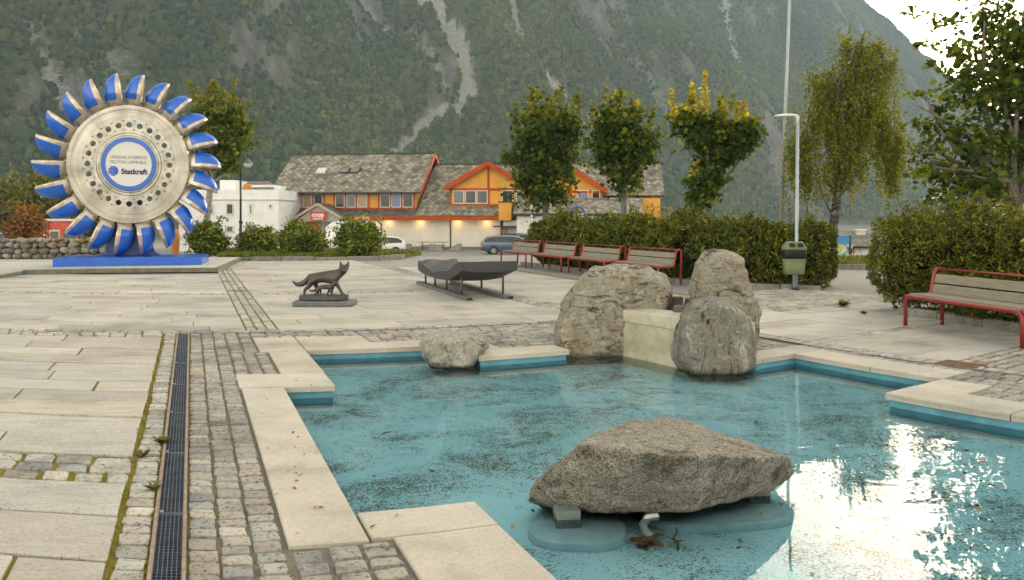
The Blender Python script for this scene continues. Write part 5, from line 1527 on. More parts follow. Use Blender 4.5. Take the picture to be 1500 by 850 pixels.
# small autumn trees and trees far left
y = 52.0
shrub('shrub', 'rust-red autumn bush behind the dry stone wall', 38, 352, 303, 54, 40.0, [(.20,.075,.018),(.26,.10,.02),(.11,.07,.02),(.30,.15,.03)], .07, 260, 20, .2)
OL = [(.11,.125,.025),(.15,.155,.03),(.20,.18,.035),(.075,.085,.02)]
for (px, pt, wpx, yy, lab) in ((8, 262, 90, 60, 'olive-green tree at the left edge behind the red bush'), (64, 246, 96, 58, 'tall olive-green tree directly left of the turbine wheel'), (118, 268, 70, 62, 'olive tree behind the lower left buckets of the turbine wheel'), (-40, 250, 80, 58, 'olive tree leaning in from beyond the left edge')):
    zg = terrain(0, yy); bs = (ap(px, 340, yy).x, yy, zg)
    make_tree('broadleaf_tree', lab, bs, (bs[0], yy, zg+1.2), [lobe(px, pt+45, wpx*.42, 34, yy), lobe(px-wpx*.22, pt+62, wpx*.3, 26, yy), lobe(px+wpx*.24, pt+58, wpx*.3, 28, yy), lobe(px+3, pt+22, wpx*.26, 22, yy)], [], .14, 260, 16, .32, OL, None, OVAL, hedgeM, r0=.16)
# ================================================================== materials of the houses
def boards(name, col, col2, pitch=.15, vert=False, rough=.6):
    m, nt, out = new_mat(name); v = coords(nt, 'Object'); sp = N(nt, 'ShaderNodeSeparateXYZ'); nt.links.new(v, sp.inputs[0])
    z = sp.outputs[0 if vert else 2]
    f = math_n(nt, 'FRACT', math_n(nt, 'DIVIDE', z, pitch)); n = noise_tex(nt, v, .8, 5, .65); n2 = noise_tex(nt, coords(nt, 'Object', (1,1,8) if not vert else (8,8,1)), 3, 4)
    r = ramp(nt, [(.3, col2), (.65, col)]); nt.links.new(n.outputs[0], r.inputs[0]); r2 = ramp(nt, [(.3,.86),(.7,1.08)]); nt.links.new(n2.outputs[0], r2.inputs[0])
    g = ramp(nt, [(.0,.45),(.07,1.0),(.95,1.0),(1.0,.6)]); nt.links.new(f, g.inputs[0])
    c = mix(nt, mix(nt, r.outputs[0], r2.outputs[0], 1, 'MULTIPLY'), g.outputs[0], .8, 'MULTIPLY')
    principled(nt, out, c, rough, 0, bump(nt, f, .25, .02), .4); return m
def slate_roof(name, tones, w=.56, h_=.64):
    """diamond slates laid point down; needs metric uv"""
    m, nt, out = new_mat(name); tc = nt.nodes.new('ShaderNodeTexCoord'); sp = N(nt, 'ShaderNodeSeparateXYZ'); nt.links.new(tc.outputs['UV'], sp.inputs[0])
    a = math_n(nt, 'ADD', math_n(nt, 'DIVIDE', sp.outputs[0], w), math_n(nt, 'DIVIDE', sp.outputs[1], h_)); b = math_n(nt, 'SUBTRACT', math_n(nt, 'DIVIDE', sp.outputs[0], w), math_n(nt, 'DIVIDE', sp.outputs[1], h_))
    fa, fb = math_n(nt, 'FRACT', a), math_n(nt, 'FRACT', b); cb = N(nt, 'ShaderNodeCombineXYZ'); nt.links.new(math_n(nt, 'FLOOR', a), cb.inputs[0]); nt.links.new(math_n(nt, 'FLOOR', b), cb.inputs[1])
    wn = N(nt, 'ShaderNodeTexWhiteNoise'); wn.noise_dimensions = '2D'; nt.links.new(cb.outputs[0], wn.inputs['Vector'])
    r = ramp(nt, [(.0, tones[0]), (.3, tones[1]), (.7, tones[2]), (1, tones[3])]); nt.links.new(wn.outputs[0], r.inputs[0])
    # lower edges of each slate overlap the next: a shade gap and a relief step
    e = math_n(nt, 'MINIMUM', fa, math_n(nt, 'SUBTRACT', 1, fb)); eg = ramp(nt, [(.03,.16),(.17,1)]); nt.links.new(e, eg.inputs[0])
    n = noise_tex(nt, tc.outputs['UV'], .35, 6, .7); st = ramp(nt, [(.35,(.55,.52,.42)),(.5,(.95,.95,.92)),(.7,(1.12,1.12,1.1))]); nt.links.new(n.outputs[0], st.inputs[0])
    c = mix(nt, mix(nt, r.outputs[0], eg.outputs[0], .8, 'MULTIPLY'), st.outputs[0], .9, 'MULTIPLY')
    principled(nt, out, c, .75, 0, bump(nt, math_n(nt, 'ADD', fa, math_n(nt, 'SUBTRACT', 1, fb)), .5, .04), .4); return m
yel = boards('yellow_boards', (.66,.31,.035), (.56,.25,.028)); org = simple('orange_trim', (.40,.062,.005), (.30,.046,.004), .7, 0, 1.2, spec=.2)
wht = boards('white_boards', (.72,.69,.62), (.62,.59,.53), .16); wtrim = simple('white_trim', (.58,.56,.52), (.48,.46,.42), .5)
drk = simple('dark_trim', (.035,.028,.025), (.02,.017,.015), .6); plinthM = simple('plinth_concrete', (.20,.19,.17), (.13,.125,.11), .9)
slt = slate_roof('diamond_slate', [(.105,.09,.068),(.18,.157,.12),(.245,.217,.17),(.33,.30,.245)])
slt2 = slate_roof('dark_diamond_slate', [(.05,.048,.045),(.085,.082,.075),(.125,.12,.11),(.17,.165,.15)])
def glassy(name, col, rough=.08):
    m, nt, out = new_mat(name); principled(nt, out, col, rough, 0, None, .6); return m
gl_dark = glassy('window_glass_dark', (.018,.018,.02)); gl_tan = glassy('window_curtain', (.33,.20,.09), .25); gl_blue = glassy('window_blind_blue', (.10,.14,.30), .2); gl_grey = glassy('window_glass_grey', (.10,.11,.105), .12)

class Frame:
    """a building's own axes: x along the front, y into the depth, z above its ground"""
    def __init__(s, px, Y, rz, zg): s.O = Vector(((px-CX)/F*Y, Y, zg)); s.rz = rz; s.e = Vector((math.cos(rz), math.sin(rz), 0)); s.n = Vector((-math.sin(rz), math.cos(rz), 0)); s.zg = zg
    def x(s, px, y=0.0):
        t = (px-CX)/F; return (t*(s.O.y+y*s.n.y)-s.O.x-y*s.n.x)/(s.e.x-t*s.e.y)
    def z(s, px, py, y=0.0):
        x_ = s.x(px, y); Yw = s.O.y+x_*s.e.y+y*s.n.y; return H-(py-HY)/F*Yw-s.zg
    def p(s, px, py, y=0.0): return Vector((s.x(px, y), y, s.z(px, py, y)))
    def empty(s, name, label, cat): return empty(name, s.O, s.rz, label, cat)
def quad_uv(mb, a, b, c, d, m=0):
    """a-b along the eave, d-c along the ridge; metric uv"""
    a, b, c, d = map(Vector, (a, b, c, d)); L2 = (b-a).length; h_ = (d-a).length; u = (b-a).normalized()
    uv = [(q-a) for q in (a, b, c, d)]; w = ((d-a)-u*((d-a).dot(u))).normalized()
    mb.quad(a, b, c, d, m, [(q.dot(u), q.dot(w)) for q in uv])
def roof_slab(mb, a, b, c, d, th=.16, m=0, me=1):
    a, b, c, d = map(Vector, (a, b, c, d)); n = (b-a).cross(d-a).normalized(); n = n if n.z > 0 else -n; k = n*th
    quad_uv(mb, a, b, c, d, m)
    lo = [q-k for q in (a, b, c, d)]; hi = [a, b, c, d]
    mb.add(lo, [(3,2,1,0)], me)
    for i in range(4): j = (i+1) % 4; mb.add([hi[i], hi[j], lo[j], lo[i]], [(0,1,2,3)], me)
def window(par, x0, x1, z0, z1, y, pane, fr=.07, frame=None, name='window', mull=0):
    mb = MB(); d_ = .07
    mb.box((x0,y-d_,z0),(x1,y,z0+fr)); mb.box((x0,y-d_,z1-fr),(x1,y,z1)); mb.box((x0,y-d_,z0+fr),(x0+fr,y,z1-fr)); mb.box((x1-fr,y-d_,z0+fr),(x1,y,z1-fr))
    for k in range(mull): xm = x0+(x1-x0)*(k+1)/(mull+1); mb.box((xm-.025,y-d_+.01,z0+fr),(xm+.025,y,z1-fr))
    w = mb.build(name, frame or wtrim, par)
    mb = MB(); mb.box((x0+fr,y-.035,z0+fr),(x1-fr,y-.012,z1-fr)); mb.build('pane', pane, w); return w

# ================================================================== the shop with the yellow upper floor
fr = Frame(400, 76.5, -.12, -1.2)
sh = fr.empty('shop_building', 'yellow and orange shop with slate roofs, white ground floor and gables', 'building')
X, Z = fr.x, fr.z
xl, xr = X(404), X(610)                                        # left block
ze, zr = Z(500,281,-.7), Z(540,226,5.5)
zw0, zw1 = Z(500,304.5,0), Z(500,284,0)                        # window band
mb = MB(); mb.box((xl,0,2.4),(xr,11,ze+.35)); mb.build('upper_wall', yel, sh)
mb = MB(); mb.add([(xr+.003,0,ze),(xr+.003,5.5,zr-.25),(xr+.003,11,ze),(xr+.003,11,2.6),(xr+.003,0,2.6),(xr-.2,0,ze),(xr-.2,5.5,zr-.25),(xr-.2,11,ze)], [(0,1,2,3,4),(0,5,6,1),(1,6,7,2)]); mb.build('gable_wall', yel, sh)
mb = MB(); xo0, xo1 = xl-.45, xr+.55
roof_slab(mb, (xo0,-.75,ze-.05),(xo1,-.75,ze-.05),(xo1,5.5,zr),(xo0,5.5,zr)); roof_slab(mb, (xo1,11.75,ze-.05),(xo0,11.75,ze-.05),(xo0,5.5,zr),(xo1,5.5,zr))
rf = mb.build('roof', [slt, drk], sh, fix=False)
mb = MB()
for (y0, y1) in ((-.75,5.5),(11.75,5.5)):
    mb.bar((xo1+.03,y0,ze-.17),(xo1+.03,y1,zr-.1), .08, .34)
mb.build('barge_board', org, rf)
mb = MB(); mb.bar((xo0,-.83,ze-.1),(xo1,-.83,ze-.1), .14, .14); mb.build('gutter', drk, rf)
mb = MB(); mb.bar((xo0,5.5,zr+.03),(xo1,5.5,zr+.03), .24, .08); mb.build('ridge_cap', drk, rf)
def skylight(px, py, open_):
    t = .5
    y = 2.6; x0 = X(px, y); z0 = Z(px, py, y); sl = (zr-ze)/(5.5+.75); zz = ze+(y+.75)*sl
    mb = MB(); M = Matrix.Translation((x0, y, zz)) @ Matrix.Rotation(math.atan(sl), 4, 'X')
    mb.box((-.45,-.5,-.05),(.45,.5,.10), 0, M); mb.box((-.36,-.41,.10),(.36,.41,.115), 1, M)
    mb.build('skylight', [drk if open_ else wtrim, gl_grey if open_ else wtrim], rf)
skylight(471, 244, False); skylight(505, 244, True); skylight(520, 244, True)
# windows of the left block
wins = [(413.5,426.3,gl_grey),(428.6,441.8,gl_tan),(444,457.3,gl_tan),(460,473.2,gl_dark),(491.5,505.3,gl_dark),(508,521.2,gl_grey),(523.8,538,gl_tan),(557,571.8,gl_dark),(573.8,587.5,gl_blue),(590,605.3,gl_dark)]
for a, b, pn in wins: window(sh, X(a), X(b), zw0+.02, zw1-.02, -.03, pn)
mb = MB(); mb.box((xl-.05,-.06,zw1),(xr+.05,0,zw1+.16)); mb.box((xl-.05,-.06,zw0-.14),(xr+.05,0,zw0))
for a in (406.5,411.5,427.5,443,458.7,475,489.6,506.6,522.5,540.5,555,572.8,588.8,607): mb.box((X(a)-.06,-.058,zw0),(X(a)+.06,0,zw1))
mb.build('window_trim', org, sh)
# skirt roof and fascia along the front
yf = -1.7; zf1, zf0 = Z(560,317,yf), Z(560,323,yf); xf0, xf1 = X(397.5,yf), X(737,yf)
mb = MB(); roof_slab(mb, (xf0,yf-.1,zf1),(X(612,yf),yf-.1,zf1),(X(612,0),-.02,zw0-.12),(xl-.3,-.02,zw0-.12), .08); mb.build('skirt_roof', [slt2, drk], sh, fix=False)
mb = MB(); mb.box((xf0,yf-.12,zf0),(xf1,yf,zf1)); mb.box((xf0,yf,zf0),(xf0+.12,0,zf1)); mb.build('fascia', org, sh)
mb = MB(); mb.box((xf0+.1,yf,zf0+.06),(xf1-.02,-.42,zf0+.10)); mb.build('soffit', wtrim, sh)
# ground floor
xg0, xg1 = X(408,-.4), X(733,-.4)
mb = MB(); mb.box((X(470,-.4),-.4,.25),(xg1,9,zf0+.2)); mb.build('ground_floor_wall', wht, sh)
mb = MB(); mb.box((X(470,-.4)-.02,-.43,-.3),(xg1+.02,-.36,.25)); mb.build('plinth', plinthM, sh)
mb = MB(); mb.box((xg0,-.45,-.3),(X(470,-.4)-.03,9,zf0+.2)); mb.build('porch_wall', yel, sh)
mb = MB(); mb.box((X(660,-.4)-.06,-.46,-.2),(X(660,-.4)+.06,-.403,zf0)); mb.build('downpipe', simple('brown_pipe', (.08,.05,.035), None, .6), sh)
for px in (401.5, 438): mb = MB(); mb.box((X(px,yf)-.08,yf+.02,-.3),(X(px,yf)+.08,yf+.18,zf0)); mb.build('porch_post', org, sh)
doorM = glassy('shop_door_glass', (.05,.045,.04))
window(sh, X(412), X(428), .0, 2.3, -.46, doorM, .1, org, 'door')
lampM, nt, out = new_mat('downlight_glow'); em = nt.nodes.new('ShaderNodeEmission'); em.inputs[0].default_value = (1,.58,.20,1); em.inputs[1].default_value = 2.2; nt.links.new(em.outputs[0], out.inputs[0])
for px in (567.5, 614.5, 669, 712):
    mb = MB(); mb.lathe([(0,zf0+.0),(.17,zf0+.0),(.20,zf0+.06)], 14); o = mb.build('downlight', lampM, sh); o.location = (X(px,-.85), -.85, 0)
    l = bpy.data.lights.new('downlight_lamp', 'POINT'); l.energy = 2.5; l.color = (1,.62,.26); l.shadow_soft_size = .15
    lo = bpy.data.objects.new('downlight_lamp', l); COL.objects.link(lo); lo.parent = sh; lo.location = (X(px,-.85), -.85, zf0-.12)
# porch gable with the sign
yp = -3.2; pk, pe0, pe1 = fr.p(466,298,yp), fr.p(433,318,yp), fr.p(503,319,yp)
mb = MB(); roof_slab(mb, (pe0.x,yp-.2,pe0.z),(pe0.x,-.6,pe0.z),(pk.x,-.2,pk.z),(pk.x,yp-.2,pk.z), .14); roof_slab(mb, (pe1.x,-.6,pe1.z),(pe1.x,yp-.2,pe1.z),(pk.x,yp-.2,pk.z),(pk.x,-.2,pk.z), .14)
pr = mb.build('porch_roof', [slt2, drk], sh, fix=False)
mb = MB(); mb.add([(pe0.x+.3,yp,pe0.z-.12),(pe1.x-.3,yp,pe1.z-.12),(pk.x,yp,pk.z-.16)], [(0,1,2)]); mb.box((pe0.x+.3,yp-.003,zf0-.1),(pe1.x-.3,yp+.1,pe0.z-.10)); mb.build('porch_gable', simple('porch_boards', (.40,.36,.30), (.30,.27,.22), .7), sh)
mb = MB()
for e in (pe0, pe1): mb.bar((e.x,yp-.24,e.z-.08),(pk.x,yp-.24,pk.z-.08), .06, .22)
mb.build('barge_board', simple('beige_trim', (.42,.36,.27), None, .6), pr)
for px in (440, 497): mb = MB(); mb.box((X(px,yp)-.09,yp,-.3),(X(px,yp)+.09,yp+.18,pe0.z-.1)); mb.build('porch_post', org, sh)
red_s = simple('sign_red', (.52,.03,.015), (.48,.028,.014), .4); wink = simple('sign_white_ink', (.72,.70,.66), None, .5)
s0, s1 = fr.p(455,323,yp-.2), fr.p(477.8,310,yp-.2)
mb = MB(); mb.box((s0.x,yp-.36,s0.z),(s1.x,yp-.25,s1.z)); sgn = mb.build('shop_sign', red_s, sh, bevel=.02)
xm = (s0.x+s1.x)/2; hh = s1.z-s0.z
text_obj('lettering', 'coop', hh*.66, wink, sgn, (xm, yp-.362, s0.z+hh*.62), bold=.022, sx=1.05)
text_obj('lettering', 'marked', hh*.36, wink, sgn, (xm, yp-.362, s0.z+hh*.20), bold=.010, sx=1.0)
s0, s1 = fr.p(518,323.6,yf-.15), fr.p(541.5,316.4,yf-.15)
mb = MB(); mb.box((s0.x,yf-.17,s0.z),(s1.x,yf-.122,s1.z)); sg2 = mb.build('hours_sign', simple('hours_orange', (.45,.15,.03), None, .5), sh)
mb = MB(); mb.box((X(522.5,yf-.18),yf-.178,s0.z+.02),(X(529.3,yf-.18),yf-.171,s1.z-.02)); mb.build('hours_panel', red_s, sg2)
text_obj('lettering', '8-18', (s1.z-s0.z)*.62, wink, sg2, (X(525.5,yf-.2), yf-.182, (s0.z+s1.z)/2), bold=.006); text_obj('lettering', '(9-18)', (s1.z-s0.z)*.62, wink, sg2, (X(535,yf-.2), yf-.182, (s0.z+s1.z)/2), bold=.006)
# right wing: long slate slope with dormer gables
yr = 6.5; zr2 = Z(800,240,yr); x2 = X(612,yf); x3 = X(968,yr)
zs0 = Z(680,316,yf-.1)
def slope_z(y): return zs0+(zr2-zs0)*(y-(yf-.1))/(yr-(yf-.1))
mb = MB(); xw1 = X(737,yf)
roof_slab(mb, (x2-.2,yf-.1,zs0),(xw1,yf-.1,zs0),(xw1,yr,zr2),(x2-.2,yr,zr2), .14)
y4 = 1.2
roof_slab(mb, (xw1+.003,y4,slope_z(y4)),(x3,y4,slope_z(y4)),(x3,yr,zr2),(xw1+.003,yr,zr2), .14)
roof_slab(mb, (x3,13,zs0+1),(x2,13,zs0+1),(x2,yr,zr2),(x3,yr,zr2), .14)
wr_ = mb.build('wing_roof', [slt, drk], sh, fix=False)
mb = MB(); mb.bar((x2,yr,zr2+.03),(x3,yr,zr2+.03), .22, .07); mb.build('ridge_cap', drk, wr_)
mb = MB(); mb.box((xw1-.3,.6,.0),(x3-.4,12,slope_z(.9)-.1)); mb.build('wing_wall', yel, sh)
def dormer(pl_, pkx, pr_, pyE, pyP, pyB, y, wl_, name):
    e0, e1, k = fr.p(pl_, pyE, y), fr.p(pr_, pyE, y), fr.p(pkx, pyP, y); zb = Z(pkx, pyB, y); ins = .42
    Wd = empty(name, (0,0,0)); Wd.parent = sh
    mb = MB(); mb.prism([(e0.x+ins,zb),(e1.x-ins,zb),(e1.x-ins,e1.z-.0),(k.x,k.z-.28),(e0.x+ins,e0.z-.0)], y, y+7, 0, lambda p, q, w: (p, w, q)); mb.build('wall', yel, Wd)
    mb = MB()
    yb = yr+.3
    for e, s_ in ((e0,1),(e1,-1)):
        a, b, c_, d_ = Vector((e.x,y-.55,e.z)), Vector((e.x,y+(slope_z(0) and 4.6),e.z)), Vector((k.x,yb,k.z)), Vector((k.x,y-.55,k.z))
        if s_ > 0: roof_slab(mb, a, b, c_, d_, .14)
        else: roof_slab(mb, b, a, d_, c_, .14)
    mb.build('roof', [slt, org], Wd, fix=False)
    mb = MB()
    for e in (e0, e1): mb.bar((e.x,y-.6,e.z-.12),(k.x,y-.6,k.z-.12), .10, .42)
    mb.build('barge_board', org, Wd)
    mb = MB(); zc = e0.z-.12
    mb.box((e0.x+ins-.05,y-.07,zc-.14),(e1.x-ins+.05,y,zc+.08)); mb.box((e0.x+ins-.05,y-.07,zb-.02),(e1.x-ins+.05,y,zb+.26)); mb.box((k.x-.1,y-.068,zb+.2),(k.x+.1,y,k.z-.4))
    for xx in (e0.x+ins, e1.x-ins-.14): mb.box((xx,y-.066,zb),(xx+.14,y,zc))
    mb.build('trim', org, Wd)
    for a, b, pn in wl_: window(Wd, X(a,y), X(b,y), Z(pkx,298.5,y), Z(pkx,279,y), y-.03, pn)
    return Wd
dormer(652.5, 715.5, 781, 275.5, 238, 303.5, -.3, [(663.5,680,gl_grey),(681.5,697.5,gl_dark),(698.5,714.5,gl_grey),(735.5,751.5,gl_dark),(756,767,gl_grey)], 'dormer_gable')
dormer(783, 836, 890, 279, 244, 306, 1.0, [(846,862,gl_blue),(867,879,gl_dark)], 'dormer_gable')
a, b = fr.p(730.5,323,-2.2), fr.p(749,297,-2.2)
mb = MB(); mb.box((a.x,-2.2,a.z),(b.x,2.0,b.z)); mb.box((a.x-.05,-2.25,b.z),(b.x+.05,2.0,b.z+.12), 1); mb.build('bay_box', [yel, drk], sh)
mb = MB(); mb.box((X(737,-1.6),-1.6,-.3),(X(757,-1.6),3,a.z-.003)); mb.build('entrance_wall', wtrim, sh)
mb = MB(); mb.box((X(722,-3.0),-3.0,Z(730,333,-3)),(X(755,-3.0),-1.65,Z(730,331,-3))); mb.box((X(735,-1.7),-1.66,-.2),(X(743,-1.7),-1.61,1.9), 1); mb.build('entrance_canopy', [drk, gl_tan], sh)
# white annex with a lower slate roof, and the end block
ya = -4.0; e0, e1 = fr.p(751,313,ya), fr.p(905,314,ya); t0 = Z(830,290,.6)
mb = MB(); roof_slab(mb, (e0.x,ya,e0.z),(X(941,ya),ya,e0.z),(X(941,.6),.6,t0),(X(756,.6),.6,t0), .2); mb.build('annex_roof', [slt, drk], sh, fix=False)
mb = MB(); mb.box((X(757,ya+.5),ya+.5,-.3),(X(938,ya+.5),.55,e0.z-.12)); mb.build('annex_wall', wht, sh)
mb = MB(); mb.box((X(762,ya+.4),ya+.40,Z(762,329,ya)),(X(766,ya+.4),ya+.497,Z(762,321,ya))); mb.build('meter_box', wtrim, sh)
ye = 5.0; a, b = fr.p(942,303.5,ye), fr.p(966.5,283,ye)
mb = MB(); mb.box((a.x,ye,-.3),(b.x,12,b.z)); mb.box((b.x-.2,ye-.05,a.z-.3),(b.x+.03,ye+.2,b.z), 1); mb.build('end_wall', [yel, org], sh)
mb = MB(); roof_slab(mb, (X(932,ye-.5),ye-.5,Z(950,283,ye)),(X(971.5,ye-.5),ye-.5,Z(950,283,ye)),(X(971.5,9),9,Z(950,262,9)),(X(932,9),9,Z(950,262,9)), .2); mb.build('end_roof', [slt, drk], sh, fix=False)
mb = MB(); roof_slab(mb, (X(940,2.5),2.5,Z(960,326,2.5)),(X(985,2.5),2.5,Z(960,326,2.5)),(X(985,ye),ye,Z(960,303,ye)),(X(944,ye),ye,Z(960,303,ye)), .15); mb.box((X(942,2.8),2.8,-.3),(X(983,2.8),ye-.05,Z(960,327,2.5)-.1), 1); mb.build('lean_to', [slt, drk], sh, fix=False)

# ================================================================== white house far left
fw = Frame(296, 70, -.03, -1.2); wh2 = fw.empty('white_house', 'plain white two-storey house with a roof terrace, left of the shop', 'building')
X, Z = fw.x, fw.z
wpl = simple('white_render', (.72,.71,.69), (.62,.61,.59), .7, 0, 1.5)
zb = Z(350,293,0); zt_ = Z(350,278,0)
mb = MB(); mb.box((X(262),0,-.5),(X(408),10,zb)); mb.box((X(262),.0,zb+.07),(X(408),9.8,zt_)); mb.box((X(262)-.1,-.12,zb),(X(408)+.1,10,zb+.07), 1); mb.build('wall', [wpl, wtrim], wh2)
mb = MB(); mb.box((X(322,2.5),2.5,zt_),(X(345,2.5),7,Z(335,264,2.5))); mb.box((X(368,3),3,zt_-.1),(X(402,3),9,Z(380,271,3))); mb.build('upper_storey', wpl, wh2)
mb = MB(); roof_slab(mb, (X(372,1.6),1.6,Z(380,279,1.6)),(X(403,1.6),1.6,Z(380,279,1.6)),(X(396,6),6,Z(380,265,6)),(X(360,6),6,Z(380,266,6)), .2); mb.build('roof', [slate_roof('brown_tiles', [(.10,.085,.06),(.16,.13,.10),(.20,.17,.13),(.25,.21,.17)]), wtrim], wh2, fix=False)
for a, b, c, d in ((304,313,299,314),(331.5,342.5,298,314.5),(365,369.5,299,314),(394,399,299,305.5),(331.5,342.5,331,341),(363,371,330.5,337),(394,399,330.5,336.5)):
    window(wh2, X(a), X(b), Z(a,d), Z(a,c), -.02, gl_grey if c > 320 else gl_dark, .09)
mb = MB(); mb.tube([(X(363,.6),.6,zt_),(X(363,.6),.6,Z(363,276,.6))], [.3,.34], 10); mb.lathe([(0.01,.42),(.3,.36),(.42,.15),(.42,-.1),(.2,-.25)], 14, 0, Matrix.Translation((X(363,.6),.6,Z(363,276.5,.6)))); mb.build('orange_planter', simple('orange_plastic', (.50,.17,.02), None, .5), wh2)
# pale houses glimpsed behind the left trees
for (p0, p1, pt, Y_, lab) in ((-30,22,322,92,'small white house glimpsed at the left edge above the parked cars'), (64,128,326,88,'low cream building behind the red phone box')):
    f2 = Frame(p0, Y_, 0, -1.2); b2 = f2.empty('house', lab, 'building'); w2 = f2.x(p1); z2 = f2.z((p0+p1)/2, pt)
    mb = MB(); mb.box((0,0,-.5),(w2,7,z2)); mb.build('wall', wht, b2)
    mb = MB(); roof_slab(mb, (-.3,-.4,z2-.05),(w2+.3,-.4,z2-.05),(w2+.3,3.5,z2+1.8),(-.3,3.5,z2+1.8)); roof_slab(mb, (w2+.3,7.4,z2-.05),(-.3,7.4,z2-.05),(-.3,3.5,z2+1.8),(w2+.3,3.5,z2+1.8)); mb.build('roof', [slt2, drk], b2, fix=False)
    for k in range(2): window(b2, w2*(.2+.4*k), w2*(.2+.4*k)+.9, .9, 2.1, -.02, gl_dark)

# ================================================================== low white building and houses on the right
fl_ = Frame(1168, 60, -.10, -3.0); lw = fl_.empty('low_white_building', 'low white boarded building with a pale slate roof behind the birch', 'building'); X, Z = fl_.x, fl_.z
lsl = slate_roof('pale_slate', [(.11,.105,.095),(.15,.143,.13),(.185,.177,.16),(.22,.21,.19)], .4, .4)
z_e = Z(1260,360,0); z_r = Z(1260,339,3.2); mb = MB(); mb.box((X(1205),0,-.3),(X(1340),7,z_e)); mb.build('wall', wht, lw)
mb = MB(); roof_slab(mb, (X(1200),-.4,z_e-.03),(X(1330),-.4,z_e-.03),(X(1330,3.2),3.2,z_r),(X(1200,3.2),3.2,z_r)); mb.build('roof', [lsl, drk], lw, fix=False)
gk = fl_.p(1205,331,-3.0); g0, g1 = fl_.p(1150,364,-3.0), fl_.p(1247,361,-3.0)
gk = Vector(((g0.x+g1.x)/2, -3.0, Z(1190,331,-3)))
mb = MB(); mb.prism([(g0.x+.3,-.3),(g1.x-.3,-.3),(g1.x-.3,g1.z),(gk.x,gk.z-.2),(g0.x+.3,g0.z)], -3, 5, 0, lambda p, q, w: (p, w, q)); mb.build('gable_wing', wht, lw)
mb = MB(); roof_slab(mb, (g1.x,5,g1.z),(g1.x,-3.4,g1.z),(gk.x,-3.4,gk.z),(gk.x,5,gk.z)); roof_slab(mb, (g0.x,-3.4,g0.z),(g0.x,5,g0.z),(gk.x,5,gk.z),(gk.x,-3.4,gk.z)); mb.build('gable_roof', [lsl, wtrim], lw, fix=False)
window(lw, X(1241,-.02), X(1253,-.02), Z(1245,380,0), Z(1245,362.5,0), -.02, gl_dark, .07, None, 'window', 2); window(lw, X(1258,-.02), X(1262,-.02), Z(1245,376,0), Z(1245,364,0), -.02, gl_grey)
mb = MB(); c = fl_.p(1259.5,340,2.6); mb.box((c.x-.34,2.3,c.z-.9),(c.x+.34,3.1,c.z+.1)); mb.box((c.x-.42,2.2,c.z+.103),(c.x+.42,3.2,c.z+.2)); mb.build('chimney', wtrim, lw)
mb = MB(); zz = Z(1260,373,-1.6)
for px in range(1236, 1296, 4): mb.box((X(px,-1.6)-.03,-1.63,-.2),(X(px,-1.6)+.03,-1.57,zz))
mb.box((X(1234,-1.6),-1.64,zz),(X(1298,-1.6),-1.56,zz+.07)); mb.box((X(1234,-1.6),-1.64,zz-.5),(X(1298,-1.6),-1.56,zz-.43)); mb.build('railing', wtrim, lw)
sb_p = gp2(1235, 384); sb_p = Vector((ap(1233,384,36).x, 36, 0)); sb = empty('sign_board', sb_p, 0, 'blue information board with a pale map standing beside the birch trunk', 'sign'); zt = H-(346-HY)/F*36; wS = .62
mb = MB(); mb.box((-wS*.42,-.04,.45),(wS*.52,.04,zt)); mb.build('panel', simple('sign_board_blue', (.03,.22,.50), (.025,.19,.44), .4), sb)
mb = MB(); mb.add([(-.2,-.045,zt-.75),(-.05,-.045,zt-.72),(.05,-.045,zt-.5),(-.05,-.045,zt-.35),(-.2,-.045,zt-.3)], [(0,1,2,3,4)]); mb.add([(-.2,-.045,zt-.95),(.15,-.045,zt-.9),(.25,-.045,zt-.62),(.1,-.045,zt-.7),(-.2,-.045,zt-.84)], [(0,1,2,3,4)], 1); mb.build('map_print', [simple('map_yellow', (.42,.46,.16), None, .5), simple('map_green', (.18,.40,.20), None, .5)], sb)
mb = MB(); mb.box((wS*.54,-.05,.0),(wS*.64,.05,zt+.03)); mb.box((-wS*.5,-.05,.0),(-wS*.44,.05,zt+.03)); mb.build('post', drk, sb)
cream = boards('cream_boards', (.62,.56,.40), (.54,.48,.34), .14)
def gable_house(px0, px1, pyE, pyP, Y_, rz, lab, wallm, roofm, dep=8, front=True, wins_=()):
    f2 = Frame(px0, Y_, rz, -3.0); b2 = f2.empty('house', lab, 'building'); w2 = f2.x(px1); z2 = f2.z(px0, pyE); zk = f2.z((px0+px1)/2, pyP)
    mb = MB(); mb.prism([(0,-.5),(w2,-.5),(w2,z2),(w2/2,zk-.15),(0,z2)], 0, dep, 0, lambda p, q, w: (p, w, q)); mb.build('wall', wallm, b2)
    mb = MB(); s_ = (zk-z2)/(w2/2); o_ = .45
    roof_slab(mb, (-o_,-.4,z2-o_*s_),(-o_,dep+.4,z2-o_*s_),(w2/2,dep+.4,zk),(w2/2,-.4,zk)); roof_slab(mb, (w2+o_,dep+.4,z2-o_*s_),(w2+o_,-.4,z2-o_*s_),(w2/2,-.4,zk),(w2/2,dep+.4,zk)); mb.build('roof', [roofm, wtrim], b2, fix=False)
    for a, b, c, d, pn in wins_: window(b2, f2.x(a), f2.x(b), f2.z(a,d), f2.z(a,c), -.02, pn, .09)
    return b2
gable_house(1448, 1484, 304, 284, 46, .0, 'pale yellow gabled house seen under the big maple', cream, slt2, 8, True, [(1474,1481,306,332,gl_blue),(1455,1462,308,330,gl_grey)])
gable_house(1392, 1446, 322, 308, 62, -.1, 'house with a dark roof half hidden behind the right hedge and maple', wht, slt2, 9, True, [(1405,1413,326,334,gl_dark),(1424,1432,326,334,gl_dark)])
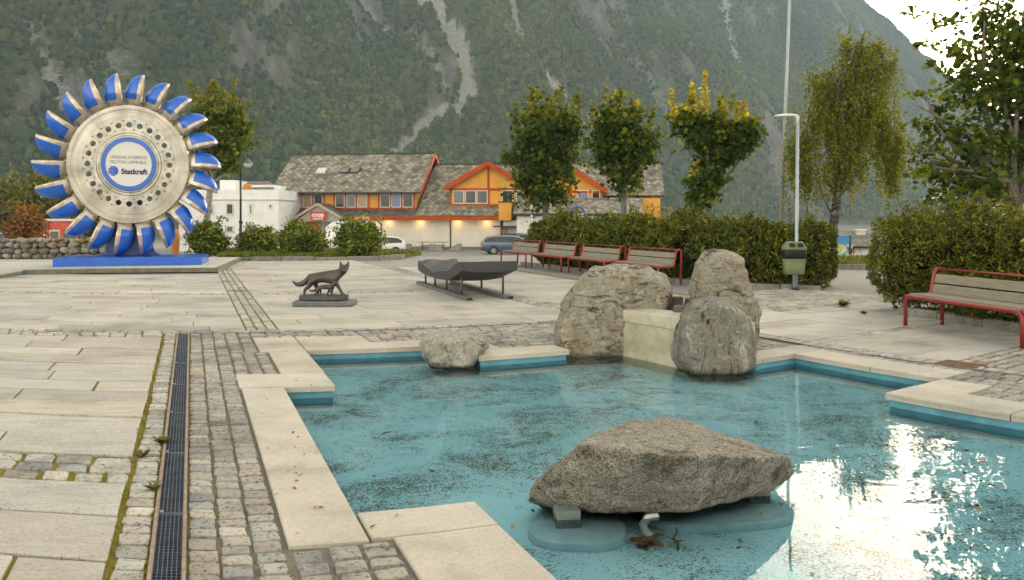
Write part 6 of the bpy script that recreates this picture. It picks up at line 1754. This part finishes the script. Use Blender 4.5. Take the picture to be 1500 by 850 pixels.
gable_house(1478, 1580, 262, 214, 70, .1, 'tall white house with a grey roof high behind the big maple trunk', wht, slt, 10, True, [(1490,1500,280,300,gl_dark),(1510,1520,280,300,gl_dark)])

# ================================================================== cars
tyreM = simple('tyre_rubber', (.018,.018,.018), None, .8); rimM = simple('alloy_rim', (.42,.43,.44), (.30,.31,.32), .3, .7); redL = glassy('tail_light', (.45,.02,.012), .2); clrL = glassy('head_light', (.6,.6,.6), .1); plateM = simple('number_plate', (.6,.6,.58), None, .5); carG = glassy('car_glass', (.02,.025,.03), .05); blk = simple('black_trim', (.015,.015,.016), None, .6)
def paint(name, c, metal_=.3):
    m, nt, out = new_mat(name); b = principled(nt, out, c, .3, metal_, None, .5); b.inputs['Coat Weight'].default_value = .7; b.inputs['Coat Roughness'].default_value = .08; return m
PROF = {
 'wagon': (4.70, 1.82, [(0,.45,.80,.80,.80),(.06,.32,.92,.95,.88),(.22,.25,.97,1.18,.91),(.55,.22,.98,1.40,.91),(1.1,.2,.97,1.46,.91),(2.0,.2,.95,1.48,.91),(2.65,.2,.94,1.46,.91),(2.95,.2,.93,1.40,.91),(3.30,.2,.93,1.20,.91),(3.62,.2,.93,.97,.90),(4.15,.22,.86,.88,.88),(4.50,.27,.74,.75,.82),(4.70,.38,.60,.60,.70)]),
 'hatch': (4.30, 1.78, [(0,.45,.78,.78,.78),(.05,.32,.95,.98,.86),(.30,.25,.98,1.22,.89),(.62,.22,.98,1.42,.89),(1.1,.2,.96,1.47,.89),(1.9,.2,.95,1.47,.89),(2.35,.2,.94,1.43,.89),(2.7,.2,.93,1.30,.89),(3.2,.2,.92,.98,.89),(3.75,.22,.85,.87,.87),(4.1,.27,.74,.75,.80),(4.3,.38,.60,.60,.68)]),
 'van': (5.6, 2.0, [(0,.40,1.2,1.25,.98),(.05,.30,1.3,2.35,1.0),(.3,.28,1.3,2.55,1.0),(1.5,.26,1.3,2.6,1.0),(3.4,.26,1.3,2.6,1.0),(3.9,.26,1.28,2.5,1.0),(4.3,.26,1.25,2.15,1.0),(4.75,.26,1.2,1.45,.98),(5.2,.28,1.05,1.12,.95),(5.5,.32,.85,.86,.88),(5.6,.40,.65,.65,.78)])}
def car(name, label, kind, loc, heading, pm, cat='car', group='parked cars', rails=False, sideglass=True):
    L2, wd_, st_ = PROF[kind]; C_ = empty(name, loc, heading, label, cat, group)
    body, glass = MB(), MB()
    rings = []
    for (x, zb, zB, zT, hw) in st_:
        tw = hw*(.80 if kind != 'van' else .93)
        k = min(1, max(0, (zT-zB)/.3)); tw = hw*.96*(1-k)+tw*k
        half = [(hw*.86,zb),(hw*.97,zb+.12),(hw,(zb+zB)/2+.02),(hw*.985,zB-.06),(hw*.965,zB),(tw+.02,zT-.07*k),(tw*.9,zT-.01),(tw*.5,zT+.012)]
        rings.append([(x-L2/2, y, z) for y, z in half]+[(x-L2/2, -y, z) for y, z in half[::-1]])
    n = len(rings[0])
    for i in range(len(rings)-1):
        rise = abs(st_[i+1][3]-st_[i][3])/(st_[i+1][0]-st_[i][0])
        for k in range(n):
            k2 = (k+1) % n; q = [rings[i][k], rings[i][k2], rings[i+1][k2], rings[i+1][k]]
            side = k in (4, n-6) or k2 in (4,) and False
            tall = min(st_[i][3]-st_[i][2], st_[i+1][3]-st_[i+1][2]) > .16 or (max(st_[i][3]-st_[i][2], st_[i+1][3]-st_[i+1][2]) > .25)
            g = (k in (4, n-6) and tall and (sideglass or i > len(rings)-6)) or (k in (6, 7, 8) and rise > .42 and max(st_[i][3]-st_[i][2], st_[i+1][3]-st_[i+1][2]) > .18)
            (glass if g else body).add(q, [(0,1,2,3)], 0, True)
    body.add(rings[0], [tuple(range(n))]); body.add(rings[-1], [tuple(range(n))])
    def weld(o):
        bm = bmesh.new(); bm.from_mesh(o.data); bmesh.ops.remove_doubles(bm, verts=bm.verts, dist=.001); bmesh.ops.recalc_face_normals(bm, faces=bm.faces); bm.to_mesh(o.data); bm.free()
    bo = body.build('body', pm, C_); weld(bo); go = glass.build('window_glass', carG, C_); weld(go)
    hw = st_[5][4]
    xw = (L2*.185-L2/2, L2*.80-L2/2) if kind != 'van' else (L2*.2-L2/2, L2*.78-L2/2); R = .325 if kind != 'van' else .35
    for x in xw:
        for s_ in (-1, 1):
            Mx = Matrix.Translation((x, s_*(hw-.09), R)) @ Matrix.Rotation(-s_*PI/2, 4, 'X')
            mb = MB(); mb.lathe([(R*.62,-.09),(R*.93,-.10),(R,-.06),(R,.06),(R*.93,.10),(R*.62,.09)], 28, 0, Mx); w = mb.build('wheel', tyreM, C_)
            mb = MB(); mb.lathe([(0,.075),(R*.16,.085),(R*.2,.06),(R*.6,.05),(R*.64,.095)], 28, 0, Mx)
            mb.build('rim', blk, w)
            mb = MB()
            for q in range(5):
                Mq = Mx @ Matrix.Rotation(2*PI*q/5, 4, 'Z'); mb.box((-.035,.03,.055),(.035,R*.62,.088), 0, Mq)
            mb.lathe([(R*.585,.09),(R*.65,.10)], 28, 0, Mx); mb.lathe([(0,.095),(.06,.09)], 12, 0, Mx)
            mb.build('spokes', rimM, w)
            mb = MB(); Ma = Matrix.Translation((x, s_*(hw-.03), R+.01)) @ Matrix.Rotation(-s_*PI/2, 4, 'X'); mb.lathe([(R*.9,.034),(R*1.14,.036),(R*1.14,-.05)], 28, 0, Ma); mb.build('wheel_arch', blk, bo)
    zl = .82 if kind != 'van' else 1.0
    for s_ in (-1, 1):
        mb = MB(); mb.box((-L2/2+.02,s_*(hw-.20),zl-.07),(-L2/2+.30,s_*(hw-.045),zl+.07)); mb.build('tail_light', redL, C_, bevel=.03)
        mb = MB(); mb.box((L2/2-.55,s_*(hw-.32),.62),(L2/2-.18,s_*(hw-.07),.73)); mb.build('head_light', clrL, C_, bevel=.03)
        mb = MB(); mb.box((L2*.685-L2/2,s_*hw*.97,.92),(L2*.685-L2/2+.18,s_*(hw+.16),1.06)); mb.build('mirror', blk, C_, bevel=.04)
    mb = MB(); mb.box((-L2/2-.015,-.26,.60),(-L2/2+.05,.26,.71)); mb.build('number_plate', plateM, C_)
    mb = MB(); mb.box((-L2/2-.01,-hw*.8,.34),(-L2/2+.2,hw*.8,.42)); mb.build('bumper_strip', blk, C_)
    if rails:
        for s_ in (-1, 1): mb = MB(); mb.tube([(-1.6,s_*.62,1.46),(-1.5,s_*.62,1.53),(.4,s_*.62,1.54),(.5,s_*.62,1.49)], .02, 6); mb.build('roof_rail', blk, C_)
    return C_
def cp(px, py, Y): return Vector((ap(px, py, Y).x, Y, terrain(0, Y)-.03))
car('parked_car', 'slate blue estate car parked beside the benches in front of the shop', 'wagon', cp(748,370,65), math.radians(8), paint('car_paint_slate_blue', (.06,.09,.15)))
car('parked_car', 'black car with roof rails just behind the slate blue estate', 'wagon', cp(763,366,69.5), math.radians(14), paint('car_paint_black', (.02,.02,.022)), rails=True)
car('parked_car', 'silver car partly hidden by the hedge in front of the white annex', 'hatch', cp(787,360,71), math.radians(165), paint('car_paint_silver', (.38,.38,.37)))
car('parked_car', 'white hatchback with its tail showing right of the shrubs', 'hatch', cp(551,368,62), math.radians(196), paint('car_paint_white', (.60,.60,.58), 0))
car('parked_van', 'white high-roofed van behind the two big shrubs', 'van', cp(508,366,66), math.radians(183), paint('van_paint_white', (.62,.61,.58), 0), 'van', None, sideglass=False)
car('parked_car', 'grey-blue car at the left edge above the dry stone wall', 'wagon', cp(2,350,46), math.radians(185), paint('car_paint_grey_blue', (.20,.25,.30)))
car('parked_car', 'white car with red tail lights between the autumn bush and the phone box', 'hatch', cp(62,350,48), math.radians(20), paint('car_paint_white_grey', (.5,.5,.49), 0))

# ================================================================== street things by the shop and on the left
wood = simple('table_wood', (.22,.18,.125), (.12,.10,.07), .8, 0, 6, .3); pc = cp(634,363,71.8)
pt = empty('picnic_table', pc, .05, 'wooden picnic table against the white shop wall', 'picnic table')
mb = MB(); [mb.box((-1.35,-.38+.155*k,.72),(1.35,-.24+.155*k,.765)) for k in range(5)]; mb.build('tabletop', wood, pt)
for y in (-.78, .62): mb = MB(); mb.box((-1.1,y,.42),(1.1,y+.24,.465)); mb.build('bench_plank', wood, pt)
for x in (-.9, .9):
    mb = MB(); mb.bar((x,-.68,0),(x,-.2,.72), .05, .12); mb.bar((x,.68,0),(x,.2,.72), .05, .12); mb.bar((x,-.8,.38),(x,.82,.38), .05, .1); mb.build('trestle', wood, pt)
cpl = simple('planter_concrete', (.27,.26,.235), (.18,.17,.155), .9, 0, 3, .4); soil = simple('soil', (.05,.04,.03), None, .95)
for (px, lab) in ((594,'grey concrete planter beside the tail of the white hatchback'), (638,'grey concrete planter standing right in front of the picnic table'), (671,'grey concrete planter right of the picnic table under the shop lamps')):
    c = cp({671:668}.get(px, px),364,70.0); q = empty('concrete_planter', c, 0, lab, 'planter'); sgn_ = 1 if px != 638 else -1
    mb = MB(); mb.prism([(-.5,0),(.42,0),(.48,.66),(.12,.66),(-.5,.30)] if sgn_ > 0 else [(.6,0),(-.5,0),(-.56,.64),(-.05,.64),(.6,.25)], -.4, .4, 0, lambda p, r_, w: (p, w, r_)); mb.build('tub', cpl, q, bevel=.03)
    mb = MB(); mb.box((-.1*1,-.3,.60),(.1,.3,.66)); 
# red phone box
pb = Vector((ap(91.5,345,44).x, 44, terrain(0,44))); ph = empty('phone_box', pb, -.35, 'bright red phone box standing behind the dry stone wall', 'phone box'); rp = simple('phone_box_red', (.52,.045,.015), (.46,.04,.014), .4)
hb = H-(324-HY)/F*44 - pb.z
mb = MB(); a_ = .47
for sx in (-1, 1):
    for sy in (-1, 1): mb.box((sx*a_-.06,sy*a_-.06,0),(sx*a_+.06,sy*a_+.06,hb))
mb.box((-a_,-a_,0),(a_,a_,.25)); mb.box((-a_,-a_,hb-.42),(a_,a_,hb)); mb.box((-a_-.02,-a_+.05,.25),(-a_+.03,a_-.05,hb-.4)); mb.build('cabinet', rp, ph)
mb = MB(); mb.box((-a_-.1,-a_-.1,hb+.003),(a_+.1,a_+.1,hb+.12)); mb.build('roof', wtrim, ph)
mb = MB(); mb.box((-a_+.1,-a_-.03,.3),(a_-.1,-a_+.02,hb-.45)); dd = mb.build('door', wtrim, ph)
mb = MB(); mb.box((-a_+.18,-a_-.04,.45),(a_-.18,-a_-.032,hb-.55)); mb.build('pane', gl_grey, dd)
mb = MB(); mb.box((a_-.02,-a_+.1,.3),(a_+.03,a_-.1,hb-.45)); mb.build('pane', gl_grey, ph)
# grey-dark signboard cabinet next to it
mb = MB(); c = Vector((ap(107,345,46).x, 46, terrain(0,46))); mb.box((-.5,-.2,0),(.5,.2,hb+.1)); mb.box((-.42,-.22,1.0),(.3,-.203,hb-.2), 1); o = mb.build('notice_board', [drk, simple('notice_green', (.06,.22,.16), None, .5)], None, bevel=.02); o.location = c; tag(o, 'dark notice board with a green sheet beside the red phone box', 'notice board')
# classic street lamp
lb = Vector((ap(352.5,375,35.2).x, 35.2, .1)); q = 35.2/F; ll = empty('street_lamp', lb, 0, 'classic black street lamp with a curved neck and a glass lantern', 'street lamp'); blackM = simple('lamp_black', (.02,.022,.022), None, .45)
zt = H-(228-HY)*q-.1; mb = MB(); mb.tube([(0,0,0),(0,0,1.3)], .06, 12); mb.tube([(0,0,1.3),(0,0,1.36),(0,0,1.42)], [.075,.085,.05], 12); mb.tube([(0,0,1.42),(0,0,zt-1.0)], .045, 10); mb.tube([(0,0,zt-1.0),(0,0,zt)], .035, 10); mb.build('pole', blackM, ll)
mb = MB(); arc = [(.0,0,zt-.1),(.01,0,zt+.18)]+[(.155-.145*math.cos(t), 0, zt+.18+.17*math.sin(t)) for t in np.linspace(0, PI, 9)][1:]+[(.30,0,zt+.02),(.31,0,zt-.12)]; mb.tube(arc, .022, 8); mb.build('neck', blackM, ll)
mb = MB(); mb.lathe([(.01,.22),(.06,.20),(.075,.12),(.14,.06),(.21,.0),(.20,-.02)], 18, 0, Matrix.Translation((.31,0,zt-.33))); lan = mb.build('lantern_cap', simple('lantern_verdigris', (.07,.12,.12), None, .5), ll)
mb = MB(); mb.lathe([(.19,-.02),(.17,-.10),(.11,-.17),(.0,-.20)], 18, 0, Matrix.Translation((.31,0,zt-.33))); mb.build('glass_bowl', glassy('lamp_glass', (.55,.55,.52), .1), lan)
# orange bin glimpsed under the wheel buckets
mb = MB(); c = Vector((ap(257,340,40).x, 40, terrain(0,40))); mb.lathe([(.14,0),(.18,.1),(.20,.9),(.22,.95),(.20,1.25),(.05,1.35)], 16); o = mb.build('orange_bin', simple('orange_bin_paint', (.45,.16,.03), None, .5)); o.location = c+Vector((0,0,.0)); tag(o, 'orange bin glimpsed behind the lower right buckets of the wheel', 'bin')
# blue arched sign by the annex
mb = MB(); c = Vector((ap(846,320,58).x, 58, terrain(0,58))); zz = H-(303-HY)/F*58-c.z
n = 18; mb.tube([(-.55,0,0),(-.55,0,zz-.55)]+[(-.55*math.cos(t),0,zz-.55+.55*math.sin(t)) for t in np.linspace(0,PI,14)][1:]+[(.55,0,0)], .07, 8); mb.box((-.42,-.03,zz-1.5),(.42,.03,zz-.45), 1); o = mb.build('arched_sign', [simple('arch_blue', (.02,.10,.35), None, .5), wtrim]); o.location = c; tag(o, 'white sign in a blue arched frame in front of the annex', 'sign')
gpole = Vector((ap(778.5,340,60).x, 60, terrain(0,60))); mb = MB(); mb.tube([(0,0,0),(0,0,H-(298-HY)/F*60-gpole.z)], .07, 8); o = mb.build('signpost', galv); o.location = gpole; tag(o, 'plain grey post before the white annex, left of the first maple', 'post')

# ================================================================== dry stone wall on the left
stM, nt, out = new_mat('field_stone'); a = N(nt, 'ShaderNodeVertexColor', layer_name='tint'); v = coords(nt, 'Object'); n1 = noise_tex(nt, v, 7, 6, .7); r1 = ramp(nt, [(.3,.6),(.55,1.0),(.7,1.2)]); nt.links.new(n1.outputs[0], r1.inputs[0])
principled(nt, out, mix(nt, a.outputs[0], r1.outputs[0], 1, 'MULTIPLY'), .9, 0, bump(nt, n1.outputs[0], .7, .03), .2)
w0, w1 = Vector((-21.5, 29.3, .12)), Vector((-13.9, 29.9, .12)); wd2 = (w1-w0).normalized(); wn2 = Vector((wd2.y, -wd2.x, 0)); WL_ = (w1-w0).length
bm0 = bmesh.new(); bmesh.ops.create_icosphere(bm0, subdivisions=2, radius=1); sv = np.array([v.co[:] for v in bm0.verts]); sf = np.array([[v.index for v in f.verts] for f in bm0.faces]); bm0.free()
Vv, Ff, Cc = [], [], []
zc = 0.0; row = 0
while zc < .62:
    hgt_ = random.uniform(.17,.25) if row < 3 else .16; x = -random.random()*.2
    while x < WL_:
        l = hgt_*random.uniform(1.0, 2.0); hh_ = hgt_*random.uniform(.9, 1.25)
        ctr = np.array(w0+wd2*(x+l/2)+wn2*random.gauss(.0,.03)); ctr[2] = .12+zc+hh_*.5+random.gauss(0,.015)
        q = sv*(1+.16*np.sin(sv@rng.normal(size=(3,1))*3+rng.random()*6)+.08*rng.normal(size=(len(sv),1)))
        q = np.sign(q)*np.abs(q)**.85; q = q*np.array([l*.53, .24, hh_*.53])
        an = random.gauss(0,.12); q = np.stack([q[:,0]*math.cos(an)-q[:,2]*math.sin(an), q[:,1], q[:,0]*math.sin(an)+q[:,2]*math.cos(an)], 1)
        P = ctr+q[:,0:1]*np.array(wd2)+q[:,1:2]*np.array(wn2)+q[:,2:3]*np.array([0,0,1])
        Ff.append(sf+sum(len(z) for z in Vv)); Vv.append(P); g = random.uniform(.6,1.25); wv = random.choice([(.24,.22,.18),(.26,.245,.21),(.20,.185,.15),(.28,.25,.19)]) if random.random() < .95 else (.34,.20,.07)
        Cc.append(np.tile(np.array(wv)*g, (len(P),1))); x += l*.97
    zc += hgt_*.92; row += 1
dw = np_mesh('stone_wall', np.concatenate(Vv), np.concatenate(Ff), stM, None, np.concatenate(Cc), smooth=True); tag(dw, 'low dry stone wall of rounded field stones left of the turbine wheel', 'stone wall')
mb = MB(); mb.add([tuple(w0-wn2*.05),tuple(w1-wn2*.05),tuple(w1-wn2*.3),tuple(w0-wn2*.3)]+[(p.x,p.y,.66) for p in (w0-wn2*.05,w1-wn2*.05,w1-wn2*.3,w0-wn2*.3)], [(0,1,5,4),(1,2,6,5),(2,3,7,6),(3,0,4,7),(4,5,6,7)]); o = mb.build('wall_core', soil, dw); 
# ================================================================== the valley side
def mt_base(x, y):
    yf = np.interp(x, [-900,-400,-200,0,200,400,500,700,1200], [120,205,265,425,585,765,850,1010,1400])
    a = .95*(y-yf)
    hc = 320-.93*(x-510)
    hc = np.where(hc > 900, 900+(hc-900)*.2, hc)
    b = hc - np.maximum(y-1350, 0)*.5
    k = 40.0
    h_ = -k*np.logaddexp(-a/k, -b/k)*1.0
    return h_
def mt_h(x, y):
    h_ = mt_base(x, y)
    w = np.clip(h_/60, 0, 1)
    big = (ridged(x/210+.3, y/420, 31, 4)-.55)*95 + (fbm(x/80, y/150, 41, 4)-.5)*62
    sm = (ridged(x/36, y/95, 51, 4)-.5)*24 + (fbm(x/14, y/14, 61, 3)-.5)*6
    # rock steps
    st = np.sin(h_/26+fbm(x/60, y/60, 71, 3)*7)*5*np.clip(fbm(x/120, y/120, 77, 3)*3-1.1, 0, 1)*1.5
    return h_ + w*(big+sm+st)
def hit(px, py):
    """where the view through a pixel meets the bare slope"""
    t = np.arange(200, 1600, 2.0); x = (px-CX)/F*t; z = H-(py-HY)/F*t
    d_ = mt_h(x, t)-z; i = np.argmax(d_ > 0)
    return np.array([x[i], t[i]])
GUL = [  # pixel course, carve depth, half width at top and foot (m), scree strength
 ([(628,-30),(648,20),(668,52),(680,80),(684,105),(676,128),(640,162),(605,196),(578,222)], 6, (3.2,1.8), 1.0),
 ([(612,-8),(640,12),(662,34)], 3, (1.8,2), .9), ([(686,120),(676,138),(672,160)], 2, (5,3), .55),
 ([(520,-20),(548,20),(590,50),(640,90),(672,128)], 5, (2.4,2), .30),
 ([(1058,-40),(1066,20),(1080,60),(1096,100),(1130,150),(1160,200)], 18, (6,5), .36),
 ([(750,-20),(765,50),(800,95),(840,135),(868,172)], 9, (3,3), .40), ([(40,-20),(80,50),(115,95),(140,130)], 13, (4,3), .35),
 ([(132,-30),(150,40),(185,78),(225,130),(250,190)], 24, (10,12), .16), ([(300,10),(262,60),(240,110)], 16, (8,8), .0), ([(455,120),(475,160),(490,200)], 6, (4,5), .2), ([(900,-20),(930,60),(985,150),(1010,220)], 12, (8,8), .14)]
GP = [(np.array([hit(*p) for p in g[0]]), g[1], g[2], g[3]) for g in GUL]
def gully(x, y):
    carve = np.zeros_like(x); scree = np.zeros_like(x)
    wob = (fbm(x/9, y/9, 91, 4)-.5)
    for P, dep, (w0_, w1_), s_ in GP:
        best = np.full_like(x, 1e9); bw = np.full_like(x, w0_)
        n = len(P)-1
        for i in range(n):
            a, b = P[i], P[i+1]; d_ = b-a; L2 = (d_**2).sum()+1e-9
            t = np.clip(((x-a[0])*d_[0]+(y-a[1])*d_[1])/L2, 0, 1); q = np.hypot(x-(a[0]+d_[0]*t), y-(a[1]+d_[1]*t))
            m = q < best; best = np.where(m, q, best); bw = np.where(m, w0_+(w1_-w0_)*(i+t)/n, bw)
        e = best/bw + wob*1.5
        carve -= dep*np.exp(-(best/(bw*2.2))**2)
        scree = np.maximum(scree, s_*np.clip(1.35-e, 0, 1)**.6)
    return carve, scree
sx = 3.2
gx = np.arange(-620, 1180, sx); 
gy = np.concatenate([np.arange(120, 900, sx), np.arange(900, 1700, 5.0)])
GX, GY = np.meshgrid(gx, gy); cv, scr = gully(GX, GY); GZ = mt_h(GX, GY)+cv; GZ = np.where(mt_base(GX, GY) < -12, -8, GZ)
ny, nx_ = GX.shape
idx = np.arange(ny*nx_).reshape(ny, nx_)
fs = np.stack([idx[:-1,:-1], idx[:-1,1:], idx[1:,1:], idx[1:,:-1]], -1).reshape(-1, 4)
keepf = (GZ.ravel()[fs].max(1) > -6); fs = fs[keepf]
dzx = np.gradient(GZ, axis=1)/np.gradient(GX, axis=1); dzy = np.gradient(GZ, axis=0)/np.gradient(GY, axis=0); steep = np.hypot(dzx, dzy)
rocky = np.clip((steep-1.75)*1.0 + (fbm(GX/30, GY/80, 83, 5)-.525)*3.0 + np.clip((GX-60)/420, -.12, .66), 0, 1)
mm, nt, out = new_mat('mountainside'); at_ = N(nt, 'ShaderNodeVertexColor', layer_name='tint'); spn = N(nt, 'ShaderNodeSeparateColor'); nt.links.new(at_.outputs[0], spn.inputs[0]); pos = geo_pos(nt)
n1 = noise_tex(nt, pos, .05, 7, .7); n2 = noise_tex(nt, pos, .30, 8, .82); mpv = nt.nodes.new('ShaderNodeMapping'); nt.links.new(pos, mpv.inputs[0]); mpv.inputs['Scale'].default_value = (.16,.16,.03); n3 = noise_tex(nt, mpv.outputs[0], 1, 7, .7)
gr = ramp(nt, [(.3,(.05,.072,.016)),(.5,(.085,.105,.024)),(.7,(.14,.14,.038))]); nt.links.new(n1.outputs[0], gr.inputs[0])
rk = ramp(nt, [(.3,(.06,.052,.042)),(.5,(.155,.14,.115)),(.7,(.30,.275,.235))]); nt.links.new(n3.outputs[0], rk.inputs[0])
sr = ramp(nt, [(.3,(.26,.245,.215)),(.55,(.44,.42,.375)),(.75,(.56,.535,.49))]); nt.links.new(n2.outputs[0], sr.inputs[0])
rf_ = math_n(nt, 'ADD', spn.outputs[0], math_n(nt, 'MULTIPLY_ADD', n2.outputs[0], 3.0, -1.5)); rf_.node.use_clamp = True
sf_ = math_n(nt, 'MULTIPLY', math_n(nt, 'ADD', spn.outputs[1], math_n(nt, 'MULTIPLY_ADD', n2.outputs[0], .9, -.50)), 3.0); sf_.node.use_clamp = True
c = mix(nt, mix(nt, gr.outputs[0], rk.outputs[0], rf_), sr.outputs[0], sf_)
principled(nt, out, c, .95, 0, bump(nt, n2.outputs[0], 1.0, 3.0), .1)
cols = np.stack([rocky.ravel(), scr.ravel(), np.zeros(ny*nx_)], 1)
mo_ = np_mesh('mountain', np.stack([GX.ravel(), GY.ravel(), GZ.ravel()], 1), fs, mm, None, cols, smooth=True); tag(mo_, kind='structure')
# ---- the birch wood covering it: a mass nobody could count
def bil(A, x, y):
    fx = np.interp(x, gx, np.arange(len(gx))); fy_ = np.interp(y, gy, np.arange(len(gy))); i = np.clip(fx.astype(int), 0, len(gx)-2); j = np.clip(fy_.astype(int), 0, len(gy)-2); u = fx-i; v = fy_-j
    return (A[j,i]*(1-u)+A[j,i+1]*u)*(1-v)+(A[j+1,i]*(1-u)+A[j+1,i+1]*u)*v
NT = 1100000
tx = rng.uniform(-560, 1000, NT); ty = rng.uniform(190, 1420, NT); tz = bil(GZ, tx, ty); tpx = CX+F*tx/ty; tpy = HY-F*(tz-H)/ty
ok = (tpx > -140) & (tpx < 1640) & (tpy > -70) & (tpy < 322) & (tz > -1)
tx, ty, tz, tpx, tpy = (q[ok] for q in (tx, ty, tz, tpx, tpy))
ts, tr_, tst = bil(scr, tx, ty), bil(rocky, tx, ty), bil(steep, tx, ty)
dens = fbm(tx/28, ty/40, 97, 4)
hgt01 = np.clip(tz/330, 0, 1)
p = (1-np.clip(ts*2.6,0,1))*(1-np.clip(tr_*1.02,0,1)**1.3)*np.clip((dens-.24)*4.5, .10, 1)*(1-.25*hgt01)
# the scree fan right of the pale gully carries little wood
fan = np.exp(-(((tpx-735)/95)**2+((tpy-205)/50)**2)); p *= 1-.75*fan
ok = rng.random(len(tx)) < p
tx, ty, tz, tpx = tx[ok], ty[ok], tz[ok], tpx[ok]
# visible slope first: drop trees hidden far behind the crest
if len(tx) > 130000:
    q = rng.choice(len(tx), 130000, replace=False); tx, ty, tz, tpx = tx[q], ty[q], tz[q], tpx[q]
print('forest trees', len(tx))
bm0 = bmesh.new(); bmesh.ops.create_icosphere(bm0, subdivisions=1, radius=1); iv = np.array([v.co[:] for v in bm0.verts]); if_ = np.array([[v.index for v in f.verts] for f in bm0.faces]); bm0.free()
n = len(tx); hh_ = rng.uniform(2.2, 5.0, n)*(1-.25*np.clip(tz/350,0,1)); ww = hh_*rng.uniform(.30,.50,n)
r_ = 1+.34*rng.normal(size=(n, len(iv), 1)).clip(-1.6,1.6)
Q = iv[None]*r_*np.stack([ww, ww, hh_*.55], 1)[:,None,:] + np.stack([tx, ty, tz+hh_*.42], 1)[:,None,:]
base = 1.32*np.array([(.040,.060,.013),(.058,.080,.016),(.080,.097,.019),(.092,.106,.020),(.115,.105,.022),(.030,.050,.015)]); wts = np.array([.24,.26,.20,.14,.06,.10])
patch = fbm(tx/52, ty/110, 101, 5); ci = rng.choice(6, n, p=wts); tc = base[ci]*np.exp(rng.normal(size=(n,1))*.13)*(.34+.80*patch)[:,None]; warm = (fbm(tx/110, ty/130, 109, 3) > .55)[:,None]; tc = np.where(warm, tc*np.array([1.2,1.08,.95]), tc)
fm, nt, out = new_mat('forest_foliage'); a = N(nt, 'ShaderNodeVertexColor', layer_name='tint'); pos = geo_pos(nt); n1 = noise_tex(nt, pos, .9, 4, .7); r1 = ramp(nt, [(.35,.55),(.6,1.25)]); nt.links.new(n1.outputs[0], r1.inputs[0])
principled(nt, out, mix(nt, a.outputs[0], r1.outputs[0], .8, 'MULTIPLY'), .8, 0, bump(nt, n1.outputs[0], 1.0, 1.0), .15)
fo = np_mesh('forest', Q.reshape(-1,3), (if_[None]+(np.arange(n)*len(iv))[:,None,None]).reshape(-1,3), fm, None, np.repeat(tc, len(iv), axis=0), smooth=False)
tag(fo, 'birch wood covering the steep mountainside', 'forest', kind='stuff')

# ================================================================== air
hm, nt, out = new_mat('haze_air'); pvn = nt.nodes.new('ShaderNodeVolumePrincipled'); pvn.inputs['Color'].default_value = HAZE_C; pvn.inputs['Density'].default_value = HAZE; pvn.inputs['Anisotropy'].default_value = .0
nt.links.new(pvn.outputs[0], out.inputs['Volume'])
zmax = float(max(GZ.max()+12, 20))
mb = MB(); mb.box((-2600,-260,-9),(2600,2980,zmax)); hz = mb.build('haze', hm); tag(hz, 'thin evening haze filling the valley', 'haze', kind='stuff')
